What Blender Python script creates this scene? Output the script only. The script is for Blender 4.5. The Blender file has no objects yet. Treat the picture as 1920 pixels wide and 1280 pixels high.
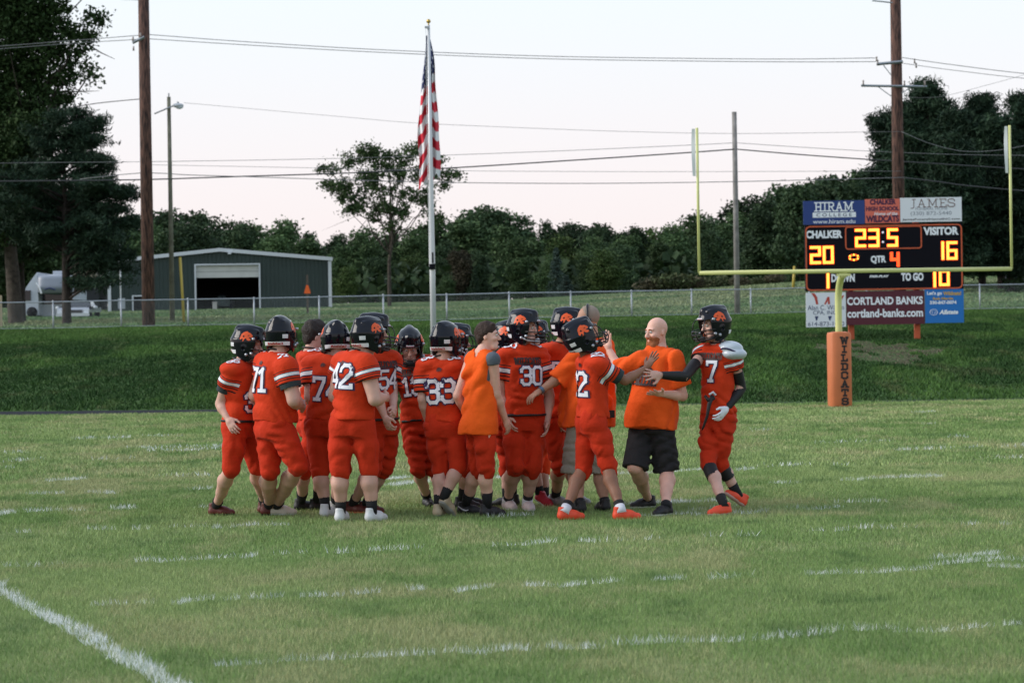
import bpy, math, random
import numpy as np
from mathutils import Vector, Matrix
from mathutils.bvhtree import BVHTree

SC = bpy.context.scene
COL = SC.collection
R = math.radians
random.seed(7)
RNG = np.random.default_rng(11)

# ------------------------------------------------------------------ camera
FPX, CAM_H = 5100.0, 1.69            # focal length in pixels of a 1920 px wide picture; camera height in metres
cam_d = bpy.data.cameras.new('camera')
cam = bpy.data.objects.new('camera', cam_d)
COL.objects.link(cam)
CAMROT = (Matrix.Rotation(R(90) - 8 / FPX, 3, 'X') @ Matrix.Rotation(R(-0.9), 3, 'Z'))
cam.matrix_world = Matrix.Translation((0, 0, CAM_H)) @ CAMROT.to_4x4()
cam_d.sensor_width = 36.0
cam_d.lens = FPX / 1920 * 36.0
cam_d.clip_end = 5000
cam_d.clip_start = 0.3
cam_d.dof.use_dof = True
cam_d.dof.focus_distance = 25.8
cam_d.dof.aperture_fstop = 5.6
SC.camera = cam

# ------------------------------------------------------------------ sky, sun, exposure
SUN_EL, SUN_ROT = R(30), R(268)      # sun_rotation is clockwise from +Y
w = bpy.data.worlds.new('World')
SC.world = w
w.use_nodes = True
nt = w.node_tree
nt.nodes.clear()
out = nt.nodes.new('ShaderNodeOutputWorld')
bg = nt.nodes.new('ShaderNodeBackground')
sky = nt.nodes.new('ShaderNodeTexSky')
sky.sky_type = 'NISHITA'
sky.sun_disc = False
sky.sun_elevation = SUN_EL
sky.sun_rotation = SUN_ROT
sky.air_density = 1.0
sky.dust_density = 2.0
# high thin evening overcast: the clear sky is veiled by an even white layer, faintly pink low down
tc = nt.nodes.new('ShaderNodeTexCoord')
sx = nt.nodes.new('ShaderNodeSeparateXYZ')
ramp = nt.nodes.new('ShaderNodeValToRGB')
ramp.color_ramp.elements[0].position = 0.0
ramp.color_ramp.elements[0].color = (7.9, 6.8, 6.75, 1)
ramp.color_ramp.elements[1].position = 1.0
ramp.color_ramp.elements[1].color = (4.0, 5.0, 6.6, 1)
e = ramp.color_ramp.elements.new(0.055); e.color = (7.8, 7.25, 7.35, 1)
e = ramp.color_ramp.elements.new(0.125); e.color = (7.3, 7.8, 8.2, 1)
e = ramp.color_ramp.elements.new(0.4); e.color = (6.2, 7.1, 8.3, 1)
mix = nt.nodes.new('ShaderNodeMix')
mix.data_type = 'RGBA'
mix.inputs[0].default_value = 0.9
nt.links.new(tc.outputs['Generated'], sx.inputs[0])
nt.links.new(sx.outputs['Z'], ramp.inputs[0])
nt.links.new(sky.outputs[0], mix.inputs[6])
nt.links.new(ramp.outputs[0], mix.inputs[7])
nt.links.new(mix.outputs[2], bg.inputs[0])
bg.inputs[1].default_value = 0.115
nt.links.new(bg.outputs[0], out.inputs[0])

sun_d = bpy.data.lights.new('sun', 'SUN')
sun_d.energy = 2.5
sun_d.angle = R(36)
sun_d.color = (1.0, 0.93, 0.86)
sun = bpy.data.objects.new('sun', sun_d)
COL.objects.link(sun)
sd = Vector((math.sin(SUN_ROT) * math.cos(SUN_EL), math.cos(SUN_ROT) * math.cos(SUN_EL), math.sin(SUN_EL)))
sun.rotation_euler = sd.to_track_quat('Z', 'Y').to_euler()
sun.location = sd * 300
SC.view_settings.view_transform = 'Standard'
SC.view_settings.look = 'None'
SC.view_settings.gamma = 1.0
SC.view_settings.use_curve_mapping = False
SC.view_settings.exposure = 0.22

# ------------------------------------------------------------------ picture measurements -> places in the world
def ray(x, y):
    return CAMROT @ Vector(((x - 960) / FPX, -(y - 640) / FPX, -1.0))
def P(x, y, D):
    """the point at distance D in front of the camera seen at picture place x, y"""
    d = ray(x, y)
    return Vector((0, 0, CAM_H)) + d * (D / d.y)
def G(x, y, z=0.0):
    """the point of the level plane z seen at x, y"""
    d = ray(x, y)
    return Vector((0, 0, CAM_H)) + d * ((z - CAM_H) / d.z)

# ------------------------------------------------------------------ materials
MATS = {}
def tree_var(m):
    n = m.node_tree; b = n.nodes['Principled BSDF']; l = b.inputs['Base Color'].links[0].from_socket
    i = n.nodes.new('ShaderNodeObjectInfo'); r = n.nodes.new('ShaderNodeMapRange'); r.inputs[3].default_value = .62; r.inputs[4].default_value = 1.45
    n.links.new(i.outputs['Random'], r.inputs[0]); v = n.nodes.new('ShaderNodeVectorMath'); v.operation = 'SCALE'
    n.links.new(l, v.inputs[0]); n.links.new(r.outputs[0], v.inputs['Scale']); n.links.new(v.outputs[0], b.inputs['Base Color'])
    return m
def mat(name, col, rough=0.7, metal=0.0, spec=0.4, noise=None, bump=None, emit=None, coat=0.0, attr=None, sheen=0.0, trans=0.0):
    """col base colour; noise=(scale, amount[, second colour]); bump=(scale, strength, dist); attr = colour attribute multiplied in"""
    if name in MATS: return MATS[name]
    m = bpy.data.materials.new(name); MATS[name] = m
    m.use_nodes = True
    n = m.node_tree; b = n.nodes['Principled BSDF']
    b.inputs['Base Color'].default_value = (*col, 1)
    b.inputs['Roughness'].default_value = rough
    b.inputs['Metallic'].default_value = metal
    b.inputs['Specular IOR Level'].default_value = spec
    b.inputs['Coat Weight'].default_value = coat
    b.inputs['Coat Roughness'].default_value = 0.05
    b.inputs['Sheen Weight'].default_value = sheen
    src = None
    if attr:
        a = n.nodes.new('ShaderNodeAttribute'); a.attribute_name = attr
        src = a.outputs['Color']
    if noise or bump:
        g = n.nodes.new('ShaderNodeTexCoord')
    if noise:
        t = n.nodes.new('ShaderNodeTexNoise')
        t.inputs['Scale'].default_value = noise[0]; t.inputs['Detail'].default_value = 5
        n.links.new(g.outputs['Object'], t.inputs['Vector'])
        r = n.nodes.new('ShaderNodeValToRGB')
        r.color_ramp.elements[0].position = 0.3; r.color_ramp.elements[1].position = 0.7
        c2 = noise[2] if len(noise) > 2 else tuple(c * (1 - noise[1]) for c in col)
        c1 = col if len(noise) > 2 else tuple(min(1, c * (1 + noise[1])) for c in col)
        r.color_ramp.elements[0].color = (*c2, 1); r.color_ramp.elements[1].color = (*c1, 1)
        n.links.new(t.outputs[0], r.inputs[0])
        if src is None: src = r.outputs[0]
        else:
            mx = n.nodes.new('ShaderNodeMix'); mx.data_type = 'RGBA'; mx.blend_type = 'MULTIPLY'; mx.inputs[0].default_value = 1
            n.links.new(src, mx.inputs[6]); n.links.new(r.outputs[0], mx.inputs[7]); src = mx.outputs[2]
    if src is not None: n.links.new(src, b.inputs['Base Color'])
    if bump:
        t2 = n.nodes.new('ShaderNodeTexNoise'); t2.inputs['Scale'].default_value = bump[0]; t2.inputs['Detail'].default_value = 4
        n.links.new(g.outputs['Object'], t2.inputs['Vector'])
        bp = n.nodes.new('ShaderNodeBump'); bp.inputs['Strength'].default_value = bump[1]
        bp.inputs['Distance'].default_value = bump[2] if len(bump) > 2 else 0.02
        n.links.new(t2.outputs[0], bp.inputs['Height']); n.links.new(bp.outputs[0], b.inputs['Normal'])
    if emit:
        b.inputs['Emission Color'].default_value = (*emit[0], 1); b.inputs['Emission Strength'].default_value = emit[1]
    return m

# ------------------------------------------------------------------ mesh helpers
def mk_mesh(name, verts, faces, mats=(), smooth=True, midx=None, attrs=None):
    """faces: list of integer arrays (n, k)"""
    verts = np.asarray(verts, dtype=np.float32).reshape(-1, 3)
    if isinstance(faces, np.ndarray): faces = [faces]
    faces = [np.asarray(f, dtype=np.int32) for f in faces if len(f)]
    me = bpy.data.meshes.new(name)
    me.vertices.add(len(verts)); me.vertices.foreach_set('co', verts.ravel())
    nl = sum(f.size for f in faces); nf = sum(len(f) for f in faces)
    me.loops.add(nl); me.polygons.add(nf)
    me.loops.foreach_set('vertex_index', np.concatenate([f.ravel() for f in faces]) if faces else np.zeros(0, np.int32))
    tot = np.concatenate([np.full(len(f), f.shape[1], np.int32) for f in faces])
    st = np.concatenate([[0], np.cumsum(tot)[:-1]]).astype(np.int32)
    me.polygons.foreach_set('loop_start', st)
    try: me.polygons.foreach_set('loop_total', tot)
    except Exception: pass
    me.polygons.foreach_set('use_smooth', np.full(nf, smooth, dtype=bool))
    if midx is not None: me.polygons.foreach_set('material_index', np.asarray(midx, np.int32))
    for m in mats: me.materials.append(m)
    if attrs:
        for k, v in attrs.items():
            v = np.asarray(v, np.float32)
            if v.ndim == 1:
                a = me.attributes.new(k, 'FLOAT', 'POINT'); a.data.foreach_set('value', v)
            else:
                a = me.attributes.new(k, 'FLOAT_COLOR', 'POINT')
                c = np.ones((len(verts), 4), np.float32); c[:, :3] = v; a.data.foreach_set('color', c.ravel())
    me.update(); me.validate()
    return me

def link(name, me, parent=None, loc=None):
    o = bpy.data.objects.new(name, me); COL.objects.link(o)
    if parent is not None: o.parent = parent
    if loc is not None: o.location = loc
    return o

def tag(o, label=None, cat=None, group=None, kind=None):
    if label: o['label'] = label
    if cat: o['category'] = cat
    if group: o['group'] = group
    if kind: o['kind'] = kind
    return o

def empty(name, loc, label=None, cat=None, group=None):
    o = bpy.data.objects.new(name, None); COL.objects.link(o); o.location = loc
    o.empty_display_size = 0.2
    return tag(o, label, cat, group)

class MB:
    """collects simple solids and makes them ONE mesh"""
    def __init__(self): self.v = []; self.q = []; self.t = []; self.n = 0; self.qm = []; self.tm = []; self.m = 0
    def add(self, v, q=(), t=()):
        self.v.append(np.asarray(v, np.float32).reshape(-1, 3))
        for f in q: self.q.append([i + self.n for i in f]); self.qm.append(self.m)
        for f in t: self.t.append([i + self.n for i in f]); self.tm.append(self.m)
        self.n += len(self.v[-1]); return self
    def box(self, c, s, rot=None):
        c = Vector(c); h = [k / 2 for k in s]; vs = []
        for z in (-1, 1):
            for y in (-1, 1):
                for x in (-1, 1):
                    p = Vector((x * h[0], y * h[1], z * h[2]))
                    if rot is not None: p = rot @ p
                    vs.append(c + p)
        return self.add([tuple(v) for v in vs], [(0, 2, 3, 1), (4, 5, 7, 6), (0, 1, 5, 4), (2, 6, 7, 3), (0, 4, 6, 2), (1, 3, 7, 5)])
    def tube(self, pts, r, n=8, cap=True):
        pts = [Vector(p) for p in pts]
        rs = r if hasattr(r, '__len__') else [r] * len(pts)
        up0 = None; rings = []
        for i, p in enumerate(pts):
            d = (pts[min(i + 1, len(pts) - 1)] - pts[max(i - 1, 0)]).normalized()
            a = up0 if up0 is not None else (Vector((0, 0, 1)) if abs(d.z) < 0.9 else Vector((1, 0, 0)))
            u = (a - d * a.dot(d)).normalized(); up0 = u; v = d.cross(u)
            rings.append([tuple(p + (u * math.cos(2 * math.pi * k / n) + v * math.sin(2 * math.pi * k / n)) * rs[i]) for k in range(n)])
        vs = [q for ring in rings for q in ring]
        q = []
        for i in range(len(pts) - 1):
            for k in range(n):
                q.append((i * n + k, i * n + (k + 1) % n, (i + 1) * n + (k + 1) % n, (i + 1) * n + k))
        t = []
        if cap:
            vs.append(tuple(pts[0])); vs.append(tuple(pts[-1])); c0 = len(vs) - 2; c1 = c0 + 1; L = (len(pts) - 1) * n
            for k in range(n):
                t.append((c0, (k + 1) % n, k)); t.append((c1, L + k, L + (k + 1) % n))
        return self.add(vs, q, t)
    def sphere(self, c, r, n=12, m=8, sc=(1, 1, 1), rot=None):
        vs = []; q = []; t = []
        for i in range(m + 1):
            th = math.pi * i / m
            for k in range(n):
                ph = 2 * math.pi * k / n
                p = Vector((math.sin(th) * math.cos(ph) * sc[0], math.sin(th) * math.sin(ph) * sc[1], math.cos(th) * sc[2])) * r
                if rot is not None: p = rot @ p
                vs.append(tuple(Vector(c) + p))
        for i in range(m):
            for k in range(n):
                q.append((i * n + k, (i + 1) * n + k, (i + 1) * n + (k + 1) % n, i * n + (k + 1) % n))
        return self.add(vs, q)
    def prism(self, poly, M, depth):
        """2-D outline poly in the plane of M (4x4), thickness depth along M's z, front at z = depth"""
        n = len(poly)
        vs = [tuple(M @ Vector((x, y, 0))) for x, y in poly] + [tuple(M @ Vector((x, y, depth))) for x, y in poly]
        self.v.append(np.asarray(vs, np.float32)); b = self.n
        self.n += 2 * n
        for k in range(n):
            self.q.append([b + k, b + (k + 1) % n, b + n + (k + 1) % n, b + n + k]); self.qm.append(self.m)
        from mathutils.geometry import tessellate_polygon
        for tr in tessellate_polygon([[Vector((x, y, 0)) for x, y in poly]]):
            a = [Vector((*poly[i], 0)) for i in tr]
            if (a[1] - a[0]).cross(a[2] - a[0]).z < 0: tr = tr[::-1]
            self.t.append([b + n + i for i in tr]); self.tm.append(self.m)
            self.t.append([b + i for i in tr[::-1]]); self.tm.append(self.m)
        return self
    def mesh(self, name, mats, smooth=False, off=None):
        v = np.concatenate(self.v)
        if off is not None: v = v - np.asarray(off, np.float32)
        f = []; mi = []
        if self.q: f.append(np.array(self.q)); mi += self.qm
        if self.t: f.append(np.array(self.t)); mi += self.tm
        if not isinstance(mats, (list, tuple)): mats = [mats]
        return mk_mesh(name, v, f, mats, smooth, mi)
    def build(self, name, mats, parent=None, smooth=False, loc=None):
        """points are world (or parent) coordinates; loc moves the origin"""
        me = self.mesh(name, mats, smooth, loc)
        return link(name, me, parent, loc)

def autosmooth(o, ang=40):
    me = o.data
    me.shade_smooth() if hasattr(me, 'shade_smooth') else None
    try: me.set_sharp_from_angle(angle=R(ang))
    except Exception: pass
    return o

def vnoise(x, y, seed=0):
    """smooth value noise in 0..1 on a unit lattice"""
    xi = np.floor(x).astype(np.int64); yi = np.floor(y).astype(np.int64)
    fx = x - xi; fy = y - yi
    fx = fx * fx * (3 - 2 * fx); fy = fy * fy * (3 - 2 * fy)
    def h(a, b):
        n = (a * 374761393 + b * 668265263 + seed * 974711) & 0x7fffffff
        n = ((n ^ (n >> 13)) * 1274126177) & 0x7fffffff
        return ((n ^ (n >> 16)) & 0xffff) / 65535.0
    return (h(xi, yi) * (1 - fx) + h(xi + 1, yi) * fx) * (1 - fy) + (h(xi, yi + 1) * (1 - fx) + h(xi + 1, yi + 1) * fx) * fy
def fbm(x, y, seed=0, o=4):
    s = 0; a = 0.5; t = 0
    for k in range(o):
        s = s + a * vnoise(x * 2 ** k, y * 2 ** k, seed + k); t += a; a *= 0.5
    return s / t
# ------------------------------------------------------------------ soft solids: distance fields turned into one continuous skin
class Field:
    def __init__(s, lo, hi, h):
        s.h = h; s.lo = np.asarray(lo, np.float64) - 3 * h
        n = np.ceil((np.asarray(hi) + 3 * h - s.lo) / h).astype(int) + 1
        s.ax = [(s.lo[i] + np.arange(n[i]) * h).astype(np.float32) for i in range(3)]
        s.d = np.full(tuple(n), 0.3, np.float32)
    def _sl(s, lo, hi):
        r = []
        for i in range(3):
            a = int(np.floor((lo[i] - s.lo[i]) / s.h)); b = int(np.ceil((hi[i] - s.lo[i]) / s.h)) + 1
            a = max(a, 0); b = min(b, len(s.ax[i]))
            if b <= a: return None, None
            r.append(slice(a, b))
        p = (s.ax[0][r[0]][:, None, None], s.ax[1][r[1]][None, :, None], s.ax[2][r[2]][None, None, :])
        return tuple(r), p
    def put(s, fn, lo, hi, k=0.02, sub=False):
        m = k + 3 * s.h
        sl, p = s._sl(np.asarray(lo) - m, np.asarray(hi) + m)
        if sl is None: return s
        v = fn(*p).astype(np.float32); D = s.d[sl]
        if sub:
            hh = np.maximum(k - np.abs(D + v), 0) / max(k, 1e-6)
            s.d[sl] = np.maximum(D, -v) + hh * hh * k * 0.25
        else:
            hh = np.maximum(k - np.abs(D - v), 0) / max(k, 1e-6)
            s.d[sl] = np.minimum(D, v) - hh * hh * k * 0.25
        return s
    def cone(s, a, b, ra, rb, k=0.02, cut=False, cut0=False, sub=False, cutn=None):
        a = np.asarray(a, float); b = np.asarray(b, float); ab = b - a; L2 = max(float(ab @ ab), 1e-9); L = L2 ** 0.5
        def fn(x, y, z):
            t0 = ((x - a[0]) * ab[0] + (y - a[1]) * ab[1] + (z - a[2]) * ab[2]) / L2
            t = np.clip(t0, 0, 1)
            d = np.sqrt((x - a[0] - t * ab[0]) ** 2 + (y - a[1] - t * ab[1]) ** 2 + (z - a[2] - t * ab[2]) ** 2) - (ra + t * (rb - ra))
            if cutn is not None: d = np.maximum(d, (x - b[0]) * cutn[0] + (y - b[1]) * cutn[1] + (z - b[2]) * cutn[2])
            elif cut: d = np.maximum(d, (t0 - 1) * L)
            if cut0: d = np.maximum(d, -t0 * L)
            return d
        r = max(ra, rb)
        return s.put(fn, np.minimum(a, b) - r, np.maximum(a, b) + r, k, sub)
    def ell(s, c, rad, rot=None, k=0.02, sub=False, post=None):
        c = np.asarray(c, float); M = np.eye(3) if rot is None else np.array(rot)   # columns = axes
        def fn(x, y, z):
            dx, dy, dz = x - c[0], y - c[1], z - c[2]
            q = [(dx * M[0, i] + dy * M[1, i] + dz * M[2, i]) / rad[i] for i in range(3)]
            k0 = np.sqrt(q[0] ** 2 + q[1] ** 2 + q[2] ** 2)
            k1 = np.sqrt((q[0] / rad[0]) ** 2 + (q[1] / rad[1]) ** 2 + (q[2] / rad[2]) ** 2) + 1e-6
            d = k0 * (k0 - 1) / k1
            return post(d, x, y, z) if post else d
        r = max(rad)
        return s.put(fn, c - r, c + r, k, sub)
    def loft(s, a, b, lat, ts, A, B, off=None, n=2.4, k=0.02, capa=True, capb=True):
        a = np.asarray(a, float); b = np.asarray(b, float); w_ = b - a; L = float(np.linalg.norm(w_)); w_ = w_ / L
        u = np.asarray(lat, float); u = u - w_ * (u @ w_); u /= np.linalg.norm(u); v = np.cross(w_, u)   # v = back
        def fn(x, y, z):
            dx, dy, dz = x - a[0], y - a[1], z - a[2]
            t = (dx * w_[0] + dy * w_[1] + dz * w_[2]) / L
            U = dx * u[0] + dy * u[1] + dz * u[2]; V = dx * v[0] + dy * v[1] + dz * v[2]
            tc_ = np.clip(t, 0, 1)
            AA = np.interp(tc_, ts, A); BB = np.interp(tc_, ts, B)
            if off is not None: V = V - np.interp(tc_, ts, off)
            d = (((np.abs(U) / AA) ** n + (np.abs(V) / BB) ** n) ** (1 / n) - 1) * np.minimum(AA, BB)
            if capa: d = np.maximum(d, -t * L)
            if capb: d = np.maximum(d, (t - 1) * L)
            return d
        r = max(max(A), max(B)) + (max(abs(o) for o in off) if off is not None else 0)
        return s.put(fn, np.minimum(a, b) - r, np.maximum(a, b) + r, k)
    def plane(s, p, n):
        """cut away the side n points to"""
        x, y, z = s.ax[0][:, None, None], s.ax[1][None, :, None], s.ax[2][None, None, :]
        n = np.asarray(n, float); n = n / np.linalg.norm(n)
        s.d = np.maximum(s.d, ((x - p[0]) * n[0] + (y - p[1]) * n[1] + (z - p[2]) * n[2]).astype(np.float32)); return s
    def folds(s, amp, f, seed=0):
        x, y, z = s.ax[0][:, None, None], s.ax[1][None, :, None], s.ax[2][None, None, :]
        r = np.random.default_rng(seed)
        tot = 0
        for i in range(5):
            v = r.normal(size=3) * np.array([0.6, 0.6, 1.0]); v = v / np.linalg.norm(v) * f * (0.6 + 0.35 * i)
            v2 = r.normal(size=3) * f * 0.25
            tot = tot + np.sin(x * v[0] + y * v[1] + z * v[2] + r.uniform(0, 6) + 1.5 * np.sin(x * v2[0] + y * v2[1] + z * v2[2])) * (1 / (1 + 0.5 * i))
        s.d = s.d + (amp * 0.5 * tot).astype(np.float32); return s
    def creases(s, amp, f, seed=0, bias=(.6, .6, 1.2)):
        x, y, z = s.ax[0][:, None, None], s.ax[1][None, :, None], s.ax[2][None, None, :]
        r = np.random.default_rng(seed); tot = 0; vm = r.normal(size=3) * np.array(bias); vm /= np.linalg.norm(vm)
        for i in range(3):
            v = vm + r.normal(size=3) * .28; v = v / np.linalg.norm(v) * f * r.uniform(.6, 1.35); v2 = r.normal(size=3) * f * .3; v3 = r.normal(size=3) * f * .22
            ph = x * v[0] + y * v[1] + z * v[2] + r.uniform(0, 6) + 1.2 * np.sin(x * v2[0] + y * v2[1] + z * v2[2])
            mk = np.clip(np.sin(x * v3[0] + y * v3[1] + z * v3[2] + r.uniform(0, 6)) - .1, 0, 1)
            tot = tot + (.5 - np.abs(np.sin(ph))) * mk
        s.d = s.d + (amp * tot).astype(np.float32); return s
    def mesh(s, smooth_it=1):
        d = s.d
        d[0] = d[-1] = 0.3; d[:, 0] = d[:, -1] = 0.3; d[:, :, 0] = d[:, :, -1] = 0.3
        ins = d < 0
        nx, ny, nz = d.shape
        cnt = np.zeros((nx - 1, ny - 1, nz - 1), np.uint8)
        for i in (0, 1):
            for j in (0, 1):
                for k in (0, 1): cnt += ins[i:nx - 1 + i, j:ny - 1 + j, k:nz - 1 + k]
        I, J, K = np.nonzero((cnt > 0) & (cnt < 8))
        idx = np.full(cnt.shape, -1, np.int32); idx[I, J, K] = np.arange(len(I))
        acc = np.zeros((len(I), 3)); num = np.zeros(len(I))
        cor = [(i, j, k) for i in (0, 1) for j in (0, 1) for k in (0, 1)]
        for a in cor:
            for ax_ in range(3):
                if a[ax_]: continue
                b = list(a); b[ax_] = 1
                da = d[I + a[0], J + a[1], K + a[2]].astype(float); db = d[I + b[0], J + b[1], K + b[2]].astype(float)
                m = (da < 0) != (db < 0)
                t = np.where(m, da / np.where(m, da - db, 1), 0)
                pos = np.array(a, float)[None, :].repeat(len(I), 0); pos[:, ax_] = t
                acc[m] += pos[m]; num[m] += 1
        V = (np.stack([I, J, K], 1) + acc / num[:, None]) * s.h + s.lo
        quads = []
        for ax_ in range(3):
            sl0 = [slice(None)] * 3; sl1 = [slice(None)] * 3
            sl0[ax_] = slice(0, -1); sl1[ax_] = slice(1, None)
            o1, o2 = [q for q in range(3) if q != ax_]
            sg = ins[tuple(sl0)].astype(np.int8) - ins[tuple(sl1)].astype(np.int8)
            E = np.stack(np.nonzero(sg), 1)
            if not len(E): continue
            sgn = sg[E[:, 0], E[:, 1], E[:, 2]]
            def c(e1, e2):
                q = E.copy(); q[:, o1] -= e1; q[:, o2] -= e2
                return idx[q[:, 0], q[:, 1], q[:, 2]]
            Q = np.stack([c(1, 1), c(0, 1), c(0, 0), c(1, 0)], 1)
            flip = (sgn < 0) if ax_ != 1 else (sgn > 0)
            Q[flip] = Q[flip][:, ::-1]
            quads.append(Q)
        Q = np.concatenate(quads); Q = Q[(Q >= 0).all(1)]
        for _ in range(smooth_it):
            S = np.zeros_like(V); C_ = np.zeros(len(V))
            for i in range(4):
                np.add.at(S, Q[:, i], V[Q[:, (i + 1) % 4]] + V[Q[:, i - 1]]); np.add.at(C_, Q[:, i], 2)
            V = 0.4 * V + 0.6 * S / np.maximum(C_, 1)[:, None]
        return V, Q

# ------------------------------------------------------------------ block lettering made of strokes (unit height, returns strokes)
GL = {
 '0': (.6, [[(.14, 0), (.46, 0), (.6, .14), (.6, .86), (.46, 1), (.14, 1), (0, .86), (0, .14), (.14, 0)]]),
 '1': (.4, [[(0, .84), (.2, 1), (.2, 0)], [(0.02, 0), (.38, 0)]]),
 '2': (.6, [[(0, .74), (0, .86), (.14, 1), (.46, 1), (.6, .86), (.6, .62), (.03, .14), (0, 0), (.6, 0), (.6, .1)]]),
 '3': (.6, [[(0, .76), (0, .86), (.14, 1), (.46, 1), (.6, .86), (.6, .63), (.48, .52), (.24, .52)], [(.48, .52), (.6, .4), (.6, .14), (.46, 0), (.14, 0), (0, .14), (0, .24)]]),
 '4': (.6, [[(.44, 0), (.44, 1), (0, .34), (0, .26), (.62, .26)]]),
 '5': (.6, [[(.58, 1), (.02, 1), (.02, .56), (.44, .58), (.6, .44), (.6, .14), (.46, 0), (.14, 0), (0, .14), (0, .22)]]),
 '7': (.58, [[(0, .86), (0, 1), (.58, 1), (.56, .84), (.2, 0)], [(.08, 0), (.34, 0)]]),
 '8': (.6, [[(.14, .52), (0, .66), (0, .86), (.14, 1), (.46, 1), (.6, .86), (.6, .66), (.46, .52), (.14, .52), (0, .38), (0, .14), (.14, 0), (.46, 0), (.6, .14), (.6, .38), (.46, .52)]]),
 'W': (.9, [[(.06, 1), (.24, 0), (.45, .8), (.66, 0), (.84, 1)], [(0, 1), (.2, 1)], [(.7, 1), (.9, 1)]]),
 'I': (.36, [[(.18, 0), (.18, 1)], [(.0, 1), (.36, 1)], [(.0, 0), (.36, 0)]]),
 'L': (.6, [[(.16, 1), (.16, 0), (.58, 0), (.58, .24)], [(0, 1), (.32, 1)], [(0, 0), (.16, 0)]]),
 'D': (.66, [[(.14, 0), (.14, 1), (.44, 1), (.62, .82), (.62, .18), (.44, 0), (.14, 0)], [(0, 1), (.14, 1)], [(0, 0), (.14, 0)]]),
 'C': (.62, [[(.6, .7), (.6, .86), (.46, 1), (.16, 1), (0, .84), (0, .16), (.16, 0), (.46, 0), (.6, .14), (.6, .28)]]),
 'A': (.74, [[(.1, 0), (.36, 1), (.62, 0)], [(.2, .34), (.54, .34)], [(0, 0), (.22, 0)], [(.5, 0), (.74, 0)]]),
 'T': (.64, [[(.32, 0), (.32, 1)], [(0, .78), (0, 1), (.64, 1), (.64, .78)], [(.18, 0), (.46, 0)]]),
 'S': (.6, [[(.58, .74), (.58, .86), (.44, 1), (.15, 1), (.01, .86), (.01, .66), (.14, .54), (.46, .46), (.6, .34), (.6, .14), (.46, 0), (.15, 0), (0, .14), (0, .26)]]),
 'P': (.62, [[(.14, 0), (.14, 1), (.46, 1), (.6, .86), (.6, .62), (.46, .48), (.14, .48)], [(0, 0), (.3, 0)], [(0, 1), (.14, 1)]]),
 'R': (.68, [[(.14, 0), (.14, 1), (.44, 1), (.58, .86), (.58, .64), (.44, .5), (.14, .5)], [(.36, .5), (.58, 0), (.68, 0)], [(0, 0), (.3, 0)], [(0, 1), (.14, 1)]]),
 'E': (.6, [[(.58, .8), (.58, 1), (.14, 1), (.14, 0), (.6, 0), (.6, .22)], [(.14, .52), (.42, .52)], [(0, 1), (.14, 1)], [(0, 0), (.14, 0)]]),
 'H': (.72, [[(.14, 0), (.14, 1)], [(.58, 0), (.58, 1)], [(.14, .5), (.58, .5)], [(0, 0), (.28, 0)], [(0, 1), (.28, 1)], [(.44, 0), (.72, 0)], [(.44, 1), (.72, 1)]]),
 'M': (.9, [[(.14, 0), (.14, 1), (.45, .2), (.76, 1), (.76, 0)], [(0, 0), (.28, 0)], [(0, 1), (.14, 1)], [(.62, 0), (.9, 0)], [(.76, 1), (.9, 1)]]),
 'J': (.46, [[(.3, 1), (.3, 0), (.2, -.14), (.04, -.14)], [(.16, 1), (.44, 1)]]),
 ' ': (.4, []),
}
def stroke_text(txt, height, stroke, gap=.16, squeeze=1.0, step=0.02):
    """returns verts (n,2+layer) and quads of the text centred on 0,0; every stroke lies on a layer of its own"""
    x = 0; pl = []
    for ch in txt:
        wd, st = GL[ch]
        for s in st: pl.append([((px + x) * height * squeeze, (py - .5) * height) for px, py in s])
        x += wd + gap
    tw = (x - gap) * height * squeeze
    V = []; Q = []; lay = 0
    for s in pl:
        for a, b in zip(s[:-1], s[1:]):
            a = np.array(a); b = np.array(b); d = b - a; L = np.linalg.norm(d)
            if L < 1e-6: continue
            d /= L; nrm = np.array([-d[1], d[0]])
            a2 = a - d * stroke * .48; b2 = b + d * stroke * .48
            n = max(1, int(math.ceil((L + stroke) / step)))
            base = len(V)
            for i in range(n + 1):
                p = a2 + (b2 - a2) * i / n
                for sgn in (-.5, .5):
                    q = p + nrm * stroke * sgn
                    V.append((q[0] - tw / 2, q[1], lay))
            for i in range(n): Q.append((base + 2 * i, base + 2 * i + 2, base + 2 * i + 3, base + 2 * i + 1))
            lay += 1
    return np.array(V, float), np.array(Q, int), tw
def project(V2, bvh, org, right, up, into, lift=0.004, layer=0.0004):
    """lay flat lettering on a skin: rays from the plane (org, right, up) along into"""
    out_ = []; ok = []
    for x, y, l in V2:
        o = org + right * x + up * y - into * 0.6
        hit, nrm, i, dist = bvh.ray_cast(o, into, 1.5)
        if hit is None: out_.append((0, 0, 0)); ok.append(False)
        else: out_.append(tuple(hit - into * (lift + layer * l))); ok.append(True)
    return np.array(out_), np.array(ok)
_curve = None
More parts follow.
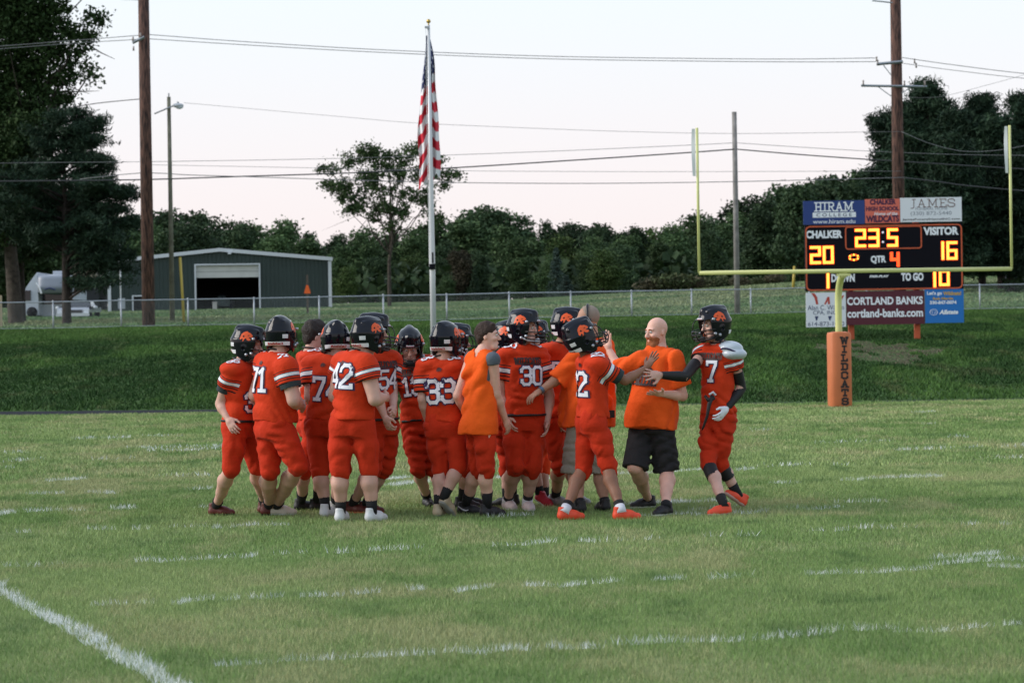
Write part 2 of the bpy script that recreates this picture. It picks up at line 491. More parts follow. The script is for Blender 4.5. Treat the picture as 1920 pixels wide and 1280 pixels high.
def font_mesh(txt, width=None, height=None, bold=0.0, shear=0.0, space=1.0):
    """flat lettering from the built-in face, scaled to width x height, centred; returns verts (n,2), polygons"""
    c = bpy.data.curves.new('lettering', 'FONT'); c.body = txt; c.size = 1; c.offset = bold; c.shear = shear; c.space_character = space
    c.resolution_u = 3
    o = bpy.data.objects.new('lettering', c)
    COL.objects.link(o)
    dg = bpy.context.evaluated_depsgraph_get()
    me = bpy.data.meshes.new_from_object(o.evaluated_get(dg))
    v = np.array([tuple(p.co)[:2] for p in me.vertices]); f = [list(p.vertices) for p in me.polygons]
    bpy.data.objects.remove(o); bpy.data.curves.remove(c); bpy.data.meshes.remove(me)
    lo, hi = v.min(0), v.max(0); v = v - (lo + hi) / 2
    s = hi - lo
    if width and height: v = v * np.array([width / s[0], height / s[1]])
    elif height: v = v * height / s[1]
    elif width: v = v * width / s[0]
    return v, f
# ------------------------------------------------------------------ the land
TR_Y = 65.0                                                     # end of the mown field
def track_far(X): return 66.3 + np.clip((-X - 1) / 14, 0, 1.4) * 3.6
FA = P(100, 617, 125.4); FB = P(1408, 590, 135.3)               # foot line of the fence on the crest
FA = Vector((FA.x, FA.y)); FB = Vector((FB.x, FB.y)); FDIR = (FB - FA).normalized(); FN = Vector((-FDIR.y, FDIR.x))
def crest(X): return FA.y + (X - FA.x) * FDIR.y / FDIR.x
def land(X, Y):
    """height of the ground"""
    X = np.asarray(X, float); Y = np.asarray(Y, float)
    y0 = track_far(X); y1 = crest(X); zc = 2.36 + np.clip((X + 20) / 40, -.3, 1.3) * 0.30
    t = np.clip((Y - y0) / (y1 - y0), 0, 1)
    zb = zc * (t * 1.47 - 0.47 * t ** 2)
    u = np.maximum(Y - y1, 0)
    rise = np.interp(u, [0, 4, 90, 170, 270, 570, 3000], [0, .05, 1.85, 3.2, 4.7, 6.3, 6.3])
    rise = rise + np.clip((X + 2) / 22, 0, 1.3) * np.interp(u, [0, 20, 75, 110, 300], [0, .25, 1.25, 1.0, .8])
    return np.where(Y <= y0, 0.0, np.where(Y < y1, zb, zc + rise)) + np.where((Y > y0) & (Y < 320), 0.05 * (vnoise(X / 2.3, Y / 4.1, 3) - .5) * np.clip((Y - y0) / 4, 0, 1), 0)
def landz(X, Y): return float(land(np.array([X]), np.array([Y]))[0])

def sheet(name, xs, rows, mats, zf):
    """grid; rows = list of functions X -> Y"""
    xs = np.asarray(xs, float); V = []
    for f in rows:
        Yv = f(xs) if callable(f) else np.full(len(xs), float(f))
        V.append(np.stack([xs, Yv, zf(xs, Yv)], 1))
    n = len(xs); m = len(rows)
    V = np.concatenate(V)
    i, j = np.meshgrid(np.arange(n - 1), np.arange(m - 1))
    a = (j * n + i).ravel()
    return link(name, mk_mesh(name, V, np.stack([a, a + 1, a + n + 1, a + n], 1), mats), None)

def ground_mat(name, c1, c2, c3, scale, stretch=(1, 1, 1), bump=0.4):
    m = bpy.data.materials.new(name); m.use_nodes = True; n = m.node_tree; b = n.nodes['Principled BSDF']
    b.inputs['Roughness'].default_value = 0.95; b.inputs['Specular IOR Level'].default_value = 0.15
    g = n.nodes.new('ShaderNodeTexCoord'); mp = n.nodes.new('ShaderNodeMapping'); mp.inputs['Scale'].default_value = stretch
    n.links.new(g.outputs['Object'], mp.inputs[0])
    t = n.nodes.new('ShaderNodeTexNoise'); t.inputs['Scale'].default_value = scale; t.inputs['Detail'].default_value = 8; t.inputs['Roughness'].default_value = .65
    n.links.new(mp.outputs[0], t.inputs['Vector'])
    r = n.nodes.new('ShaderNodeValToRGB')
    r.color_ramp.elements[0].position = .3; r.color_ramp.elements[1].position = .72
    r.color_ramp.elements[0].color = (*c1, 1); r.color_ramp.elements[1].color = (*c3, 1)
    e = r.color_ramp.elements.new(.5); e.color = (*c2, 1)
    n.links.new(t.outputs[0], r.inputs[0]); n.links.new(r.outputs[0], b.inputs['Base Color'])
    t2 = n.nodes.new('ShaderNodeTexNoise'); t2.inputs['Scale'].default_value = 30; t2.inputs['Detail'].default_value = 6
    n.links.new(g.outputs['Object'], t2.inputs['Vector'])
    bp = n.nodes.new('ShaderNodeBump'); bp.inputs['Strength'].default_value = bump; bp.inputs['Distance'].default_value = .05
    n.links.new(t2.outputs[0], bp.inputs['Height']); n.links.new(bp.outputs[0], b.inputs['Normal'])
    return m
field_m = ground_mat('mown_turf', (.10, .14, .045), (.15, .20, .07), (.20, .23, .10), .5, (1, 2, 1))
bank_m = ground_mat('bank_turf', (.025, .055, .014), (.042, .09, .02), (.06, .115, .03), .35, (1, 2, 1))
mead_m = ground_mat('meadow_turf', (.07, .115, .05), (.12, .16, .075), (.18, .19, .10), .12, (.4, 1.6, 1))
track_m = mat('track_asphalt', (.026, .028, .034), .95, spec=.05, noise=(6, .3), bump=(60, .3))
xs_f = np.concatenate([[-400, -150, -80], np.linspace(-45, 45, 61), [80, 150, 400]])
xs_n = np.concatenate([[-600, -300, -150, -80], np.linspace(-45, 45, 121), [80, 150, 300, 600]])
flat = lambda X, Y: np.zeros_like(X)
tag(sheet('playing_field', xs_f, [-300, -60, 0, 15, 30, 45, TR_Y], [field_m], flat), kind='structure')
tag(sheet('running_track', xs_f, [TR_Y, lambda X: track_far(X)], [track_m], flat), kind='structure')
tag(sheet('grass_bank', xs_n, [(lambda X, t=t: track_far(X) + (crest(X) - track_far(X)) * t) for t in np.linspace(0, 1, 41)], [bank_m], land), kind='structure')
far_rows = [0, 1, 2, 4, 8, 14, 20, 28, 38, 48, 58, 70, 82, 95, 110, 130, 150, 175, 200, 240, 300, 400, 570, 1000, 3000]
tag(sheet('meadow_ground', np.concatenate([[-3000, -1500], xs_n, [1500, 3000]]), [(lambda X, t=t: crest(X) + t) for t in far_rows], [mead_m], land), kind='structure')

# ------------------------------------------------------------------ chalk marks on the field, measured as broken strokes
MARKS = []                                                      # (p, q, half width, strength)
def mark(pts, wd, s):
    g = [G(x, y) for x, y in pts]
    for a, b in zip(g[:-1], g[1:]): MARKS.append(((a.x, a.y), (b.x, b.y), wd, s))
mark([(-160, 1018), (0, 1109), (110, 1165), (210, 1222), (345, 1295), (420, 1340)], .058, 1.0)
A_ = [((415, 1248), (495, 1243), .6), ((520, 1239), (545, 1238), .4), ((565, 1238), (640, 1236), .9), ((655, 1233), (800, 1227), .95), ((800, 1228), (870, 1220), .7), ((875, 1224), (905, 1226), .8), ((908, 1224), (962, 1217), 1), ((965, 1216), (985, 1220), .6), ((1025, 1214), (1055, 1217), .7), ((1055, 1217), (1130, 1214), .9), ((1150, 1210), (1250, 1204), .8), ((1275, 1203), (1380, 1203), .95), ((1380, 1202), (1530, 1190), .8), ((1552, 1186), (1568, 1182), .8), ((1612, 1181), (1680, 1178), .95), ((1680, 1184), (1730, 1184), .7), ((1745, 1185), (1815, 1178), .9), ((1812, 1178), (1910, 1170), .9)]
B_ = [((180, 1135), (232, 1133), .7), ((258, 1132), (285, 1131), .6), ((330, 1133), (352, 1128), .9), ((365, 1127), (390, 1124), .5), ((426, 1125), (480, 1121), .7), ((490, 1123), (525, 1119), .9), ((570, 1119), (635, 1117), .8), ((668, 1114), (712, 1110), 1), ((772, 1108), (794, 1105), 1), ((860, 1110), (915, 1100), .9), ((985, 1098), (1060, 1100), .8), ((1058, 1101), (1080, 1096), .9), ((1082, 1097), (1160, 1090), .8), ((1222, 1088), (1278, 1086), .8), ((1332, 1086), (1408, 1081), .8), ((1520, 1077), (1545, 1075), .8), ((1545, 1076), (1640, 1074), .9), ((1645, 1074), (1745, 1067), .9), ((1745, 1048), (1870, 1038), 1), ((1755, 1060), (1830, 1052), 1), ((1830, 1052), (1925, 1051), .9), ((1860, 1062), (1925, 1064), .7), ((1800, 1046), (1930, 1049), .9)]
C_ = [((14, 1062), (70, 1062), .9), ((70, 1061), (118, 1058), .5), ((262, 1053), (300, 1050), .7), ((300, 1054), (352, 1049), .9), ((375, 1049), (434, 1044), .9), ((455, 1046), (478, 1042), .8), ((520, 1039), (580, 1037), .4), ((620, 1036), (640, 1035), .9), ((640, 1038), (660, 1035), .6), ((695, 1033), (720, 1032), .9), ((732, 1032), (790, 1027), .8), ((920, 1024), (985, 1022), .9), ((985, 1023), (1035, 1016), .9), ((1088, 1014), (1112, 1016), .9), ((1120, 1017), (1230, 1010), .45), ((1300, 1006), (1440, 1004), .4), ((1518, 996), (1540, 995), .6), ((1565, 996), (1628, 990), .9), ((1655, 992), (1710, 989), .8), ((1808, 985), (1834, 982), .9), ((1882, 983), (1894, 983), .9)]
D_ = [((36, 998), (56, 998), .9), ((168, 993), (188, 992), 1), ((188, 992), (208, 993), .6), ((256, 993), (276, 992), .9), ((320, 988), (388, 988), .6), ((400, 991), (414, 989), 1), ((430, 989), (478, 984), .9), ((500, 986), (535, 984), .8), ((920, 970), (1000, 966), .8), ((1150, 968), (1245, 966), .8), ((1240, 966), (1300, 962), .9), ((1290, 957), (1375, 952), .8), ((1300, 966), (1390, 962), 1), ((1380, 964), (1438, 960), .9), ((1480, 952), (1528, 954), .8), ((1520, 956), (1570, 951), 1)]
E_ = [((1165, 946), (1270, 941), .9), ((1270, 943), (1345, 939), .9), ((1580, 943), (1655, 941), .6), ((245, 840), (275, 839), .9), ((275, 841), (410, 837), .9), ((280, 846), (345, 845), .8), ((340, 845), (410, 841), .8), ((145, 823), (172, 822), 1), ((172, 823), (205, 821), .5), ((208, 823), (242, 820), 1), ((275, 818), (335, 818), .4),
      ((700, 902), (760, 896), .9), ((735, 911), (800, 903), .9), ((790, 906), (800, 904), .8), ((925, 897), (960, 896), .9), ((1025, 900), (1050, 897), .9), ((1120, 890), (1200, 888), .7), ((1200, 888), (1320, 881), .8), ((1390, 882), (1410, 878), .5),
      ((0, 850), (45, 849), .5), ((20, 866), (75, 861), .5), ((0, 878), (30, 877), .5), ((185, 862), (245, 859), .4), ((80, 903), (148, 899), .8), ((168, 923), (215, 926), .7), ((90, 926), (112, 925), .7), ((50, 927), (70, 927), .4), ((298, 892), (320, 891), .6), ((340, 893), (380, 892), .6), ((350, 918), (385, 917), .5), ((0, 966), (20, 962), .7), ((62, 960), (82, 958), .8), ((85, 958), (145, 957), .5), ((380, 952), (400, 952), .5), ((225, 954), (236, 954), .8),
      ((1590, 901), (1612, 901), .8), ((1620, 898), (1755, 894), .7), ((1445, 906), (1490, 905), .6), ((1690, 844), (1760, 842), .8), ((1780, 840), (1830, 839), .4), ((1535, 831), (1680, 827), .4), ((1780, 820), (1808, 820), .7), ((1720, 774), (1760, 772), .7), ((1735, 796), (1744, 796), .8), ((1418, 808), (1440, 807), .8), ((1470, 874), (1505, 872), .6), ((1890, 838), (1920, 836), .5), ((1575, 872), (1590, 872), .5), ((1850, 860), (1915, 858), .3), ((1430, 875), (1460, 874), .3)]
for i, L in enumerate((A_, B_, C_, D_, E_)):
    for a, b, s in L: mark([a, b], (.028, .030, .032, .040, .085)[i], s)

# ------------------------------------------------------------------ grass: short blades, every one a leaf-shaped face
def blades(X, Y, Z, h, wd, col):
    n = len(X)
    a = RNG.uniform(0, 6.283, n); lean = RNG.normal(0, .5, (n, 2)) * h[:, None]
    dx = np.cos(a) * wd * .5; dy = np.sin(a) * wd * .5
    V = np.empty((n, 3, 3), np.float32)
    V[:, 0] = np.stack([X - dx, Y - dy, Z - .01], 1); V[:, 1] = np.stack([X + dx, Y + dy, Z - .01], 1)
    V[:, 2] = np.stack([X + lean[:, 0], Y + lean[:, 1], Z + h], 1)
    C = np.repeat(col[:, None, :], 3, 1)
    return V.reshape(-1, 3), C.reshape(-1, 3)
def scatter(y0, y1, dens, seed):
    """points in the seen wedge of ground between two distances, denser near"""
    r = np.random.default_rng(seed)
    area = .2 * (y1 ** 2 - y0 ** 2) + 3 * (y1 - y0); n = int(area * dens)
    Y = np.sqrt(r.uniform(y0 ** 2, y1 ** 2, n)); X = r.uniform(-1, 1, n) * (.2 * Y + 1.6)
    return X, Y
def turf_colour(X, Y):
    big = fbm(X / 2.1, Y / 4.4, 5); mid = fbm(X / .50, Y / .9, 9); n3 = vnoise(X / .12, Y / .16, 21)
    rnd = RNG.uniform(0, 1, len(X))
    g1 = np.array([.175, .285, .088]); g2 = np.array([.290, .382, .148]); dry = np.array([.42, .40, .22]); dk = np.array([.085, .165, .055])
    t = np.clip((big - .38) * 3.4 + (rnd - .5) * .9, 0, 1)[:, None]
    c = g1 * (1 - t) + g2 * t
    d = np.clip((mid - .49) * 3.6 + (fbm(X / 1.2, Y / 3.2, 13) - .5) * 3.0 + (rnd - .62) * 1.3, 0, 1)[:, None] * .75
    c = c * (1 - d) + dry * d
    k = np.clip((.42 - mid) * 4.0 + (n3 - .6) * .9, 0, 1)[:, None] * .75
    c = c * (1 - k) + dk * k
    return c * RNG.uniform(.72, 1.25, (len(X), 1))
def paint(X, Y):
    m = np.zeros(len(X))
    for (ax_, ay), (bx, by), wd, s in MARKS:
        L2 = (bx - ax_) ** 2 + (by - ay) ** 2
        sel = (X > min(ax_, bx) - .3) & (X < max(ax_, bx) + .3) & (Y > min(ay, by) - .4) & (Y < max(ay, by) + .4)
        if not sel.any(): continue
        x, y = X[sel], Y[sel]
        t = np.clip(((x - ax_) * (bx - ax_) + (y - ay) * (by - ay)) / L2, 0, 1)
        wob = (vnoise(x / .16, y / .2, 31) - .5) * wd * 1.1
        d = np.hypot(x - ax_ - t * (bx - ax_), y - ay - t * (by - ay)) + wob
        gap = .30 + 1.0 * vnoise(x / .13, y / .3, 44)
        v = np.clip((wd * 1.35 - d) / (wd * .6), 0, 1) * min(1, s * 1.1) * np.minimum(gap, 1)
        m[sel] = np.maximum(m[sel], v)
    return m
GV = []; GC = []
for y0, y1, dens, hh, ww, sd_ in ((12.6, 21, 5200, .029, .0042, 1), (21, 34, 2300, .034, .0065, 2), (34, 50, 620, .045, .014, 3), (50, 65, 380, .045, .022, 4)):
    X, Y = scatter(y0, y1, dens, sd_)
    col = turf_colour(X, Y)
    pm = paint(X, Y)
    hit = RNG.uniform(0, 1, len(X)) < pm * .95
    tuft = vnoise(X / .07, Y / .09, 61)
    h = hh * RNG.uniform(.55, 1.25, len(X)) * (.7 + .7 * fbm(X / .5, Y / .8, 71)) * np.where(hit, 1.0 + .65 * tuft * np.minimum(1, 21 / Y), 1)
    col[hit] = np.array([.80, .84, .86]) * RNG.uniform(.75, 1.15, (hit.sum(), 1))
    v, c = blades(X, Y, np.zeros(len(X)), h, np.full(len(X), ww), col)
    GV.append(v); GC.append(c)
v = np.concatenate(GV); c = np.concatenate(GC)
grass_m = mat('grass_blade', (.1, .15, .05), .8, spec=.2, attr='col')
go = link('field_grass', mk_mesh('field_grass', v, np.arange(len(v)).reshape(-1, 3), [grass_m], False, None, {'col': c}))
tag(go, 'short mown field grass with worn white chalk lines', 'grass', kind='stuff')
# bank: longer, darker, uneven
X, Y = scatter(66, 137, 150, 6)
keep = (Y > track_far(X) + .05) & (Y < crest(X) + 1.5); X, Y = X[keep], Y[keep]
rnd = RNG.uniform(0, 1, len(X)); big = fbm(X / 2.2, Y / 7.5, 15); mid = fbm(X / .7, Y / 2.2, 19)
t = np.clip((big - .42) * 3.2 + (mid - .5) * 1.3 + (rnd - .5) * .5, 0, 1)[:, None]
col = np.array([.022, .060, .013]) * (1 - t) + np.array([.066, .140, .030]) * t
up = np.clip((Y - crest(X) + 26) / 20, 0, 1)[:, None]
col = col * (1 - up * .6) + np.array([.095, .185, .040]) * up * .6  # brighter near the crest: light from above painted into the blade colour
dryb = np.clip((mid - .62) * 5, 0, 1)[:, None] * .45
col = col * (1 - dryb) + np.array([.12, .12, .06]) * dryb
dc = P(1650, 664, 87.0)
dirt = np.exp(-((X - dc.x) / 2.1) ** 2 - ((Y - dc.y) / 7.5) ** 2) * (fbm(X / .6, Y / 1.9, 81) * 2.2)
col = np.where((dirt > .55)[:, None], np.array([.16, .13, .10]) * RNG.uniform(.6, 1.2, (len(X), 1)), col)
hb = (.05 + .12 * fbm(X / .9, Y / 1.8, 25) ** 1.5) * RNG.uniform(.5, 1.3, len(X)) * np.where(dirt > .55, .3, 1)
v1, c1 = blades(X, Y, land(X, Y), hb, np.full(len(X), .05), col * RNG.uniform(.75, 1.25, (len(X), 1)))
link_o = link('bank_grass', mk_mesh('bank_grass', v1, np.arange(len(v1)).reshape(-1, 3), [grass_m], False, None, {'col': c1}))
tag(link_o, 'long dark green grass on the bank behind the field', 'grass', kind='stuff')
# meadow behind the fence
X, Y = scatter(124, 300, 16, 8)
keep = Y > crest(X) + .3; X, Y = X[keep], Y[keep]
big = fbm(X / 9, Y / 7, 35); t = np.clip((big - .42) * 4 + RNG.normal(0, .15, len(X)), 0, 1)[:, None]
col = np.array([.12, .205, .090]) * (1 - t) + np.array([.24, .28, .15]) * t
v2, c2 = blades(X, Y, land(X, Y), .10 * RNG.uniform(.5, 1.3, len(X)), np.full(len(X), .14), col * RNG.uniform(.8, 1.2, (len(X), 1)))
lo = link('meadow_grass', mk_mesh('meadow_grass', v2, np.arange(len(v2)).reshape(-1, 3), [grass_m], False, None, {'col': c2}))
tag(lo, 'pale mown grass on the slope beyond the fence', 'grass', kind='stuff')

# ------------------------------------------------------------------ chain-link fence along the crest
galv = mat('galvanised_steel', (.42, .45, .48), .5, metal=.6, noise=(8, .15))
wire_m = mat('fence_wire', (.30, .32, .33), .5, metal=.5)
fence = empty('chain_link_fence', (FA.x, FA.y, landz(FA.x, FA.y)), 'long grey chain link fence with round posts along the top of the grass bank', 'fence')
f0 = fence.location.copy()
NP0, NP1 = -3, 20; SP = (FB - FA).length / 11; FH = 1.32
def fpos(k): p = FA + FDIR * (SP * k); return p
postm = None
def post_mesh(h):
    b = MB(); b.tube([(0, 0, -.3), (0, 0, h)], .038, 8); b.sphere((0, 0, h + .01), .045, 8, 5)
    return b.mesh('post', galv, True)
pm_ = post_mesh(FH)
ztop = []
for k in range(NP0, NP1 + 1):
    p = fpos(k); z = landz(p.x, p.y)
    o = link('post', pm_, fence, Vector((p.x, p.y, z)) - f0); ztop.append(z)
b = MB(); b.tube([(fpos(k).x - f0.x, fpos(k).y - f0.y, ztop[k - NP0] + FH - f0.z - .02) for k in range(NP0, NP1 + 1)], .026, 6); b.build('top_rail', galv, fence, True)
b = MB(); b.tube([(fpos(k).x - f0.x, fpos(k).y - f0.y, ztop[k - NP0] + .10 - f0.z) for k in range(NP0, NP1 + 1)], .014, 5); b.build('bottom_rail', galv, fence, True)
V = []; Q = []
step = .062; n_w = int((NP1 - NP0) * SP / step); wr = .0019
ss = NP0 * SP + np.arange(n_w) * step
zk = lambda s: np.interp(s, [k * SP for k in range(NP0, NP1 + 1)], ztop)
for sgn in (-1, 1):
    s0 = ss; s1 = ss + sgn * (FH - .12)
    for du, dz in ((-wr, 0), (wr, 0), (0, wr * 1.7)):
        pass
    for (s, zz) in ((s0, .08), (s1, FH - .04)):
        for du, dn in ((-wr, -wr * .6 + .004 * sgn), (wr, -wr * .6 + .004 * sgn), (0, wr + .004 * sgn)):
            ok_s = np.clip(s, NP0 * SP, NP1 * SP)
            V.append(np.stack([FA.x + FDIR.x * (ok_s + du) + FN.x * dn - f0.x, FA.y + FDIR.y * (ok_s + du) + FN.y * dn - f0.y, zk(ok_s) + zz - f0.z], 1))
V = np.concatenate(V)
for w_ in range(2):
    b0 = w_ * 6 * n_w; i = np.arange(n_w)
    for a, c in ((0, 1), (1, 2), (2, 0)):
        Q.append(np.stack([b0 + a * n_w + i, b0 + c * n_w + i, b0 + (3 + c) * n_w + i, b0 + (3 + a) * n_w + i], 1))
o = link('wire_mesh', mk_mesh('wire_mesh', V, np.concatenate(Q), [wire_m], False), fence); o['kind'] = 'stuff'
# ------------------------------------------------------------------ trees
bark_m = mat('bark', (.055, .045, .036), .95, noise=(5, .5), bump=(14, .8, .05))
pinebark_m = mat('pine_bark', (.032, .025, .021), .95, noise=(4, .5), bump=(10, .8, .06))
leaf_m = tree_var(mat('leaf', (.05, .08, .03), .7, spec=.12, attr='col'))
def leaf_faces(C, size, rg, flat=.0, aspect=1.6):
    """pointed four-cornered leaves around centres C"""
    n = len(C); d = rg.normal(size=(n, 3)); d /= np.linalg.norm(d, axis=1)[:, None]
    e = rg.normal(size=(n, 3)); e[:, 2] *= (1 - flat); e -= d * (e * d).sum(1)[:, None]; e /= np.linalg.norm(e, axis=1)[:, None] + 1e-9
    s = size * rg.uniform(.6, 1.3, n)[:, None]
    V = np.stack([C - d * s * aspect * .5, C + e * s * .5, C + d * s * aspect * .5, C - e * s * .5], 1)
    return V.reshape(-1, 3), np.arange(4 * n).reshape(-1, 4)
def crown_mesh(name, lobes, n_cl, per, size, cols, rg, spread=.55, shell=.72):
    """lobes: (centre, (rx, ry, rz)); clusters of leaves through the outer part of each lobe"""
    vol = np.array([r[0] * r[1] * r[2] for c, r in lobes]) ** .7; vol /= vol.sum()
    pick = rg.choice(len(lobes), n_cl, p=vol)
    C = np.array([lobes[i][0] for i in pick], float); Rr = np.array([lobes[i][1] for i in pick], float)
    d = rg.normal(size=(n_cl, 3)); d /= np.linalg.norm(d, axis=1)[:, None]
    rad = rg.uniform(shell ** 3, 1.05, n_cl) ** (1 / 3)
    cl = C + d * Rr * rad[:, None]
    cs = rg.uniform(.5, 1.4, n_cl) * spread
    L = np.repeat(cl, per, 0) + rg.normal(size=(n_cl * per, 3)) * np.repeat(cs, per)[:, None] * np.array([1, 1, .75])
    V, Q = leaf_faces(L, size, rg)
    a, b = np.array(cols[0]), np.array(cols[1])
    t = rg.uniform(0, 1, n_cl)
    col = (a[None] * (1 - t[:, None]) + b[None] * t[:, None])
    col = np.repeat(col, per, 0) * rg.uniform(.7, 1.3, (n_cl * per, 1))
    return mk_mesh(name, V, Q, [leaf_m], False, None, {'col': np.repeat(col, 4, 0)})
def limb_path(a, b, rg, wob=.12, n=6, sag=.0):
    a = Vector(a); b = Vector(b); L = (b - a).length; pts = []
    for i in range(n):
        t = i / (n - 1); p = a.lerp(b, t)
        p += Vector(rg.normal(size=3)) * wob * L * .35 * math.sin(math.pi * t) + Vector((0, 0, sag * L * math.sin(math.pi * t)))
        pts.append(p)
    return pts
def trunk_mesh(name, h, r, limbs, rg, m=None, lean=(0, 0)):
    b = MB(); top = Vector((lean[0], lean[1], h))
    pts = [Vector((0, 0, -.4))] + limb_path((0, 0, 0), top, rg, .06, 7)
    n = len(pts); b.tube(pts, [r * 1.25] + [r * (1 - .75 * i / (n - 2)) for i in range(n - 1)], 9)
    for z0, end, rr in limbs:
        t = z0 / h; p0 = Vector((lean[0] * t, lean[1] * t, z0))
        lp = limb_path(p0, end, rg, .15, 6, .05)
        b.tube(lp, [rr * (1 - .8 * i / 5) for i in range(6)], 6)
        for k in (2, 3, 4):
            q = lp[k]; e = q + Vector(rg.normal(size=3)) * (Vector(end) - p0).length * .22 + Vector((0, 0, .2))
            b.tube([q, q.lerp(e, .5) + Vector(rg.normal(size=3)) * .05, e], [rr * .35, rr * .25, rr * .08], 5)
    return b.mesh(name, m or bark_m, True)
def put_tree(name, loc, crown, trunk, label, group=None, cat='tree', scale=1.0, rz=0.0, sxy=1.0):
    t = empty(name, loc, label, cat, group); t.rotation_euler = (0, 0, rz); t.scale = (scale * sxy, scale * sxy, scale)
    link('trunk', trunk, t); link('crown', crown, t)
    return t
DARK = ((.026, .050, .024), (.050, .084, .038)); MIDG = ((.036, .070, .028), (.070, .114, .046)); LITE = ((.040, .075, .022), (.075, .110, .036)); BLUE = ((.030, .052, .042), (.055, .082, .068)); BRN = ((.055, .055, .032), (.085, .070, .045))  # DARK and MIDG lifted and blued: distance haze put into the leaf colour

# far wood: individual trees from a dozen grown forms, 12 m high at scale 1
def broad_form(i, cols, rg, h=12.0, wdt=3.6):
    lobes = []
    for k in range(rg.integers(7, 11)):
        a = rg.uniform(0, 6.28); rr = rg.uniform(.2, .75) * wdt; z = rg.uniform(.33, .86) * h
        rr *= 1.15 - abs(z / h - .5) * .9
        s = rg.uniform(.8, 1.55) * wdt * .36
        lobes.append(((math.cos(a) * rr, math.sin(a) * rr, z), (s, s, s * rg.uniform(.75, 1.1))))
    lobes.append(((0, 0, h * .88), (wdt * .36, wdt * .36, h * .11))); lobes.append(((0, 0, h * .5), (wdt * .7, wdt * .7, h * .3))); lobes.append(((0, 0, h * .25), (wdt * .7, wdt * .7, h * .2)))
    c = crown_mesh('crown', lobes, 420, 24, .30, cols, rg, .46, .6)
    t = trunk_mesh('trunk', h * .8, .22, [(h * .3, (wdt * .5, .4, h * .6), .1), (h * .4, (-wdt * .5, .2, h * .7), .1), (h * .5, (.3, wdt * .4, h * .8), .08)], rg)
    return c, t
def fir_form(cols, rg, h=12.0, wdt=2.6):
    L = []; S = []
    nb = 17
    for i in range(nb):
        z = h * (.06 + .92 * i / nb); r = wdt * (1 - i / nb) ** .85 + .12
        for a in rg.uniform(0, 6.28, 10):
            for q in np.linspace(.25, 1, 6):
                L.append((math.cos(a) * r * q, math.sin(a) * r * q, z - .28 * r * q + rg.normal(0, .06))); S.append(.16)
    L = np.repeat(np.array(L), 4, 0) + rg.normal(size=(len(L) * 4, 3)) * .17
    V, Q = leaf_faces(L, .30, rg, .6, 1.8)
    a, b = np.array(cols[0]), np.array(cols[1]); t = rg.uniform(0, 1, (len(L), 1)); col = a * (1 - t) + b * t
    c = mk_mesh('crown', V, Q, [leaf_m], False, None, {'col': np.repeat(col, 4, 0)})
    return c, trunk_mesh('trunk', h * .97, .16, [], rg)
rgt = np.random.default_rng(5)
F_dark = [broad_form(i, DARK, rgt, 12, rgt.uniform(3.0, 4.2)) for i in range(4)]
F_mid = [broad_form(i, MIDG, rgt, 12, rgt.uniform(3.2, 4.4)) for i in range(4)]
F_lite = [broad_form(i, LITE, rgt, 12, rgt.uniform(3.6, 4.6)) for i in range(2)]
F_brn = [broad_form(0, BRN, rgt, 12, 3.6)]
F_fir = [fir_form(((.016, .034, .018), (.030, .052, .028)), rgt), fir_form(BLUE, rgt)]
top_x = [-120, 0, 200, 290, 330, 370, 420, 460, 500, 560, 600, 640, 700, 770, 830, 865, 900, 935, 960, 985, 1030, 1060, 1100, 1130, 1160, 1200, 1250, 1300, 1345, 1400, 1450, 1490, 1550, 1600, 1650, 1750, 2000]
top_y = [330, 350, 390, 408, 398, 412, 402, 412, 424, 424, 428, 430, 432, 430, 420, 412, 392, 386, 402, 430, 428, 430, 424, 408, 414, 424, 414, 410, 396, 392, 362, 348, 338, 322, 318, 330, 330]
def wood_tree(px, D, topy, form, label, group, name='wood_tree', sxy=1.0):
    g = P(px, 560, D); z = landz(g.x, g.y); top = P(px, topy, D).z
    s = max((top - z) / 12.4, .15)
    return put_tree(name, (g.x, g.y, z), form[0], form[1], label, group, 'tree', s, rgt.uniform(0, 6.28), sxy)
WG = 'trees of the far wood behind the meadow'
SEEN = {}
RANK = {1: 'on the far skyline', 2: 'second rank of the far wood', 3: 'third rank of the far wood', 4: 'foremost rank of the far wood'}
LAND = [(25, 'behind the old pine trunk'), (60, 'left of the camper'), (105, 'above the camper'), (150, 'behind the layered pine'), (205, 'above the dark shed'), (250, 'left of the brown pole'), (300, 'behind the left brown pole'), (345, 'right of the lamp pole'), (385, 'above the left roof slope'), (430, 'above the building ridge'), (475, 'above the garage door'), (520, 'above the right roof slope'), (575, 'above the orange triangle'), (630, 'above the building corner'), (680, 'just right of the building'), (720, 'left of the airy tree trunk'), (760, 'right of the airy tree trunk'), (800, 'left of the flagpole'), (845, 'right of the flagpole'), (895, 'behind the brownish tree'), (945, 'under the tallest round tree'), (985, 'right of the tallest round tree'), (1025, 'left of the tall blue spruce'), (1065, 'above the low blue spruce'), (1105, 'left of the yellow green tree'), (1150, 'behind the yellow green tree'), (1200, 'right of the yellow green tree'), (1250, 'above the left end of the scrub'), (1305, 'left of the left upright'), (1345, 'right of the left upright'), (1380, 'left of the thin grey pole'), (1425, 'right of the thin grey pole'), (1470, 'above the right end of the scrub'), (1512, 'left of the scoreboard'), (1570, 'behind the navy sponsor board'), (1625, 'behind the clock'), (1690, 'behind the brown pole foot'), (1760, 'behind the white sponsor board')]
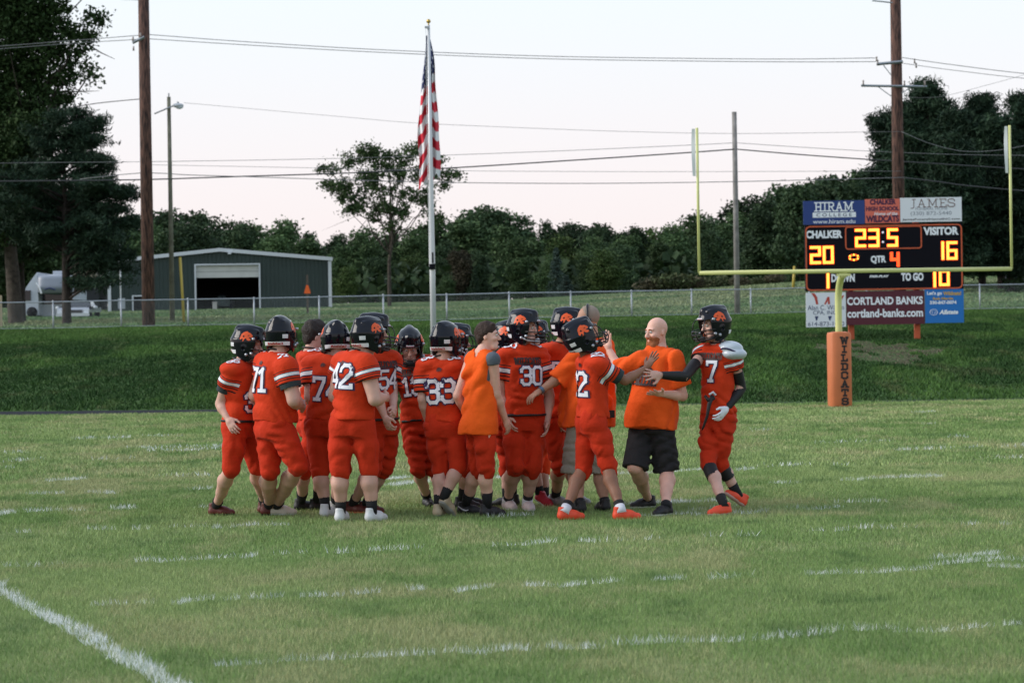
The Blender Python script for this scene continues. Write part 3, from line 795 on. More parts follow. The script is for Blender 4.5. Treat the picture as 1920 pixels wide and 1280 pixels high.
def wood_row(D0, x0, x1, step, drop, seed):
    rg = np.random.default_rng(seed); px = x0
    while px < x1:
        ty = np.interp(px, top_x, top_y) + rg.normal(-2, 11) + drop * rg.uniform(.4, 1.3)
        r = rg.uniform(0, 1)
        if px > 1330: f = F_dark if r < .75 else F_mid
        else: f = F_dark if r < .4 else (F_mid if r < .93 else F_lite)
        tone = {id(F_dark): 'dark green', id(F_mid): 'mid green', id(F_lite): 'light green'}[id(f)]
        lab = tone + ' tree ' + RANK[seed] + ', ' + next((n for a, n in LAND if px < a), 'at the right edge')
        t = wood_tree(px, D0 + rg.uniform(-12, 12), ty, f[rg.integers(0, len(f))], lab, WG)
        k = rg.uniform(.85, 1.25); t.scale = (t.scale[0] * k, t.scale[1] * k, t.scale[2])
        if lab in SEEN:                                            # two alike side by side: tell the taller from the lower
            o = SEEN[lab]; hi, lo_t = (t, o) if ty < o['top_y'] else (o, t)
            hi['label'] = 'taller ' + lab; lo_t['label'] = 'lower ' + lab
        t['top_y'] = float(ty); SEEN[lab] = t
        px += step * rg.uniform(.75, 1.25)
wood_row(430, -60, 1760, 46, 0, 1)
wood_row(385, -60, 1740, 58, 22, 2)
wood_row(345, 640, 1720, 66, 50, 3)
wood_row(318, 650, 1700, 60, 84, 4)
# low dark growth that closes the foot of the wood
rgu = np.random.default_rng(61); n_ = 26000
ux = rgu.uniform(-100, 2000, n_); uD = rgu.uniform(322, 445, n_)
UX = (ux - 960) / FPX * uD; keep = ~((ux < 640) & (uD < 400)); UX, uD = UX[keep], uD[keep]
hmax = 2.2 + 3.4 * fbm(UX / 4, uD / 9, 91)
C = np.stack([UX, uD, land(UX, uD) + rgu.uniform(0, 1, len(UX)) ** .7 * hmax], 1)
V, Q = leaf_faces(C, 1.0, rgu, .1, 1.4); tcol = rgu.uniform(.6, 1.2, (len(C), 1)) * np.array([.024, .044, .018])
tag(link('wood_undergrowth', mk_mesh('wood_undergrowth', V, Q, [leaf_m], False, None, {'col': np.repeat(tcol, 4, 0)})), 'dark low undergrowth closing the foot of the far wood', 'undergrowth', kind='stuff')
# trees one can tell apart in front of the wood
wood_tree(925, 400, 384, F_dark[1], 'tallest round topped tree of the wood, just right of the flagpole', None, 'round_tree', 1.15)
wood_tree(868, 312, 466, F_brn[0], 'brownish thin leaved tree in front of the wood, right of the flagpole', None, 'brown_tree')
wood_tree(890, 305, 500, F_fir[0], 'dark narrow spruce before the brownish tree', None, 'spruce_tree')
wood_tree(1044, 305, 458, F_fir[1], 'tall blue green spruce left of the light round tree', None, 'blue_spruce', .95)
wood_tree(1062, 296, 512, F_fir[1], 'low wide blue spruce at the edge of the meadow', None, 'blue_spruce', 2.0)
wood_tree(1133, 298, 464, F_lite[0], 'round yellow green tree in front of the wood, left of the goal post', None, 'light_tree', 1.35)
wood_tree(1330, 300, 428, F_dark[2], 'dark tall tree behind the left goal upright', None, 'dark_tree')
# brownish scrub on the meadow crest
for i, px in enumerate((1228, 1262, 1300, 1340, 1386, 1420, 1452)):
    D = 226 + rgt.uniform(-4, 4); g = P(px, 540, D); z = landz(g.x, g.y); top = P(px, rgt.uniform(512, 523), D).z
    lob = [((rgt.uniform(-.6, .6), rgt.uniform(-.4, .4), rgt.uniform(.5, .8)), (rgt.uniform(.6, .9), .7, rgt.uniform(.35, .5))) for _ in range(5)]
    c = crown_mesh('crown', lob, 70, 14, .16, (BRN, ((.04, .06, .025), (.075, .08, .04)))[i % 2], rgt, .2, .5)
    sh = empty('shrub', (g.x, g.y, z), ['greyish brown low scrub shrub left of the left upright', 'dull green low scrub shrub just left of the left upright', 'greyish brown low scrub shrub at the left upright', 'dull green low scrub shrub right of the left upright', 'greyish brown low scrub shrub at the thin grey pole', 'dull green low scrub shrub right of the thin grey pole', 'greyish brown low scrub shrub nearest the yellow marker post'][i], 'shrub', 'scrub row on the meadow crest')
    b = MB()
    for a in rgt.uniform(0, 6.28, 5): b.tube([(0, 0, -.1), (math.cos(a) * .3, math.sin(a) * .3, .5), (math.cos(a) * .6, math.sin(a) * .6, .9)], [.03, .02, .008], 5)
    b.build('trunk', bark_m, sh); link('crown', c, sh); s = (top - z) / 1.2; sh.scale = (s * 1.15, s, s)

# the thin leaved tree behind the flag
def lobes_px(L, D, base, depth=.8):
    """lobes seen at picture places: (x, y, rx, ry[, dz])"""
    out_ = []
    for l in L:
        p = P(l[0], l[1], D + (l[4] if len(l) > 4 else 0)) - base; k = D / FPX
        out_.append(((p.x, p.y, p.z), (l[2] * k, (l[2] + l[3]) * .5 * k * depth, l[3] * k)))
    return out_
D = 215; g = P(730, 560, D); base = Vector((g.x, g.y, landz(g.x, g.y)))
EL = [(660, 300, 22, 14), (618, 318, 26, 9), (690, 285, 20, 14), (715, 300, 24, 18), (765, 292, 24, 18), (785, 275, 12, 12), (745, 320, 30, 20), (690, 330, 28, 18), (640, 350, 24, 14), (655, 368, 26, 14), (612, 345, 10, 8), (700, 360, 28, 18), (750, 358, 26, 16), (790, 330, 26, 18), (835, 330, 26, 10), (860, 330, 10, 6), (820, 350, 22, 10), (790, 370, 22, 16), (720, 390, 24, 14), (670, 385, 18, 14), (656, 398, 10, 9), (755, 395, 16, 16), (800, 395, 14, 18), (735, 425, 18, 14), (700, 410, 14, 10), (820, 410, 14, 14), (828, 300, 12, 8)]
lb = lobes_px(EL, D, base)
rg = np.random.default_rng(77)
c = crown_mesh('crown', lb, 430, 36, .14, ((.026, .050, .020), (.055, .085, .032)), rg, .24, .35)
lm = [(4.2 + (i % 5) * .55, l[0], .06) for i, l in enumerate(lb) if i % 2 == 0]
t_ = trunk_mesh('trunk', lb[6][0][2], .17, lm, rg, None, (.2, 0))
put_tree('airy_tree', base, c, t_, 'lone airy tree with open leafy crown standing behind the flag', None)

# left: tall broadleaf tree running out of the picture
D = 152; g = P(30, 590, D); base = Vector((g.x, g.y, landz(g.x, g.y)))
BL = [(-30, 60, 120, 130), (40, 20, 70, 60), (60, 110, 60, 60), (20, 200, 90, 60), (100, 40, 30, 26), (140, 60, 26, 16), (172, 40, 26, 14), (186, 32, 12, 9), (160, 75, 26, 12), (120, 100, 30, 16), (145, 120, 24, 12), (168, 140, 14, 12), (110, 140, 26, 18), (135, 145, 14, 10), (95, 180, 34, 22), (118, 182, 16, 14), (90, 70, 34, 26), (70, 230, 50, 36), (10, 300, 90, 60), (-60, 250, 110, 130), (100, 8, 24, 14), (125, 20, 8, 6), (-20, 400, 80, 70), (-30, -80, 130, 110), (60, -60, 70, 60), (-20, 330, 60, 60, -3), (40, 260, 50, 50, -3)]
lb = lobes_px(BL, D, base); rg = np.random.default_rng(78)
c = crown_mesh('crown', lb, 3200, 36, .14, ((.018, .040, .012), (.042, .076, .024)), rg, .30, .40)
t_ = trunk_mesh('trunk', 15, .45, [(4 + i * .35, l[0], .14) for i, l in enumerate(lb) if i % 2 == 1], rg)
put_tree('broadleaf_tree', base, c, t_, 'tall dark broadleaf tree at the left edge reaching above the picture', None)
# left: open branched pine
def pine_crown(br, rg, cols, size, tuft=.30, per=16, nt=7):
    """br: (start, end) limbs carrying tufts of needles along the outer part"""
    C = []
    for a, e, fl in br:
        a = Vector(a); e = Vector(e); L = (e - a).length
        for k in range(max(3, int(nt * L / 2))):
            t = rg.uniform(.32, 1.05); p = a.lerp(e, t) + Vector((0, 0, .12 * L * math.sin(math.pi * t * .8)))
            side = Vector(rg.normal(size=3)) * fl * (1.15 - t * .5)
            C.append(tuple(p + Vector((side.x, side.y, side.z * .45))))
    C = np.array(C); n = len(C)
    L = np.repeat(C, per, 0) + rg.normal(size=(n * per, 3)) * tuft * .55 * np.array([1, 1, .6])
    V, Q = leaf_faces(L, size, rg, .2, 5.0)
    a, b = np.array(cols[0]), np.array(cols[1]); t = np.repeat(rg.uniform(0, 1, (n, 1)), per, 0); col = (a * (1 - t) + b * t) * rg.uniform(.7, 1.3, (n * per, 1))
    return mk_mesh('crown', V, Q, [leaf_m], False, None, {'col': np.repeat(col, 4, 0)})
def limbs_mesh(name, h, r, br, rg, m, lean=(0, 0), r1=.3):
    b = MB(); b.tube([Vector((0, 0, -.4)), Vector((0, 0, 0)), Vector((lean[0] * .5, lean[1] * .5, h * .5)), Vector((lean[0], lean[1], h))], [r * 1.2, r, r * (.5 + r1 * .5), r * r1 * .4], 9)
    for a, e, fl in br:
        a = Vector(a); e = Vector(e); L = (e - a).length; q = [a.lerp(e, t) + Vector((0, 0, .12 * L * math.sin(math.pi * t * .8))) for t in (0, .3, .6, 1)]
        b.tube(q, [.02 + .014 * L, .018 + .010 * L, .015 + .005 * L, .008], 5)
    return b.mesh(name, m, True)
D = 146; g = P(125, 592, D); base = Vector((g.x, g.y, landz(g.x, g.y))); k = D / FPX
rg = np.random.default_rng(79)
tips = [(150, 215), (160, 225), (190, 238), (172, 250), (188, 268), (205, 278), (182, 296), (200, 308), (196, 325), (222, 350), (210, 338), (255, 378), (232, 385), (225, 408), (250, 420), (262, 432), (230, 452), (258, 488), (215, 470), (190, 420), (180, 380), (170, 345), (150, 300), (140, 260), (215, 528), (250, 500),
        (100, 225), (70, 245), (80, 270), (50, 290), (30, 320), (60, 330), (20, 360), (40, 390), (0, 410), (60, 420), (20, 450), (70, 380), (85, 310), (110, 290), (95, 440), (-30, 430), (-40, 380)]
br = []
for (x, y) in tips:
    for q in range(3):
        e = P(x + rg.normal(0, 7), y + rg.normal(0, 6), D + rg.normal(0, 1.6)) - base
        a = Vector((0, 0, max(e.z - abs(e.x) * rg.uniform(.05, .35), .9)))
        if q: e = Vector((e.x * rg.uniform(.6, 1.0), rg.uniform(-1, 1) * (abs(e.x) + .4) * .9, e.z + rg.normal(0, .25)))
        br.append((a, e, .20 + .05 * (e - a).length))
c = pine_crown(br, rg, ((.014, .032, .018), (.030, .056, .034)), .065, .36, 46, 10)
put_tree('pine_tree', base, c, limbs_mesh('trunk', (592 - 205) * k, .26, br, rg, pinebark_m), 'dark layered pine with bare lower trunk beside the parked camper', None)
# second trunk of the left group, dark low boughs behind the fence
D = 158; g = P(38, 590, D); base = Vector((g.x, g.y, landz(g.x, g.y)))
br = []
for (x, y) in [(70, 330), (100, 360), (110, 400), (90, 430), (120, 440), (20, 350), (-10, 380), (-30, 420), (0, 450), (60, 300), (30, 300), (130, 420), (140, 380), (150, 440), (160, 455), (190, 440), (20, 470), (45, 475), (-10, 490), (25, 490), (-30, 460), (80, 452)]:
    for q in range(4):
        e = P(x + rg.normal(0, 9), y + rg.normal(0, 8), D + rg.normal(0, 1.8)) - base
        br.append((Vector((0, 0, max(e.z - abs(e.x) * .2, 1.2))), e, .3 + .05 * e.length))
c = pine_crown(br, rg, ((.014, .030, .016), (.028, .052, .026)), .075, .46, 44, 9)
put_tree('old_pine', base, c, limbs_mesh('trunk', 12, .34, br, rg, pinebark_m), 'old pine with thick bare trunk at the far left behind the fence', None)

# right: group of big pines behind the scoreboard
def big_pine(px, topy, D, wpx, seed, label, basey=545, cols=((.009, .023, .013), (.024, .046, .025))):
    rg = np.random.default_rng(seed); g = P(px, basey, D); base = Vector((g.x, g.y, landz(g.x, g.y)))
    h = P(px, topy, D).z - base.z; k = D / FPX; br = []
    n = 46
    for i in range(n):
        t = i / n; z = h * (.12 + .86 * t)
        wid = wpx * k * (.35 + .65 * math.sin(min(1, (1 - t) * 1.25) * 1.5)) * (1 - t * .35) + .25
        for q in range(4):
            a = rg.uniform(0, 6.28); r = wid * rg.uniform(.55, 1.1)
            e = Vector((math.cos(a) * r, math.sin(a) * r, z + rg.uniform(.0, .35) * r + rg.normal(0, .2)))
            br.append((Vector((0, 0, max(z - .1 * r, .5))), e, .22 + .06 * r))
    for q in range(8):
        br.append((Vector((0, 0, h * .88)), Vector((rg.normal(0, .5), rg.normal(0, .5), h * rg.uniform(.95, 1.01))), .15))
    c = pine_crown(br, rg, cols, .085, .55, 40, 7)
    put_tree('white_pine', base, c, limbs_mesh('trunk', h, .28, br, rg, pinebark_m), label, None)
big_pine(1745, 158, 188, 108, 1, 'tallest dark bushy pine behind the right utility pole')
big_pine(1668, 214, 192, 46, 2, 'slimmer bushy pine left of the tallest pine, behind the scoreboard')
big_pine(1842, 186, 190, 96, 3, 'bushy pine rising between the tallest pine and the right upright')
big_pine(1930, 178, 184, 92, 4, 'bushy pine at the right edge of the picture beyond the right upright')
big_pine(1790, 260, 176, 70, 5, 'lower bushy pine in front of the tall pines, right of the scoreboard', 540)
big_pine(1800, 212, 184, 80, 7, 'bushy pine filling the gap right of the tallest pine')
big_pine(1878, 226, 182, 80, 8, 'bushy pine filling the gap left of the right upright')
big_pine(1705, 196, 196, 60, 9, 'bushy pine just right of the right utility pole, before the tallest pine')
big_pine(1895, 300, 176, 60, 6, 'lower bushy pine behind the right goal upright', 540)
for i, (px, ty, sx_) in enumerate(((1500, 342, 1.0), (1560, 330, 1.1), (1615, 316, 1.1), (1440, 372, 1.0), (1640, 350, 1.2), (1535, 400, 1.3))):
    wood_tree(px, 255 + 5 * i, ty, F_dark[i % 4], ['dark tree directly above the left end of the scoreboard', 'dark tree with spreading crown behind the scoreboard top', 'dark tree touching the slim pine, above the scoreboard', 'dark tree stepping down left of the scoreboard', 'dark tree beneath the slim pine', 'dark low tree behind the scoreboard left edge'][i], None, 'dark_tree', sx_)
# ------------------------------------------------------------------ painted lettering helper for flat boards
def board_text(txt, x, y, w_=None, h_=None, m=None, parent=None, name='lettering', bold=0.02, shear=0.0, z=0.0, M=None, label=None):
    """flat print centred at x, y of the board plane M (x right, y up, z towards the viewer), z in front of it"""
    v, f = font_mesh(txt, w_, h_, bold, shear)
    pts = [tuple(M @ Vector((x + a, y + b_, z))) for a, b_ in v]
    me = bpy.data.meshes.new(name); me.from_pydata(pts, [], f); me.materials.append(m); me.update()
    o = link(name, me, parent)
    return o
def board_strokes(txt, x, y, h_, stroke, m, parent, M, z, gap=.16, squeeze=1.0, name='lettering'):
    V, Q, tw = stroke_text(txt, h_, stroke, gap, squeeze, 9)
    pts = [tuple(M @ Vector((x + a, y + b_, z + .0004 * l))) for a, b_, l in V]
    return link(name, mk_mesh(name, pts, Q, [m], False), parent)
def frame_at(o, right):
    r = Vector((right.x, right.y, 0)).normalized(); up = Vector((0, 0, 1)); n = r.cross(up)
    return Matrix(((r.x, up.x, n.x, o.x), (r.y, up.y, n.y, o.y), (r.z, up.z, n.z, o.z), (0, 0, 0, 1)))

# ------------------------------------------------------------------ scoreboard
orange_p = mat('orange_paint', (.55, .10, .035), .55, noise=(3, .15))
black_p = mat('black_panel', (.006, .006, .010), .6, spec=.08)
white_vin = mat('white_vinyl', (.72, .76, .80), .5)
navy_vin = mat('navy_vinyl', (.015, .045, .20), .5)
red_vin = mat('orange_vinyl', (.68, .15, .10), .5)
mar_vin = mat('maroon_vinyl', (.085, .010, .022), .5)
blue_vin = mat('blue_vinyl', (.010, .16, .50), .5)
ink_w = mat('white_ink', (.80, .84, .88), .5)
ink_n = mat('navy_ink', (.03, .045, .12), .5)
ink_g = mat('grey_ink', (.22, .25, .30), .5)
ink_b = mat('brown_ink', (.13, .06, .05), .5)
ink_r = mat('red_ink', (.45, .06, .04), .5)
ink_y = mat('gold_ink', (.55, .35, .06), .5)
ink_p = mat('purple_ink', (.045, .008, .05), .5)
ink_k = mat('black_ink', (.015, .013, .015), .5)
led_m = mat('led_amber', (.9, .4, .05), .5, emit=((1.0, .40, .045), 2.6))
led_r = mat('led_amber_edge', (.9, .12, .02), .5, emit=((1.0, .07, .01), 1.5))
led_w = mat('led_dim_white', (.6, .6, .65), .5, emit=((.8, .8, 1.0), .45))
SD = 95.0
c0 = P(1512, 612, SD); c1 = P(1808, 606, SD)
right = Vector((c1.x - c0.x, c1.y - c0.y, 0)).normalized()
kx = (c1 - c0).length / 296.0                                         # metres per measured picture unit on the board
MS = frame_at(c0, right)
foot = landz((c0.x + c1.x) / 2, SD)
sbo = empty('scoreboard', (0, 0, 0), 'black football scoreboard with lit amber digits and sponsor boards on the bank', 'scoreboard')
base_s = Vector(((c0.x + c1.x) / 2, c0.y, foot)); sbo.location = base_s
MS = Matrix.Translation(-base_s) @ MS
def sx_(x): return (x - 1512) * kx
def sy_(y, x=1660): return (611 - .02 * (x - 1512) - y) * kx               # boards measured along the picture's slight tilt
def panel(name, x0, y0, x1, y1, m, t=.06, z=0.0, bev=0):
    xa, xb = sx_(x0), sx_(x1); ya, yb = (611 - y1) * kx, (611 - y0) * kx
    b = MB(); q = [MS @ Vector((a, c, d)) for d in (z - t, z) for c in (ya, yb) for a in (xa, xb)]
    b.add([tuple(p) for p in q], [(0, 2, 3, 1), (4, 5, 7, 6), (0, 1, 5, 4), (2, 6, 7, 3), (0, 4, 6, 2), (1, 3, 7, 5)])
    return b.build(name, m, sbo)
def T(txt, x, y, w_, h_, m, par, bold=.02, shear=0, z=.004):
    return board_text(txt, sx_(x), (611 - y) * kx, w_ * kx, h_ * kx, m, par, 'lettering', bold, shear, z, MS)
YO = 3                                                                # measured at mid board
# black cabinet
cab = panel('cabinet', 1512, 421, 1807, 545, black_p, .22, 0)
def rrect(x0, y0, x1, y1, r, n=5):
    pts = []
    for cx, cy, a0 in ((x1 - r, y0 + r, -90), (x1 - r, y1 - r, 0), (x0 + r, y1 - r, 90), (x0 + r, y0 + r, 180)):
        for i in range(n + 1):
            a = R(a0 + 90 * i / n); pts.append((cx + r * math.cos(a), cy + r * math.sin(a)))
    return pts
def rim(x0, y0, x1, y1, r, wd, name, z=.012):
    pts = rrect(x0, y0, x1, y1, r); n = len(pts); ins = rrect(x0 + wd, y0 + wd, x1 - wd, y1 - wd, max(r - wd, .5))
    V = [tuple(MS @ Vector((sx_(a), (611 - c) * kx, zz))) for zz in (0.001, z) for L in (pts, ins) for a, c in L]
    Q = []
    for i in range(n):
        j = (i + 1) % n
        Q += [(2 * n + i, 2 * n + j, 3 * n + j, 3 * n + i), (i, j, 2 * n + j, 2 * n + i), (n + i, n + j, 3 * n + j, 3 * n + i)]
    return link(name, mk_mesh(name, V, np.array(Q), [orange_p], False), sbo)
rim(1512.5, 423, 1806.5, 544.5, 9, 2.6, 'border_strip'); rim(1587, 425, 1731, 468.5, 6, 2.4, 'clock_border')
# letters of the cabinet
T('CHALKER', 1548, 439, 68, 15, ink_w, cab, .05); T('VISITOR', 1767, 436, 66, 15.5, ink_w, cab, .05)
T('QTR', 1649, 488, 29, 15.5, ink_w, cab, .05); T('DOWN', 1582, 521, 44, 15.5, ink_w, cab, .05); T('TO GO', 1712, 521, 42, 15.5, ink_w, cab, .05)
T('FAIR-PLAY', 1650, 519, 37, 4.6, ink_w, cab, .05, .25)
SEG = {'0': 'abcdef', '1': 'bc', '2': 'abged', '3': 'abgcd', '4': 'fgbc', '5': 'afgcd', '6': 'afgedc'}
def digit(ch, x0, y0, w_, h_, st, name='digit', ml=led_m, me=led_r):
    s = st; pos = {'a': (0, 0, w_, s), 'd': (0, h_ - s, w_, s), 'g': (0, (h_ - s) / 2, w_, s), 'f': (0, 0, s, h_ / 2 + s / 2), 'e': (0, h_ / 2 - s / 2, s, h_ / 2 + s / 2), 'b': (w_ - s, 0, s, h_ / 2 + s / 2), 'c': (w_ - s, h_ / 2 - s / 2, s, h_ / 2 + s / 2)}
    b = MB()
    for lay, (grow, z) in enumerate(((.9, .006), (-.2, .011))):
        b.m = lay
        for i, k in enumerate(SEG[ch]):
            px, py, pw, ph = pos[k]
            q = [(x0 + px - grow, y0 + py - grow), (x0 + px + pw + grow, y0 + py - grow), (x0 + px + pw + grow, y0 + py + ph + grow), (x0 + px - grow, y0 + py + ph + grow)]
            b.add([tuple(MS @ Vector((sx_(a), (611 - c) * kx, z + .0005 * i))) for a, c in q][::-1], [(0, 1, 2, 3)])
    return b.build(name, [me, ml], sbo)
digit('2', 1606, 430, 20, 34, 4.5); digit('3', 1631, 430, 20, 34, 4.5); digit('5', 1666, 430, 20, 34, 4.5)
digit('2', 1521, 461, 20, 33, 4.5); digit('0', 1545, 461, 20, 33, 4.5)
digit('1', 1752, 456, 20, 34, 4.5); digit('6', 1777, 456, 20, 34, 4.5)
digit('4', 1671.5, 475, 16.5, 26, 4, ml=led_r)
digit('1', 1536, 509, 20, 31, 4.5); digit('1', 1738, 511, 18, 30, 4.5); b_ = digit('0', 1762, 509, 19.5, 30, 4.5)
for y in (437, 455):
    b = MB(); b.sphere(MS @ Vector((sx_(1658), (611 - y) * kx, .0)), 2.0 * kx, 10, 6); b.build('colon_dot', led_w, sbo)
for i in range(12):
    a = 2 * math.pi * i / 12; b = MB()
    b.sphere(MS @ Vector((sx_(1603 + 8.4 * math.cos(a)), (611 - 483 + 4.9 * math.sin(a)) * kx, .004)), 1.9 * kx, 8, 5); b.build('possession_lamp', led_m if i % 2 else led_r, sbo)
# boards above
pn = panel('sponsor_board', 1509.5, 376, 1624.5, 420.5, navy_vin)
board_strokes('HIRAM', sx_(1567), (611 - 387.5) * kx, 15.5 * kx, 2.3 * kx, ink_w, pn, MS, .004, .10, 1.22)
ZH = .004
b = MB()
for (x0, y0, x1, y1) in ((1527, 398, 1608, 407.5),): b.add([tuple(MS @ Vector((sx_(a), (611 - c) * kx, .004))) for a, c in ((x0, y1), (x1, y1), (x1, y0), (x0, y0))], [(0, 1, 2, 3)])
b.build('white_bar', ink_w, pn)
T('C O L L E G E', 1567, 402.8, 66, 6.2, ink_n, pn, .01, 0, .007); T('www.hiram.edu', 1567, 415, 79, 7.5, ink_w, pn, .005)
pn = panel('sponsor_board', 1625.5, 374.5, 1690.5, 419.5, red_vin)
T('CHALKER', 1659, 380, 49, 10.5, ink_p, pn, .05); T('HIGH SCHOOL', 1658, 392.5, 62, 8.5, ink_p, pn, .05)
T('Home of the', 1664, 402, 44, 6, ink_w, pn, .02, .3); T('WILDCATS', 1658, 411.5, 62, 13, ink_p, pn, .05)
pn = panel('sponsor_board', 1691.5, 373, 1806.5, 418.5, white_vin)
board_strokes('JAMES', sx_(1752), (611 - 383.5) * kx, 14.5 * kx, 1.3 * kx, ink_b, pn, MS, .004, .16, 1.45); T('FUNERAL HOME', 1750, 394, 60, 5, ink_g, pn, -.003)
T('(330) 872-5440', 1749, 403.5, 77, 9, ink_g, pn, .0); T('JamesFuneralHomeINC.com', 1749, 414, 108, 4.5, ink_k, pn, .02)
# boards below
pn = panel('sponsor_board', 1512, 548, 1586.5, 612.5, white_vin)
T('Alan C. Wilson', 1549, 576, 68, 9, ink_n, pn, .0); T('CPA, INC.', 1548, 586, 46, 8.5, ink_n, pn, .0); T('614-873-1070', 1549, 606.5, 68, 8, ink_n, pn, .0)
def poly_mark(pts, m, par, z=.004, name='mark'):
    b = MB(); b.prism([(sx_(x), (611 - y) * kx) for x, y in pts], MS @ Matrix.Translation((0, 0, .001)), z); return b.build(name, m, par)
poly_mark([(1522, 548.8), (1528, 548.8), (1533, 556), (1535, 570), (1531, 570), (1528, 558)], ink_r, pn, name='logo_stroke')
poly_mark([(1546, 570), (1552, 556), (1556, 556), (1557, 570), (1553, 570), (1553, 563), (1549, 570)], ink_r, pn, name='logo_stroke')
poly_mark([(1570, 558), (1584, 553), (1577, 566), (1573, 570)], ink_r, pn, name='logo_stroke')
for x in (1531, 1556): poly_mark([(x - 3, 592), (x + 4, 592), (x + 1, 600), (x - 1, 600)], ink_n, pn, name='logo_tick')
pn = panel('sponsor_board', 1587.5, 546.5, 1734, 609.5, mar_vin)
T('CORTLAND BANKS', 1660, 565, 142, 15, ink_w, pn, .035); T('cortland-banks.com', 1660, 588, 142, 16, ink_w, pn, .03)
pn = panel('sponsor_board', 1735, 545, 1807.5, 608, blue_vin)
T("Let's go", 1753, 553, 28, 8.5, ink_w, pn, .04); T('Wildcats!', 1786, 553, 34, 7.5, ink_y, pn, .04); T('Rob Martin', 1769, 562.5, 38, 5, ink_y, pn, .04)
T('330-847-0074', 1769, 570, 50, 6.5, ink_w, pn, .04); T('Allstate', 1779, 588, 36, 8.5, ink_w, pn, .05, .25)
b = MB(); ring = [MS @ Vector((sx_(1751 + 7 * math.cos(a)), (611 - 588 + 5.5 * math.sin(a)) * kx, .006)) for a in np.linspace(0, 2 * math.pi, 21)]
b.tube(ring, .5 * kx, 5, False); 
for s in (-1, 1): b.tube([MS @ Vector((sx_(1751 + s * 1.2), (611 - 591) * kx, .006)), MS @ Vector((sx_(1751 + s * 4.2), (611 - 586) * kx, .006)), MS @ Vector((sx_(1751 + s * 1), (611 - 586) * kx, .006))], .45 * kx, 5)
b.build('hands_emblem', ink_w, pn)
for x in (1598, 1722):
    b = MB(); p0 = MS @ Vector((sx_(x), 0, -.32)); pz = landz(p0.x + base_s.x, p0.y + base_s.y) - base_s.z - .3
    b.box((p0.x, p0.y, (pz + (611 - 373) * kx) / 2), (.19, .19, (611 - 373) * kx - pz)); b.build('support_post', orange_p, sbo)

# ------------------------------------------------------------------ goal post
yel = mat('goal_yellow', (.60, .62, .26), .4, noise=(2, .06))
pad_m = mat('pad_vinyl', (.56, .165, .065), .55, noise=(2.5, .08), bump=(6, .15))
ribbon_m = mat('ribbon_cloth', (.72, .75, .76), .8)
gb = G(1585, 764); GD = gb.y
gp = empty('goal_post', gb, 'yellow football goal post with orange padded base in front of the scoreboard', 'goal post')
gr = (P(1897, 508, GD + .35) - P(1311, 513, GD - .35)); gr.z = 0; ghalf = gr.length / 2; gr.normalize()
gc = (P(1897, 508, GD + .35) + P(1311, 513, GD - .35)) / 2 - gb
back = Vector((-gr.y, gr.x, 0)); hz = 3.05
gcx = Vector((gc.x, gc.y, 0))
bl = gr * -ghalf + gcx; br_ = gr * ghalf + gcx
b = MB(); b.tube([bl + Vector((0, 0, hz)), gcx + Vector((0, 0, hz)), br_ + Vector((0, 0, hz))], .048, 12); b.build('crossbar', yel, gp, True)
for e, lean in ((bl, 0), (br_, 0)):
    b = MB(); b.tube([e + Vector((0, 0, hz)), e + Vector((0, 0, hz + 3.22))], .031, 10); up_ = b.build('upright', yel, gp, True)
    s = e + Vector((0, 0, hz + 3.2)); V = []; n = 14
    for i in range(n + 1):
        t = i / n; zz = -1.05 * t
        off = .03 * math.sin(t * 5)
        for sgn in (0, 1): V.append(tuple(s + gr * (-.045 - (.070 + .012 * math.sin(3 * t)) * sgn) + back * (off * sgn) + Vector((0, 0, zz))))
    lo_ = len(V); V += [tuple(Vector(q) + back * .004) for q in V]
    Q = [(2 * i, 2 * i + 1, 2 * i + 3, 2 * i + 2) for i in range(n)] + [(lo_ + 2 * i, lo_ + 2 * i + 2, lo_ + 2 * i + 3, lo_ + 2 * i + 1) for i in range(n)]
    link('wind_ribbon', mk_mesh('wind_ribbon', V, np.array(Q), [ribbon_m], True), gp)
# goose neck: the support stands behind the bar and bends forward under it
st = Vector((0, 0, 0)); pts = [Vector((0, 0, -.3)), Vector((0, 0, 1.6)), Vector((0, 0, 2.35))]
tgt = Vector((0, 0, hz - .05)) + back * -.9
for i in range(1, 8):
    a = math.pi / 2 * i / 7; pts.append(Vector((0, 0, 2.35 + .62 * math.sin(a))) + back * (-.62 * (1 - math.cos(a))))
SH = back * .55
b = MB(); b.tube([p + SH for p in pts] + [Vector((0, 0, 2.975)) + back * -.02], .078, 12); b.build('gooseneck', yel, gp, True)
b = MB(); b.box(Vector((0, 0, hz - .085)) + back * -.02, (.30, .14, .05)); b.build('saddle_plate', yel, gp)
# pad
n = 20; V = []; prof = [(0.02, .235), (.06, .25), (1.62, .25), (1.68, .235), (1.70, .12)]
b = MB(); vs = []; q = []
for z, r in prof:
    for i in range(n):
        a = 2 * math.pi * i / n; cx, cy = math.cos(a), math.sin(a); sc_ = (abs(cx) ** 5 + abs(cy) ** 5) ** (-1 / 5)
        p = gr * (cx * sc_ * r) + back * (cy * sc_ * r) + SH; vs.append((p.x, p.y, z))
for j in range(len(prof) - 1):
    for i in range(n): q.append((j * n + i, j * n + (i + 1) % n, (j + 1) * n + (i + 1) % n, (j + 1) * n + i))
b.add(vs, q); pad = b.build('base_pad', pad_m, gp, True); autosmooth(pad, 50)
MP = frame_at(SH - back * .252, gr)
for i, ch in enumerate('WILDCATS'):
    board_strokes(ch, .065, 1.50 - i * .195, .135, .042, ink_k, pad, MP, .003, squeeze=1.55 if ch != 'W' else 1.3, name='letter')

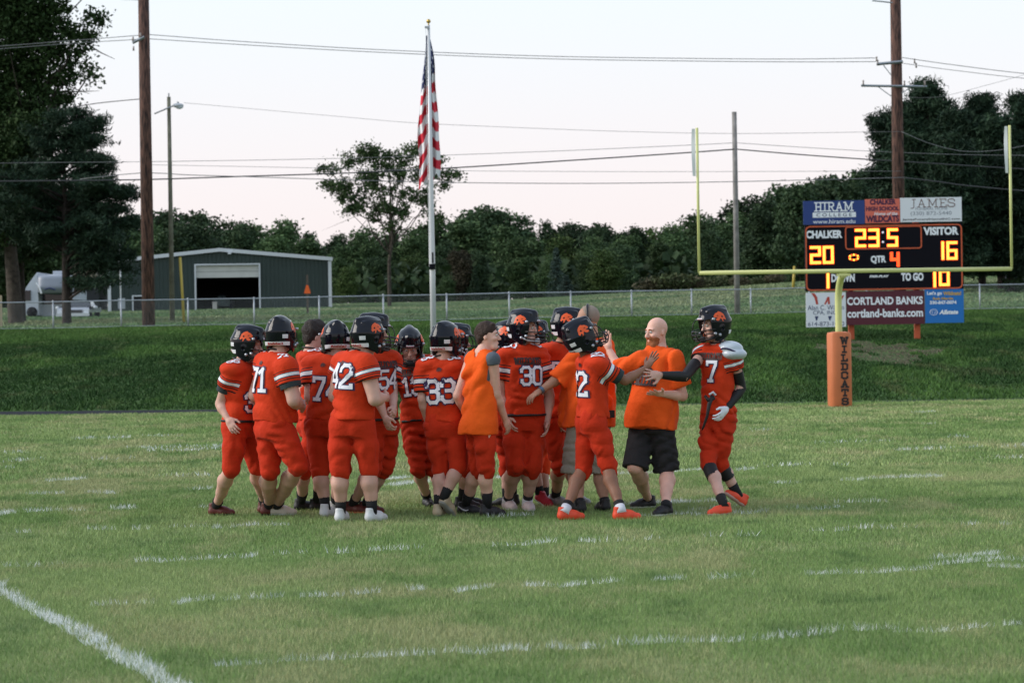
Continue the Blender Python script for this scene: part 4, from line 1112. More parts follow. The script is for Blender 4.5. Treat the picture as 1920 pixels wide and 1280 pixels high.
# ------------------------------------------------------------------ flagpole and flag
pole_w = mat('white_pole', (.62, .64, .66), .35, metal=.2)
gold_m = mat('gold_ball', (.55, .38, .10), .3, metal=.8)
FD = 80.0
pb = P(812.5, 615, FD); ptop = P(802, 48, FD); zb = landz(pb.x, FD)
fp = empty('flagpole', (pb.x, FD, zb), 'tall white flagpole with gold ball on top rising behind the huddle', 'flagpole')
hp = ptop.z - zb
b = MB(); b.tube([(0, 0, -.3), (0, 0, 3), (0, 0, hp * .6), (0, 0, hp)], [.085, .085, .066, .04], 12); b.build('pole', pole_w, fp, True)
b = MB(); b.sphere((0, 0, hp + .12), .065, 12, 8); b.tube([(0, 0, hp), (0, 0, hp + .08)], .02, 6); b.build('ball_finial', gold_m, fp, True)
b = MB(); b.box((-.05, -.05, hp - .06), (.12, .08, .06)); b.build('pulley', galv, fp)
zc_ = P(811, 500, FD).z - zb
b = MB(); b.box((0, -.1, zc_), (.17, .1, .16)); b.tube([(.02, -.11, zc_ + .1), (.02, -.12, zc_ + .42)], .025, 6); b.build('cleat_box', black_p, fp)
b = MB(); b.tube([(-.09, -.07, zc_), (-.085, -.07, hp - .08)], .006, 4); b.build('halyard', ribbon_m, fp)
# the flag hangs in folds; its print: 13 stripes and a blue field
fm = bpy.data.materials.new('flag_cloth'); fm.use_nodes = True; nn = fm.node_tree; bs = nn.nodes['Principled BSDF']; bs.inputs['Roughness'].default_value = .8
at = nn.nodes.new('ShaderNodeAttribute'); at.attribute_name = 'col'; nn.links.new(at.outputs['Color'], bs.inputs['Base Color'])
NU, NV = 60, 220                                                # across the gathered cloth, and down it
tz = P(803, 66, FD).z - zb; tall = tz - (P(795, 350, FD).z - zb)
V = np.zeros((NU + 1, NV + 1, 3)); C = np.zeros((NU + 1, NV + 1, 3))
for i in range(NU + 1):
    u = i / NU
    for j in range(NV + 1):
        v = j / NV
        wd_ = .11 + .52 * min(1, v * 1.55) ** .8
        lefty = -.09 - .28 * min(1, v * 1.5) ** .9 + .02 * math.sin(v * 9)
        x = lefty + wd_ * u + .012 * math.sin(v * 17 + u * 5)
        foldp = u * 3.2 + .25 * math.sin(v * 6) + v * .3
        y = .14 + (.10 * min(1, v * 3)) * math.sin(foldp * 2 * math.pi) + .03 * math.sin(v * 11 + u * 3)
        z = tz - v * tall * (1.0 - .085 * u + .02 * math.sin(foldp * 6.28))
        V[i, j] = (x, y, z)
        # print: bands slant across the outer folds and run nearly level on the inner one
        k = v * 14.6 + (2.6 * (u if u < .62 else .62) - .55 * max(u - .62, 0) * 4) + .35 * math.sin(foldp * 6.28)
        c = (.60, .016, .04) if int(math.floor(k)) % 2 == 0 else (.80, .81, .83)
        if v < .375 - .10 * u + (.0 if u < .6 else -.02):
            c = (.014, .024, .10)
            gx, gy = u * 6.5, v * 34
            cx_, cy_ = gx % 1 - .5, gy % 1 - .5
            if (int(gx) + int(gy)) % 2 == 0 and abs(cx_) < .22 and abs(cy_) < .26 and .04 < v: c = (.78, .80, .84)
        C[i, j] = c
a = (np.arange(NU)[:, None] * (NV + 1) + np.arange(NV)[None]).ravel()
fl = link('flag', mk_mesh('flag', V.reshape(-1, 3), np.stack([a, a + NV + 1, a + NV + 2, a + 1], 1), [fm], True, None, {'col': C.reshape(-1, 3)}))
fl.location = (pb.x, FD, zb)
tag(fl, 'red, white and blue striped flag with stars hanging limp from the flagpole', 'flag')

# ------------------------------------------------------------------ utility poles and wires
creo = bpy.data.materials.new('creosote_wood'); creo.use_nodes = True
n = creo.node_tree; b0 = n.nodes['Principled BSDF']; b0.inputs['Roughness'].default_value = .9
g = n.nodes.new('ShaderNodeTexCoord'); mp = n.nodes.new('ShaderNodeMapping'); mp.inputs['Scale'].default_value = (5, 5, .7)
n.links.new(g.outputs['Object'], mp.inputs[0]); t = n.nodes.new('ShaderNodeTexNoise'); t.inputs['Scale'].default_value = 3; t.inputs['Detail'].default_value = 8
n.links.new(mp.outputs[0], t.inputs['Vector']); r = n.nodes.new('ShaderNodeValToRGB'); n.links.new(t.outputs[0], r.inputs[0])
r.color_ramp.elements[0].position = .35; r.color_ramp.elements[1].position = .68
r.color_ramp.elements[0].color = (.016, .009, .008, 1); r.color_ramp.elements[1].color = (.17, .085, .062, 1); n.links.new(r.outputs[0], b0.inputs['Base Color'])
bp = n.nodes.new('ShaderNodeBump'); bp.inputs['Distance'].default_value = .03; n.links.new(t.outputs[0], bp.inputs['Height']); n.links.new(bp.outputs[0], b0.inputs['Normal'])
greywood = mat('grey_wood', (.23, .22, .21), .9, noise=(3, .3), bump=(12, .4))
greenwood = mat('treated_wood', (.15, .15, .11), .9, noise=(3, .3), bump=(12, .4))
steel_d = mat('dull_steel', (.30, .33, .36), .5, metal=.5)
por = mat('porcelain', (.35, .30, .28), .3)
wire_c = mat('wire_black', (.04, .042, .045), .6)
wire_g = mat('wire_grey', (.16, .165, .17), .6)
def pole_thing(name, px_b, py_b, px_t, py_t, D, r0, r1, m, label, cat='utility pole'):
    g_ = P(px_b, py_b, D); z = landz(g_.x, D); t_ = P(px_t, py_t, D)
    o = empty(name, (g_.x, D, z), label, cat)
    b = MB(); h = t_.z - z
    dx = 0.0
    b.tube([(0, 0, -.4), (dx * .5, 0, h * .5), (dx, 0, h)], [r0, (r0 + r1) / 2, r1], 14); b.build('shaft', m, o, True)
    return o, h
UD = 132.0
lp, lh = pole_thing('utility_pole', 278.5, 588, 269, -160, UD, .32, .25, creo, 'thick brown wooden utility pole left of the metal building')
rp, rh = pole_thing('utility_pole', 1688, 585, 1673, -120, UD + 2, .32, .25, creo, 'thick brown wooden utility pole behind the scoreboard with two cross arms')
cp, ch_ = pole_thing('utility_pole', 1382.5, 582, 1377, 210, 139, .15, .12, greywood, 'thin grey utility pole behind the left half of the goal')
tp, th_ = pole_thing('lamp_pole', 323, 588, 312, 182, 150, .145, .10, greenwood, 'slender wooden lamp pole with cobra head light beside the brown pole', 'street lamp')
def arm_on(o, D, a, e, th, name, m, off=-.3):
    A_ = P(a[0], a[1], D) - o.location; E_ = P(e[0], e[1], D) - o.location
    b = MB(); d = (E_ - A_); b.tube([A_ + Vector((0, off, 0)), E_ + Vector((0, off, 0))], th, 4 if th > .05 else 6); return b.build(name, m, o)
arm_on(rp, UD + 2, (1642, 122), (1691, 117), .075, 'cross_arm', steel_d, -.32); arm_on(rp, UD + 2, (1613, 162), (1736, 164), .06, 'cross_arm', steel_d, -.34)
for a, e in (((1655, 124), (1669, 142)), ((1645, 164), (1670, 182)), ((1708, 164), (1689, 176))): arm_on(rp, UD + 2, a, e, .022, 'brace', steel_d, -.3)
for x, y in ((1642, 113), (1644, 119), (1617, 157), (1694, 158), (1732, 158), (1713, 117), (1716, 125)):
    p = P(x, y, UD + 2) - rp.location; b = MB(); b.tube([p + Vector((0, -.34, -.1)), p + Vector((0, -.34, .1))], [.05, .03], 8); b.sphere(p + Vector((0, -.34, .1)), .05, 8, 5); b.build('insulator', por, rp, True)
arm_on(rp, UD + 2, (1634, 3), (1672, 7), .035, 'cross_arm', steel_d, -.3)
arm_on(lp, UD, (250, 82), (272, 71), .075, 'cross_arm', steel_d, -.3); arm_on(lp, UD, (228, 0), (262, 1), .035, 'cross_arm', steel_d, -.3)
for x, y in ((251, 74), (265, 67), (252, 92)):
    p = P(x, y, UD) - lp.location; b = MB(); b.tube([p + Vector((0, -.3, -.12)), p + Vector((0, -.3, .1))], [.05, .035], 8); b.build('insulator', por, lp, True)
A_ = P(290, 214, 150) - tp.location; B_2 = P(316, 203, 150) - tp.location; C_2 = P(326, 199, 150) - tp.location
b = MB(); b.tube([A_ + Vector((0, -.15, 0)), B_2 + Vector((0, -.15, 0)), C_2 + Vector((0, -.15, 0))], .04, 6); b.build('lamp_arm', steel_d, tp, True)
hd = P(335, 199.5, 150) - tp.location + Vector((0, -.15, 0))
lampgrey = mat('lamp_housing', (.50, .53, .56), .4); lens_m = mat('lamp_lens', (.62, .68, .74), .25)
b = MB(); b.sphere(hd + Vector((-.02, 0, .03)), .32, 14, 8, (1.0, .55, .40)); b.build('lamp_housing', lampgrey, tp, True)
b = MB(); b.sphere(hd + Vector((.06, 0, -.05)), .22, 14, 8, (1.0, .62, .55)); b.build('lamp_lens', lens_m, tp, True)
b = MB(); b.tube([hd + Vector((-.02, 0, .14)), hd + Vector((-.02, 0, .24))], .05, 8); b.build('photocell', steel_d, tp)
b = MB(); b.tube([(0, 0, th_), (0, 0, th_ + .2)], .035, 6); b.build('pole_cap', steel_d, tp)
def wire(name, pts, r, m, label, D=UD, group=None, sag=0):
    """pts measured along the wire (picture x, y[, D])"""
    xs = [p[0] for p in pts]; n = 40
    q = []
    from numpy import interp
    px = np.array(xs, float); py = np.array([p[1] for p in pts], float); pd = np.array([p[2] if len(p) > 2 else D for p in pts], float)
    # smooth curve through the measured points
    def lag(x):
        i = int(np.clip(np.searchsorted(px, x) - 1, 0, len(px) - 2)); x0, x1 = px[i], px[i + 1]; t = (x - x0) / (x1 - x0)
        m0 = (py[i + 1] - py[i - 1]) / (px[i + 1] - px[i - 1]) if i > 0 else (py[1] - py[0]) / (px[1] - px[0])
        m1 = (py[i + 2] - py[i]) / (px[i + 2] - px[i]) if i + 2 < len(px) else (py[-1] - py[-2]) / (px[-1] - px[-2])
        L = x1 - x0
        return (2 * t ** 3 - 3 * t ** 2 + 1) * py[i] + (t ** 3 - 2 * t ** 2 + t) * m0 * L + (3 * t ** 2 - 2 * t ** 3) * py[i + 1] + (t ** 3 - t ** 2) * m1 * L
    for x in np.linspace(px[0], px[-1], n): q.append(P(x, lag(x), float(interp(x, px, pd))))
    b = MB(); b.tube(q, r, 5); o = b.build(name, m, None, True, q[0]); tag(o, label, 'power line', group); return o
wire('power_line', [(-200, 100), (0, 87), (130, 77), (263, 66.5)], .018, wire_g, 'upper of two wires running left from the brown pole past the leaves')
wire('power_line', [(-200, 106), (0, 92), (130, 82), (263, 74)], .018, wire_g, 'lower of two wires running left from the brown pole past the leaves')
wire('power_line', [(276, 65), (450, 78), (700, 93), (1000, 105), (1300, 110), (1500, 111), (1642, 109)], .018, wire_g, 'highest long wire from the left brown pole to the right brown pole')
wire('power_line', [(276, 73), (450, 84), (700, 98), (1000, 110), (1300, 115), (1500, 116.5), (1642, 116)], .018, wire_g, 'second highest long wire, just under the highest one')
wire('power_line', [(1690, 108), (1780, 121), (1930, 139), (2100, 150)], .018, wire_g, 'upper wire leaving the right brown pole to the right')
wire('power_line', [(1692, 119), (1780, 131), (1930, 148), (2100, 158)], .015, wire_g, 'lower wire leaving the right brown pole to the right')
wire('power_line', [(-200, 310), (0, 306), (300, 303), (640, 297), (1000, 285), (1320, 271), (1376, 268)], .014, wire_g, 'thin wire from the left edge rising to the thin grey pole', 138)
wire('power_line', [(1380, 268), (1500, 276), (1640, 284), (1800, 290), (2000, 292)], .014, wire_g, 'thin wire from the thin grey pole to the right behind the brown pole', 138)
wire('power_line', [(-200, 341), (0, 340), (265, 337), (450, 331), (640, 325), (830, 316), (1100, 299), (1310, 285), (1377, 280)], .035, wire_c, 'thick black cable from the left edge rising to the thin grey pole', 137.5)
wire('power_line', [(1381, 280), (1500, 290), (1640, 300), (1690, 303), (1800, 310), (2000, 322)], .032, wire_c, 'thick black cable from the thin grey pole to the right edge', 137.5)
wire('power_line', [(150, 336), (205, 330), (272, 324), (350, 328), (450, 331), (600, 336), (830, 342), (1080, 344), (1300, 342), (1500, 338), (1690, 333)], .02, wire_g, 'lowest sagging wire between the two brown poles')
wire('power_line', [(1690, 333), (1760, 341), (1800, 347), (1930, 359), (2100, 372)], .034, wire_c, 'thick cable sagging right from the brown pole above the scoreboard')
wire('power_line', [(280, 309), (640, 316), (830, 320), (1200, 322), (1640, 321), (1690, 321)], .011, wire_g, 'faint thin wire above the lowest wire between the brown poles')
wire('power_line', [(345, 193, 150), (640, 219, 140), (800, 232, 136), (1310, 250), (1688, 247)], .011, wire_g, 'faint wire from the lamp pole to the right brown pole')
wire('power_line', [(1690, 247), (1740, 268), (1800, 283), (1860, 283), (1930, 272), (2000, 258)], .016, wire_g, 'drooping wire right of the brown pole before the pines')
wire('power_line', [(135, 201), (190, 193), (262, 186)], .022, wire_c, 'short dark service wire from the left trees to the brown pole')
wire('power_line', [(1700, 183), (1760, 182), (1850, 160), (1930, 138)], .009, wire_g, 'faint wire climbing right from the lower cross arm')

# ------------------------------------------------------------------ metal building
sid = mat('green_siding', (.030, .050, .046), .55, metal=.0, noise=(.6, .12))
trim_w = mat('white_trim', (.58, .62, .66), .5)
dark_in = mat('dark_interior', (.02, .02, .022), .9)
door_w = mat('door_white', (.55, .56, .54), .55, noise=(1, .08))
roof_m = mat('grey_roof', (.35, .37, .38), .5)
BD = 220.0; kb = BD / FPX
bL = P(206, 588, BD); bR = P(621, 582, BD); bz = landz((bL.x + bR.x) / 2, BD) - .1
bw = bR.x - bL.x; hE = P(621, 484, BD).z - bz; hR = P(414, 468, BD).z - bz
bld = empty('metal_building', ((bL.x + bR.x) / 2, BD, bz), 'dark green ribbed metal building with white trim and half open garage door', 'building')
bld.rotation_euler = (0, 0, R(5.5)); X0, X1 = -bw / 2, bw / 2; DEP = 22.0
def roofz(x): return hE + (hR - hE) * (1 - abs(x) / (bw / 2))
gx0, gx1 = (369 - 413.5) * kb, (486 - 413.5) * kb; gz = P(430, 497, BD).z - bz
mx0, mx1 = (252 - 413.5) * kb, (279 - 413.5) * kb; mz = P(262, 556, BD).z - bz
def wallpanel(x0, x1, z0, name='wall_panel'):
    b = MB(); n_ = max(1, int(round((x1 - x0) / .3))); 
    xs_ = np.linspace(x0, x1, n_ + 1)
    prof = []
    for i in range(n_):
        a, c = xs_[i], xs_[i + 1]; w_ = c - a
        prof += [(a, 0.0), (a + w_ * .70, 0.0), (a + w_ * .76, -.05), (a + w_ * .90, -.05), (a + w_ * .96, 0.0)]
    prof.append((x1, 0.0))
    vs = [(x, y, z0) for x, y in prof] + [(x, y, roofz(x)) for x, y in prof]; m_ = len(prof)
    b.add(vs, [(i, i + 1, m_ + i + 1, m_ + i) for i in range(m_ - 1)])
    return b.build(name, sid, bld)
def split_panels(x0, x1, z0):
    n_ = max(1, int(round((x1 - x0) / .92))); xs_ = np.linspace(x0, x1, n_ + 1)
    for i in range(n_): wallpanel(xs_[i], xs_[i + 1], z0)
split_panels(X0, mx0, 0); split_panels(mx0, mx1, mz); split_panels(mx1, gx0, 0); split_panels(gx0, gx1, gz); split_panels(gx1, X1, 0)
b = MB(); b.add([(X0, 0, 0), (X0, DEP, 0), (X0, DEP, hE), (X0, 0, hE), (X1, 0, 0), (X1, DEP, 0), (X1, DEP, hE), (X1, 0, hE), (0, DEP, hR)], [(1, 0, 3, 2), (4, 5, 6, 7), (5, 1, 2, 6)], [(6, 2, 8)]); b.build('side_wall', sid, bld)
b = MB()
for s in (-1, 1):
    b.add([(0, -.25, hR + .02), (s * (bw / 2 + .2), -.25, hE - .01), (s * (bw / 2 + .2), DEP + .2, hE - .01), (0, DEP + .2, hR + .02), (0, -.25, hR + .12), (s * (bw / 2 + .2), -.25, hE + .09), (s * (bw / 2 + .2), DEP + .2, hE + .09), (0, DEP + .2, hR + .12)], [(0, 1, 2, 3), (4, 5, 6, 7), (0, 1, 5, 4), (1, 2, 6, 5), (2, 3, 7, 6)])
b.build('roof', roof_m, bld)
for s in (-1, 1):
    b = MB(); b.add([(0, -.30, hR - .16), (s * (bw / 2 + .15), -.30, hE - .19), (s * (bw / 2 + .15), -.30, hE + .10), (0, -.30, hR + .13), (0, -.08, hR - .16), (s * (bw / 2 + .15), -.08, hE - .19), (s * (bw / 2 + .15), -.08, hE + .10), (0, -.08, hR + .13)], [(0, 1, 2, 3), (4, 5, 6, 7), (0, 1, 5, 4), (3, 2, 6, 7)]); b.build('rake_trim', trim_w, bld)
    b = MB(); b.box((s * (bw / 2 - .08), -.12, hE / 2 - .1), (.26, .22, hE - .2)); b.build('corner_trim', trim_w, bld)
for (x, z0, z1) in ((gx0 - .06, 0, gz + .12), (gx1 + .06, 0, gz + .12)):
    b = MB(); b.box((x, -.12, (z0 + z1) / 2), (.13, .2, z1 - z0)); b.build('door_jamb', trim_w, bld)
b = MB(); b.box(((gx0 + gx1) / 2, -.12, gz + .06), (gx1 - gx0, .19, .12)); b.build('door_header', trim_w, bld)
dz0 = P(430, 520, BD).z - bz
for i in range(2):
    za = dz0 + (gz - dz0) * i / 2; zb_ = dz0 + (gz - dz0) * (i + 1) / 2 - .025
    b = MB(); b.box(((gx0 + gx1) / 2, .10, (za + zb_) / 2), (gx1 - gx0 - .02, .08, zb_ - za)); b.build('door_panel', door_w, bld)
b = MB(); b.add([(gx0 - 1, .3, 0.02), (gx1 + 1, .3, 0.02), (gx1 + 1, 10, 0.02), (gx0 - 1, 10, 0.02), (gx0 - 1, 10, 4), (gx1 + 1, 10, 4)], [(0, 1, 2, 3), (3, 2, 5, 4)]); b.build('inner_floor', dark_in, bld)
for (x, z1) in ((mx0 - .05, mz + .1), (mx1 + .05, mz + .1)):
    b = MB(); b.box((x, -.1, z1 / 2), (.11, .16, z1)); b.build('door_jamb', trim_w, bld)
b = MB(); b.box(((mx0 + mx1) / 2, -.1, mz + .05), (mx1 - mx0, .15, .10)); b.build('door_header', trim_w, bld)
b = MB(); b.box(((mx0 + mx1) / 2, .06, mz / 2), (mx1 - mx0, .05, mz)); b.build('side_door', dark_in, bld)
b = MB(); b.box(((432 - 413.5) * kb, -.42, hR - .3), (.28, .25, .18)); b.build('wall_lamp', trim_w, bld)
# dark cart and crate in the doorway
tool_m = mat('tarp_dark', (.03, .045, .045), .7, noise=(2, .4))
cart = empty('tractor', P(418, 583, BD + 1.6), 'dark covered garden tractor parked in the garage doorway', 'tractor')
cart.location.z = bz + .02
b = MB(); b.box((0, 0, .65), (1.3, 1.6, .5)); b.box((-.1, .3, 1.05), (.6, .7, .35)); b.build('body', tool_m, cart)
for sx2 in (-.75, .75):
    for sy2, rr in ((-.6, .3), (.6, .42)):
        b = MB(); b.tube([(sx2 - .12, sy2, rr), (sx2 + .12, sy2, rr)], rr, 14); b.build('wheel', black_p, cart, True)
b = MB(); b.tube([(0, -.35, .9), (0, -.2, 1.3)], .03, 6); b.tube([(.2 * math.cos(a), -.2 + .2 * math.sin(a) * .7, 1.3 + .15 * math.sin(a)) for a in np.linspace(0, 6.28, 13)], .02, 5); b.build('steering_wheel', black_p, cart)
crate = MB(); cp_ = P(403, 584, BD - .8); crate.box((0, 0, .32), (.34, .34, .62)); crate.box((0, 0, .65), (.40, .40, .06)); o = crate.build('bollard', mat('pale_concrete', (.40, .40, .38), .9), None); o.location = (cp_.x, BD - .8, landz(cp_.x, BD - .8) - .03)
tag(o, 'short pale concrete block post before the garage opening', 'bollard')
# gas vent pipe with meter box left of the building
vp = P(227, 588, BD - 3); vz = landz(vp.x, BD - 3)
vent = empty('service_mast', (vp.x, BD - 3, vz), 'thin white service mast with grey meter box at the building corner', 'pole')
hh = P(227, 457, BD - 3).z - vz
b = MB(); b.tube([(0, 0, -.2), (0, 0, hh)], .06, 8); b.build('mast', trim_w, vent, True)
b = MB(); b.sphere((0, 0, hh), .16, 10, 6); b.build('mast_head', trim_w, vent, True)
b = MB(); b.box((.08, -.14, P(228, 569, BD - 3).z - vz), (.55, .2, .85)); b.build('meter_box', mat('meter_grey', (.30, .34, .38), .5), vent)
b = MB(); b.tube([(.0, 0, hh * .62), (.6, .1, hh * .64)], .05, 6); b.build('mast_brace', trim_w, vent)
# yellow guy guard, orange triangle on a post, white garage door of a shed further left
yg = mat('yellow_plastic', (.45, .34, .06), .5)
gpA = P(345, 583, 146); gpB = P(337.5, 482, 146); gz0 = landz(gpA.x, 146)
o = MB(); o.tube([(0, 0, -.2), (gpB.x - gpA.x, 0, gpB.z - gz0)], .075, 8); o = o.build('guy_guard', yg, None, True); o.location = (gpA.x, 146, gz0); tag(o, 'leaning yellow plastic guy wire guard right of the lamp pole', 'marker')
gpA = P(1487, 556, 196); gpB = P(1489, 501, 196); gz0 = landz(gpA.x, 196)
o = MB(); o.tube([(0, 0, -.2), (gpB.x - gpA.x + .02, 0, gpB.z - gz0)], .10, 8); o.sphere((gpB.x - gpA.x + .02, 0, gpB.z - gz0), .10, 8, 5); o = o.build('guy_guard', yg, None, True); o.location = (gpA.x, 196, gz0); tag(o, 'short yellow marker post on the meadow left of the scoreboard', 'marker')
wood_p = mat('weathered_post', (.10, .08, .065), .9, noise=(4, .3))
tq = P(577, 586, 178); tz0 = landz(tq.x, 178)
tri = empty('warning_sign', (tq.x, 178, tz0), 'small orange triangle sign on a wooden post before the building', 'sign')
htop = P(577, 515, 178).z - tz0
b = MB(); b.box((0, 0, htop / 2 - .1), (.13, .13, htop + .2)); b.build('sign_post', wood_p, tri)
zt = P(577, 550, 178).z - tz0; wtri = .22
b = MB(); b.prism([(-wtri, 0), (wtri, 0), (wtri * .8, .16), (.06, .54), (-.06, .54), (-wtri * .8, .16)], frame_at(Vector((0, -.075, zt)), Vector((1, 0, 0))), .01); b.build('sign_plate', mat('safety_orange', (.80, .13, .02), .5), tri)
edge = P(2, 584, 137); ez = landz(edge.x, 137)
o = MB(); o.box((0, 0, .8), (.10, .10, 1.7)); o = o.build('wooden_stake', mat('pale_wood', (.35, .29, .2), .8), None); o.location = (edge.x, 137, ez); tag(o, 'pale wooden stake at the far left edge by the fence', 'stake')
# ------------------------------------------------------------------ second shed behind the camper
shD = 236.0; s0 = P(160, 590, shD); szz = landz(s0.x, shD)
shed = empty('shed', (s0.x, shD, szz), 'dark shed with pale tan gable glimpsed between camper and metal building', 'building')
ks = shD / FPX; sw = 26 * ks; sh1 = P(160, 525, shD).z - szz; sh2 = P(160, 496, shD).z - szz
tan_m = mat('tan_boards', (.33, .30, .22), .8, noise=(2, .15)); shd_m = mat('shed_dark', (.025, .030, .036), .8)
b = MB(); b.add([(-sw, 0, 0), (sw, 0, 0), (sw, 0, sh1), (-sw, 0, sh1), (-sw, 5, 0), (sw, 5, 0), (sw, 5, sh1), (-sw, 5, sh1)], [(0, 1, 2, 3), (1, 5, 6, 2), (5, 4, 7, 6), (4, 0, 3, 7)]); b.build('wall', shd_m, shed)
b = MB(); b.add([(-sw, 0, sh1), (sw, 0, sh1), (sw * .5, 0, sh2), (-sw * .7, 0, sh2), (-sw, 5, sh1), (sw, 5, sh1), (sw * .5, 5, sh2), (-sw * .7, 5, sh2)], [(0, 1, 2, 3), (1, 5, 6, 2), (2, 6, 7, 3), (3, 7, 4, 0), (5, 4, 7, 6)]); b.build('gable', tan_m, shed)
# ------------------------------------------------------------------ camper trailer (nose with raised front cap) and pickup
cw = mat('camper_white', (.50, .55, .62), .35); cg = mat('camper_grey', (.22, .25, .30), .35); glass_d = mat('dark_glass', (.012, .014, .018), .1, spec=.5)
RD = 186.0; kr = RD / FPX; r0 = P(100, 592, RD); rz = landz(r0.x, RD)
rv = empty('camper_trailer', (r0.x, RD, rz), 'white fifth wheel camper trailer with grey front cap under the pine', 'camper')
def rx(x): return (x - 100) * kr
def rzh(y): return (592 - y) * kr
b = MB(); prof = [(rx(48), rzh(588)), (rx(72), rzh(588)), (rx(72), rzh(560)), (rx(70), rzh(508)), (rx(56), rzh(526)), (rx(48), rzh(538))]
b.prism(prof, frame_at(Vector((0, 6.5, 0)), Vector((1, 0, 0))), 6.4); b.build('side_wall', cw, rv)
fl_ = Field((rx(70), -1.2, rzh(568)), (rx(134), 6.5, rzh(505)), .10)
fl_.ell(((rx(70) + rx(134)) / 2, 2.2, rzh(530)), ((rx(134) - rx(70)) / 2, 2.7, (rzh(512) - rzh(550)) / 2 + .05), None, .02)
fl_.loft(((rx(70) + rx(134)) / 2, 1.2, rzh(548)), ((rx(70) + rx(134)) / 2, 1.2, rzh(514)), (1, 0, 0), [0, .3, .9, 1], [(rx(134) - rx(70)) / 2 * .95, (rx(134) - rx(70)) / 2, (rx(134) - rx(70)) / 2, (rx(134) - rx(70)) / 2 * .94], [1.6, 1.9, 1.7, 1.5], None, 5, .15)
v_, q_ = fl_.mesh(2); link('front_cap', mk_mesh('front_cap', v_, q_, [cg]), rv)
b = MB(); b.box(((rx(76) + rx(134)) / 2, 2.6, rzh(558)), ((rx(134) - rx(76)), 2.2, rzh(548) - rzh(568))); b.build('recess_shade', glass_d, rv)  # solid dark box put in for the shade below the front cap
b = MB(); b.box(((rx(72) + rx(134)) / 2, 3.4, rzh(579)), ((rx(134) - rx(72)), 4, rzh(568) - rzh(590))); b.build('lower_body', cw, rv)
b = MB(); b.box((rx(102), 2.2, rzh(509)), (rx(111) - rx(92), 1.0, .32)); b.build('roof_air_unit', cw, rv)
b = MB(); b.box((rx(52.5), .05, rzh(551)), (rx(58) - rx(47), .1, rzh(541) - rzh(560))); b.build('window', glass_d, rv)
sl_m = mat('slide_white', (.42, .47, .54), .4)
b = MB(); b.box((rx(143), 1.6, rzh(546)), (rx(151) - rx(136), 2.6, rzh(531) - rzh(560))); so = b.build('slide_out', sl_m, rv)
b = MB(); b.box((rx(143), .27, rzh(542)), (rx(147) - rx(138), .06, rzh(534) - rzh(549))); b.build('window', glass_d, so)
for (pts) in ([(72, 528), (78, 536), (82, 548)], [(88, 541), (97, 538), (108, 542)]):
    b = MB(); b.tube([(rx(x), -.72 + .0 * i, rzh(y)) for i, (x, y) in enumerate(pts)], .05, 6); b.build('stripe_decal', ink_n if len(pts) and pts[0][0] > 80 else ink_w, rv)
b = MB(); b.tube([(rx(60), -.05, .35), (rx(60), .3, .35)], .36, 14); b.build('wheel', black_p, rv, True)
PD = 178.0; kp = PD / FPX; q0 = P(137, 592, PD); pz = landz(q0.x, PD)
tr = empty('pickup_truck', (q0.x, PD, pz), 'silver pickup truck facing the field beside the pine trunk', 'pickup truck')
silver = mat('silver_paint', (.42, .45, .50), .25, metal=.3, coat=.5)
def tx(x): return (x - 137) * kp
def tz_(y): return (592 - y) * kp
W2 = tx(168)
b = MB(); b.add([(-W2, 0, .35), (W2, 0, .35), (W2 * 1.0, 0, tz_(577)), (-W2, 0, tz_(577)), (-W2 * .94, .12, tz_(573)), (W2 * .94, .12, tz_(573)), (-W2 * .94, 1.5, tz_(571)), (W2 * .94, 1.5, tz_(571)), (-W2, 5.2, .4), (W2, 5.2, .4), (-W2, 5.2, tz_(571)), (W2, 5.2, tz_(571))], [(0, 1, 2, 3), (3, 2, 5, 4), (4, 5, 7, 6), (6, 7, 11, 10), (1, 9, 11, 2), (0, 3, 10, 8), (9, 8, 10, 11)]); b.build('body', silver, tr)
b = MB(); b.add([(-W2 * .9, 1.45, tz_(571)), (W2 * .9, 1.45, tz_(571)), (W2 * .74, 2.2, tz_(560)), (-W2 * .74, 2.2, tz_(560)), (-W2 * .74, 3.4, tz_(560)), (W2 * .74, 3.4, tz_(560)), (-W2 * .9, 3.7, tz_(571)), (W2 * .9, 3.7, tz_(571))], [(3, 2, 5, 4), (1, 7, 5, 2), (0, 3, 4, 6), (7, 6, 4, 5)]); b.build('cab', silver, tr)
b = MB(); b.add([(-W2 * .84, 1.42, tz_(570.5)), (W2 * .84, 1.42, tz_(570.5)), (W2 * .72, 2.1, tz_(561.5)), (-W2 * .72, 2.1, tz_(561.5))], [(0, 1, 2, 3)]); b.build('windscreen', glass_d, tr)
b = MB(); b.box((0, -.03, tz_(581)), (W2 * 1.1, .06, .28)); b.build('grille', mat('grille_dark', (.05, .05, .055), .4), tr)
b = MB(); b.box((0, -.12, tz_(586)), (W2 * 2, .2, .20)); b.build('bumper', trim_w, tr)
for s in (-1, 1):
    b = MB(); b.box((s * W2 * .80, -.03, tz_(580)), (.34, .06, .24)); b.build('headlight', mat('headlight_glass', (.65, .7, .75), .1), tr)
    b = MB(); b.sphere((s * (W2 + .16), 1.5, tz_(572.5)), .15, 10, 6, (1, .5, .8)); b.build('mirror', trim_w, tr, True)
    for y in (.9, 4.2):
        b = MB(); b.tube([(s * (W2 - .02), y, .38), (s * (W2 - .28), y, .38)], .38, 16); b.build('wheel', black_p, tr, True)
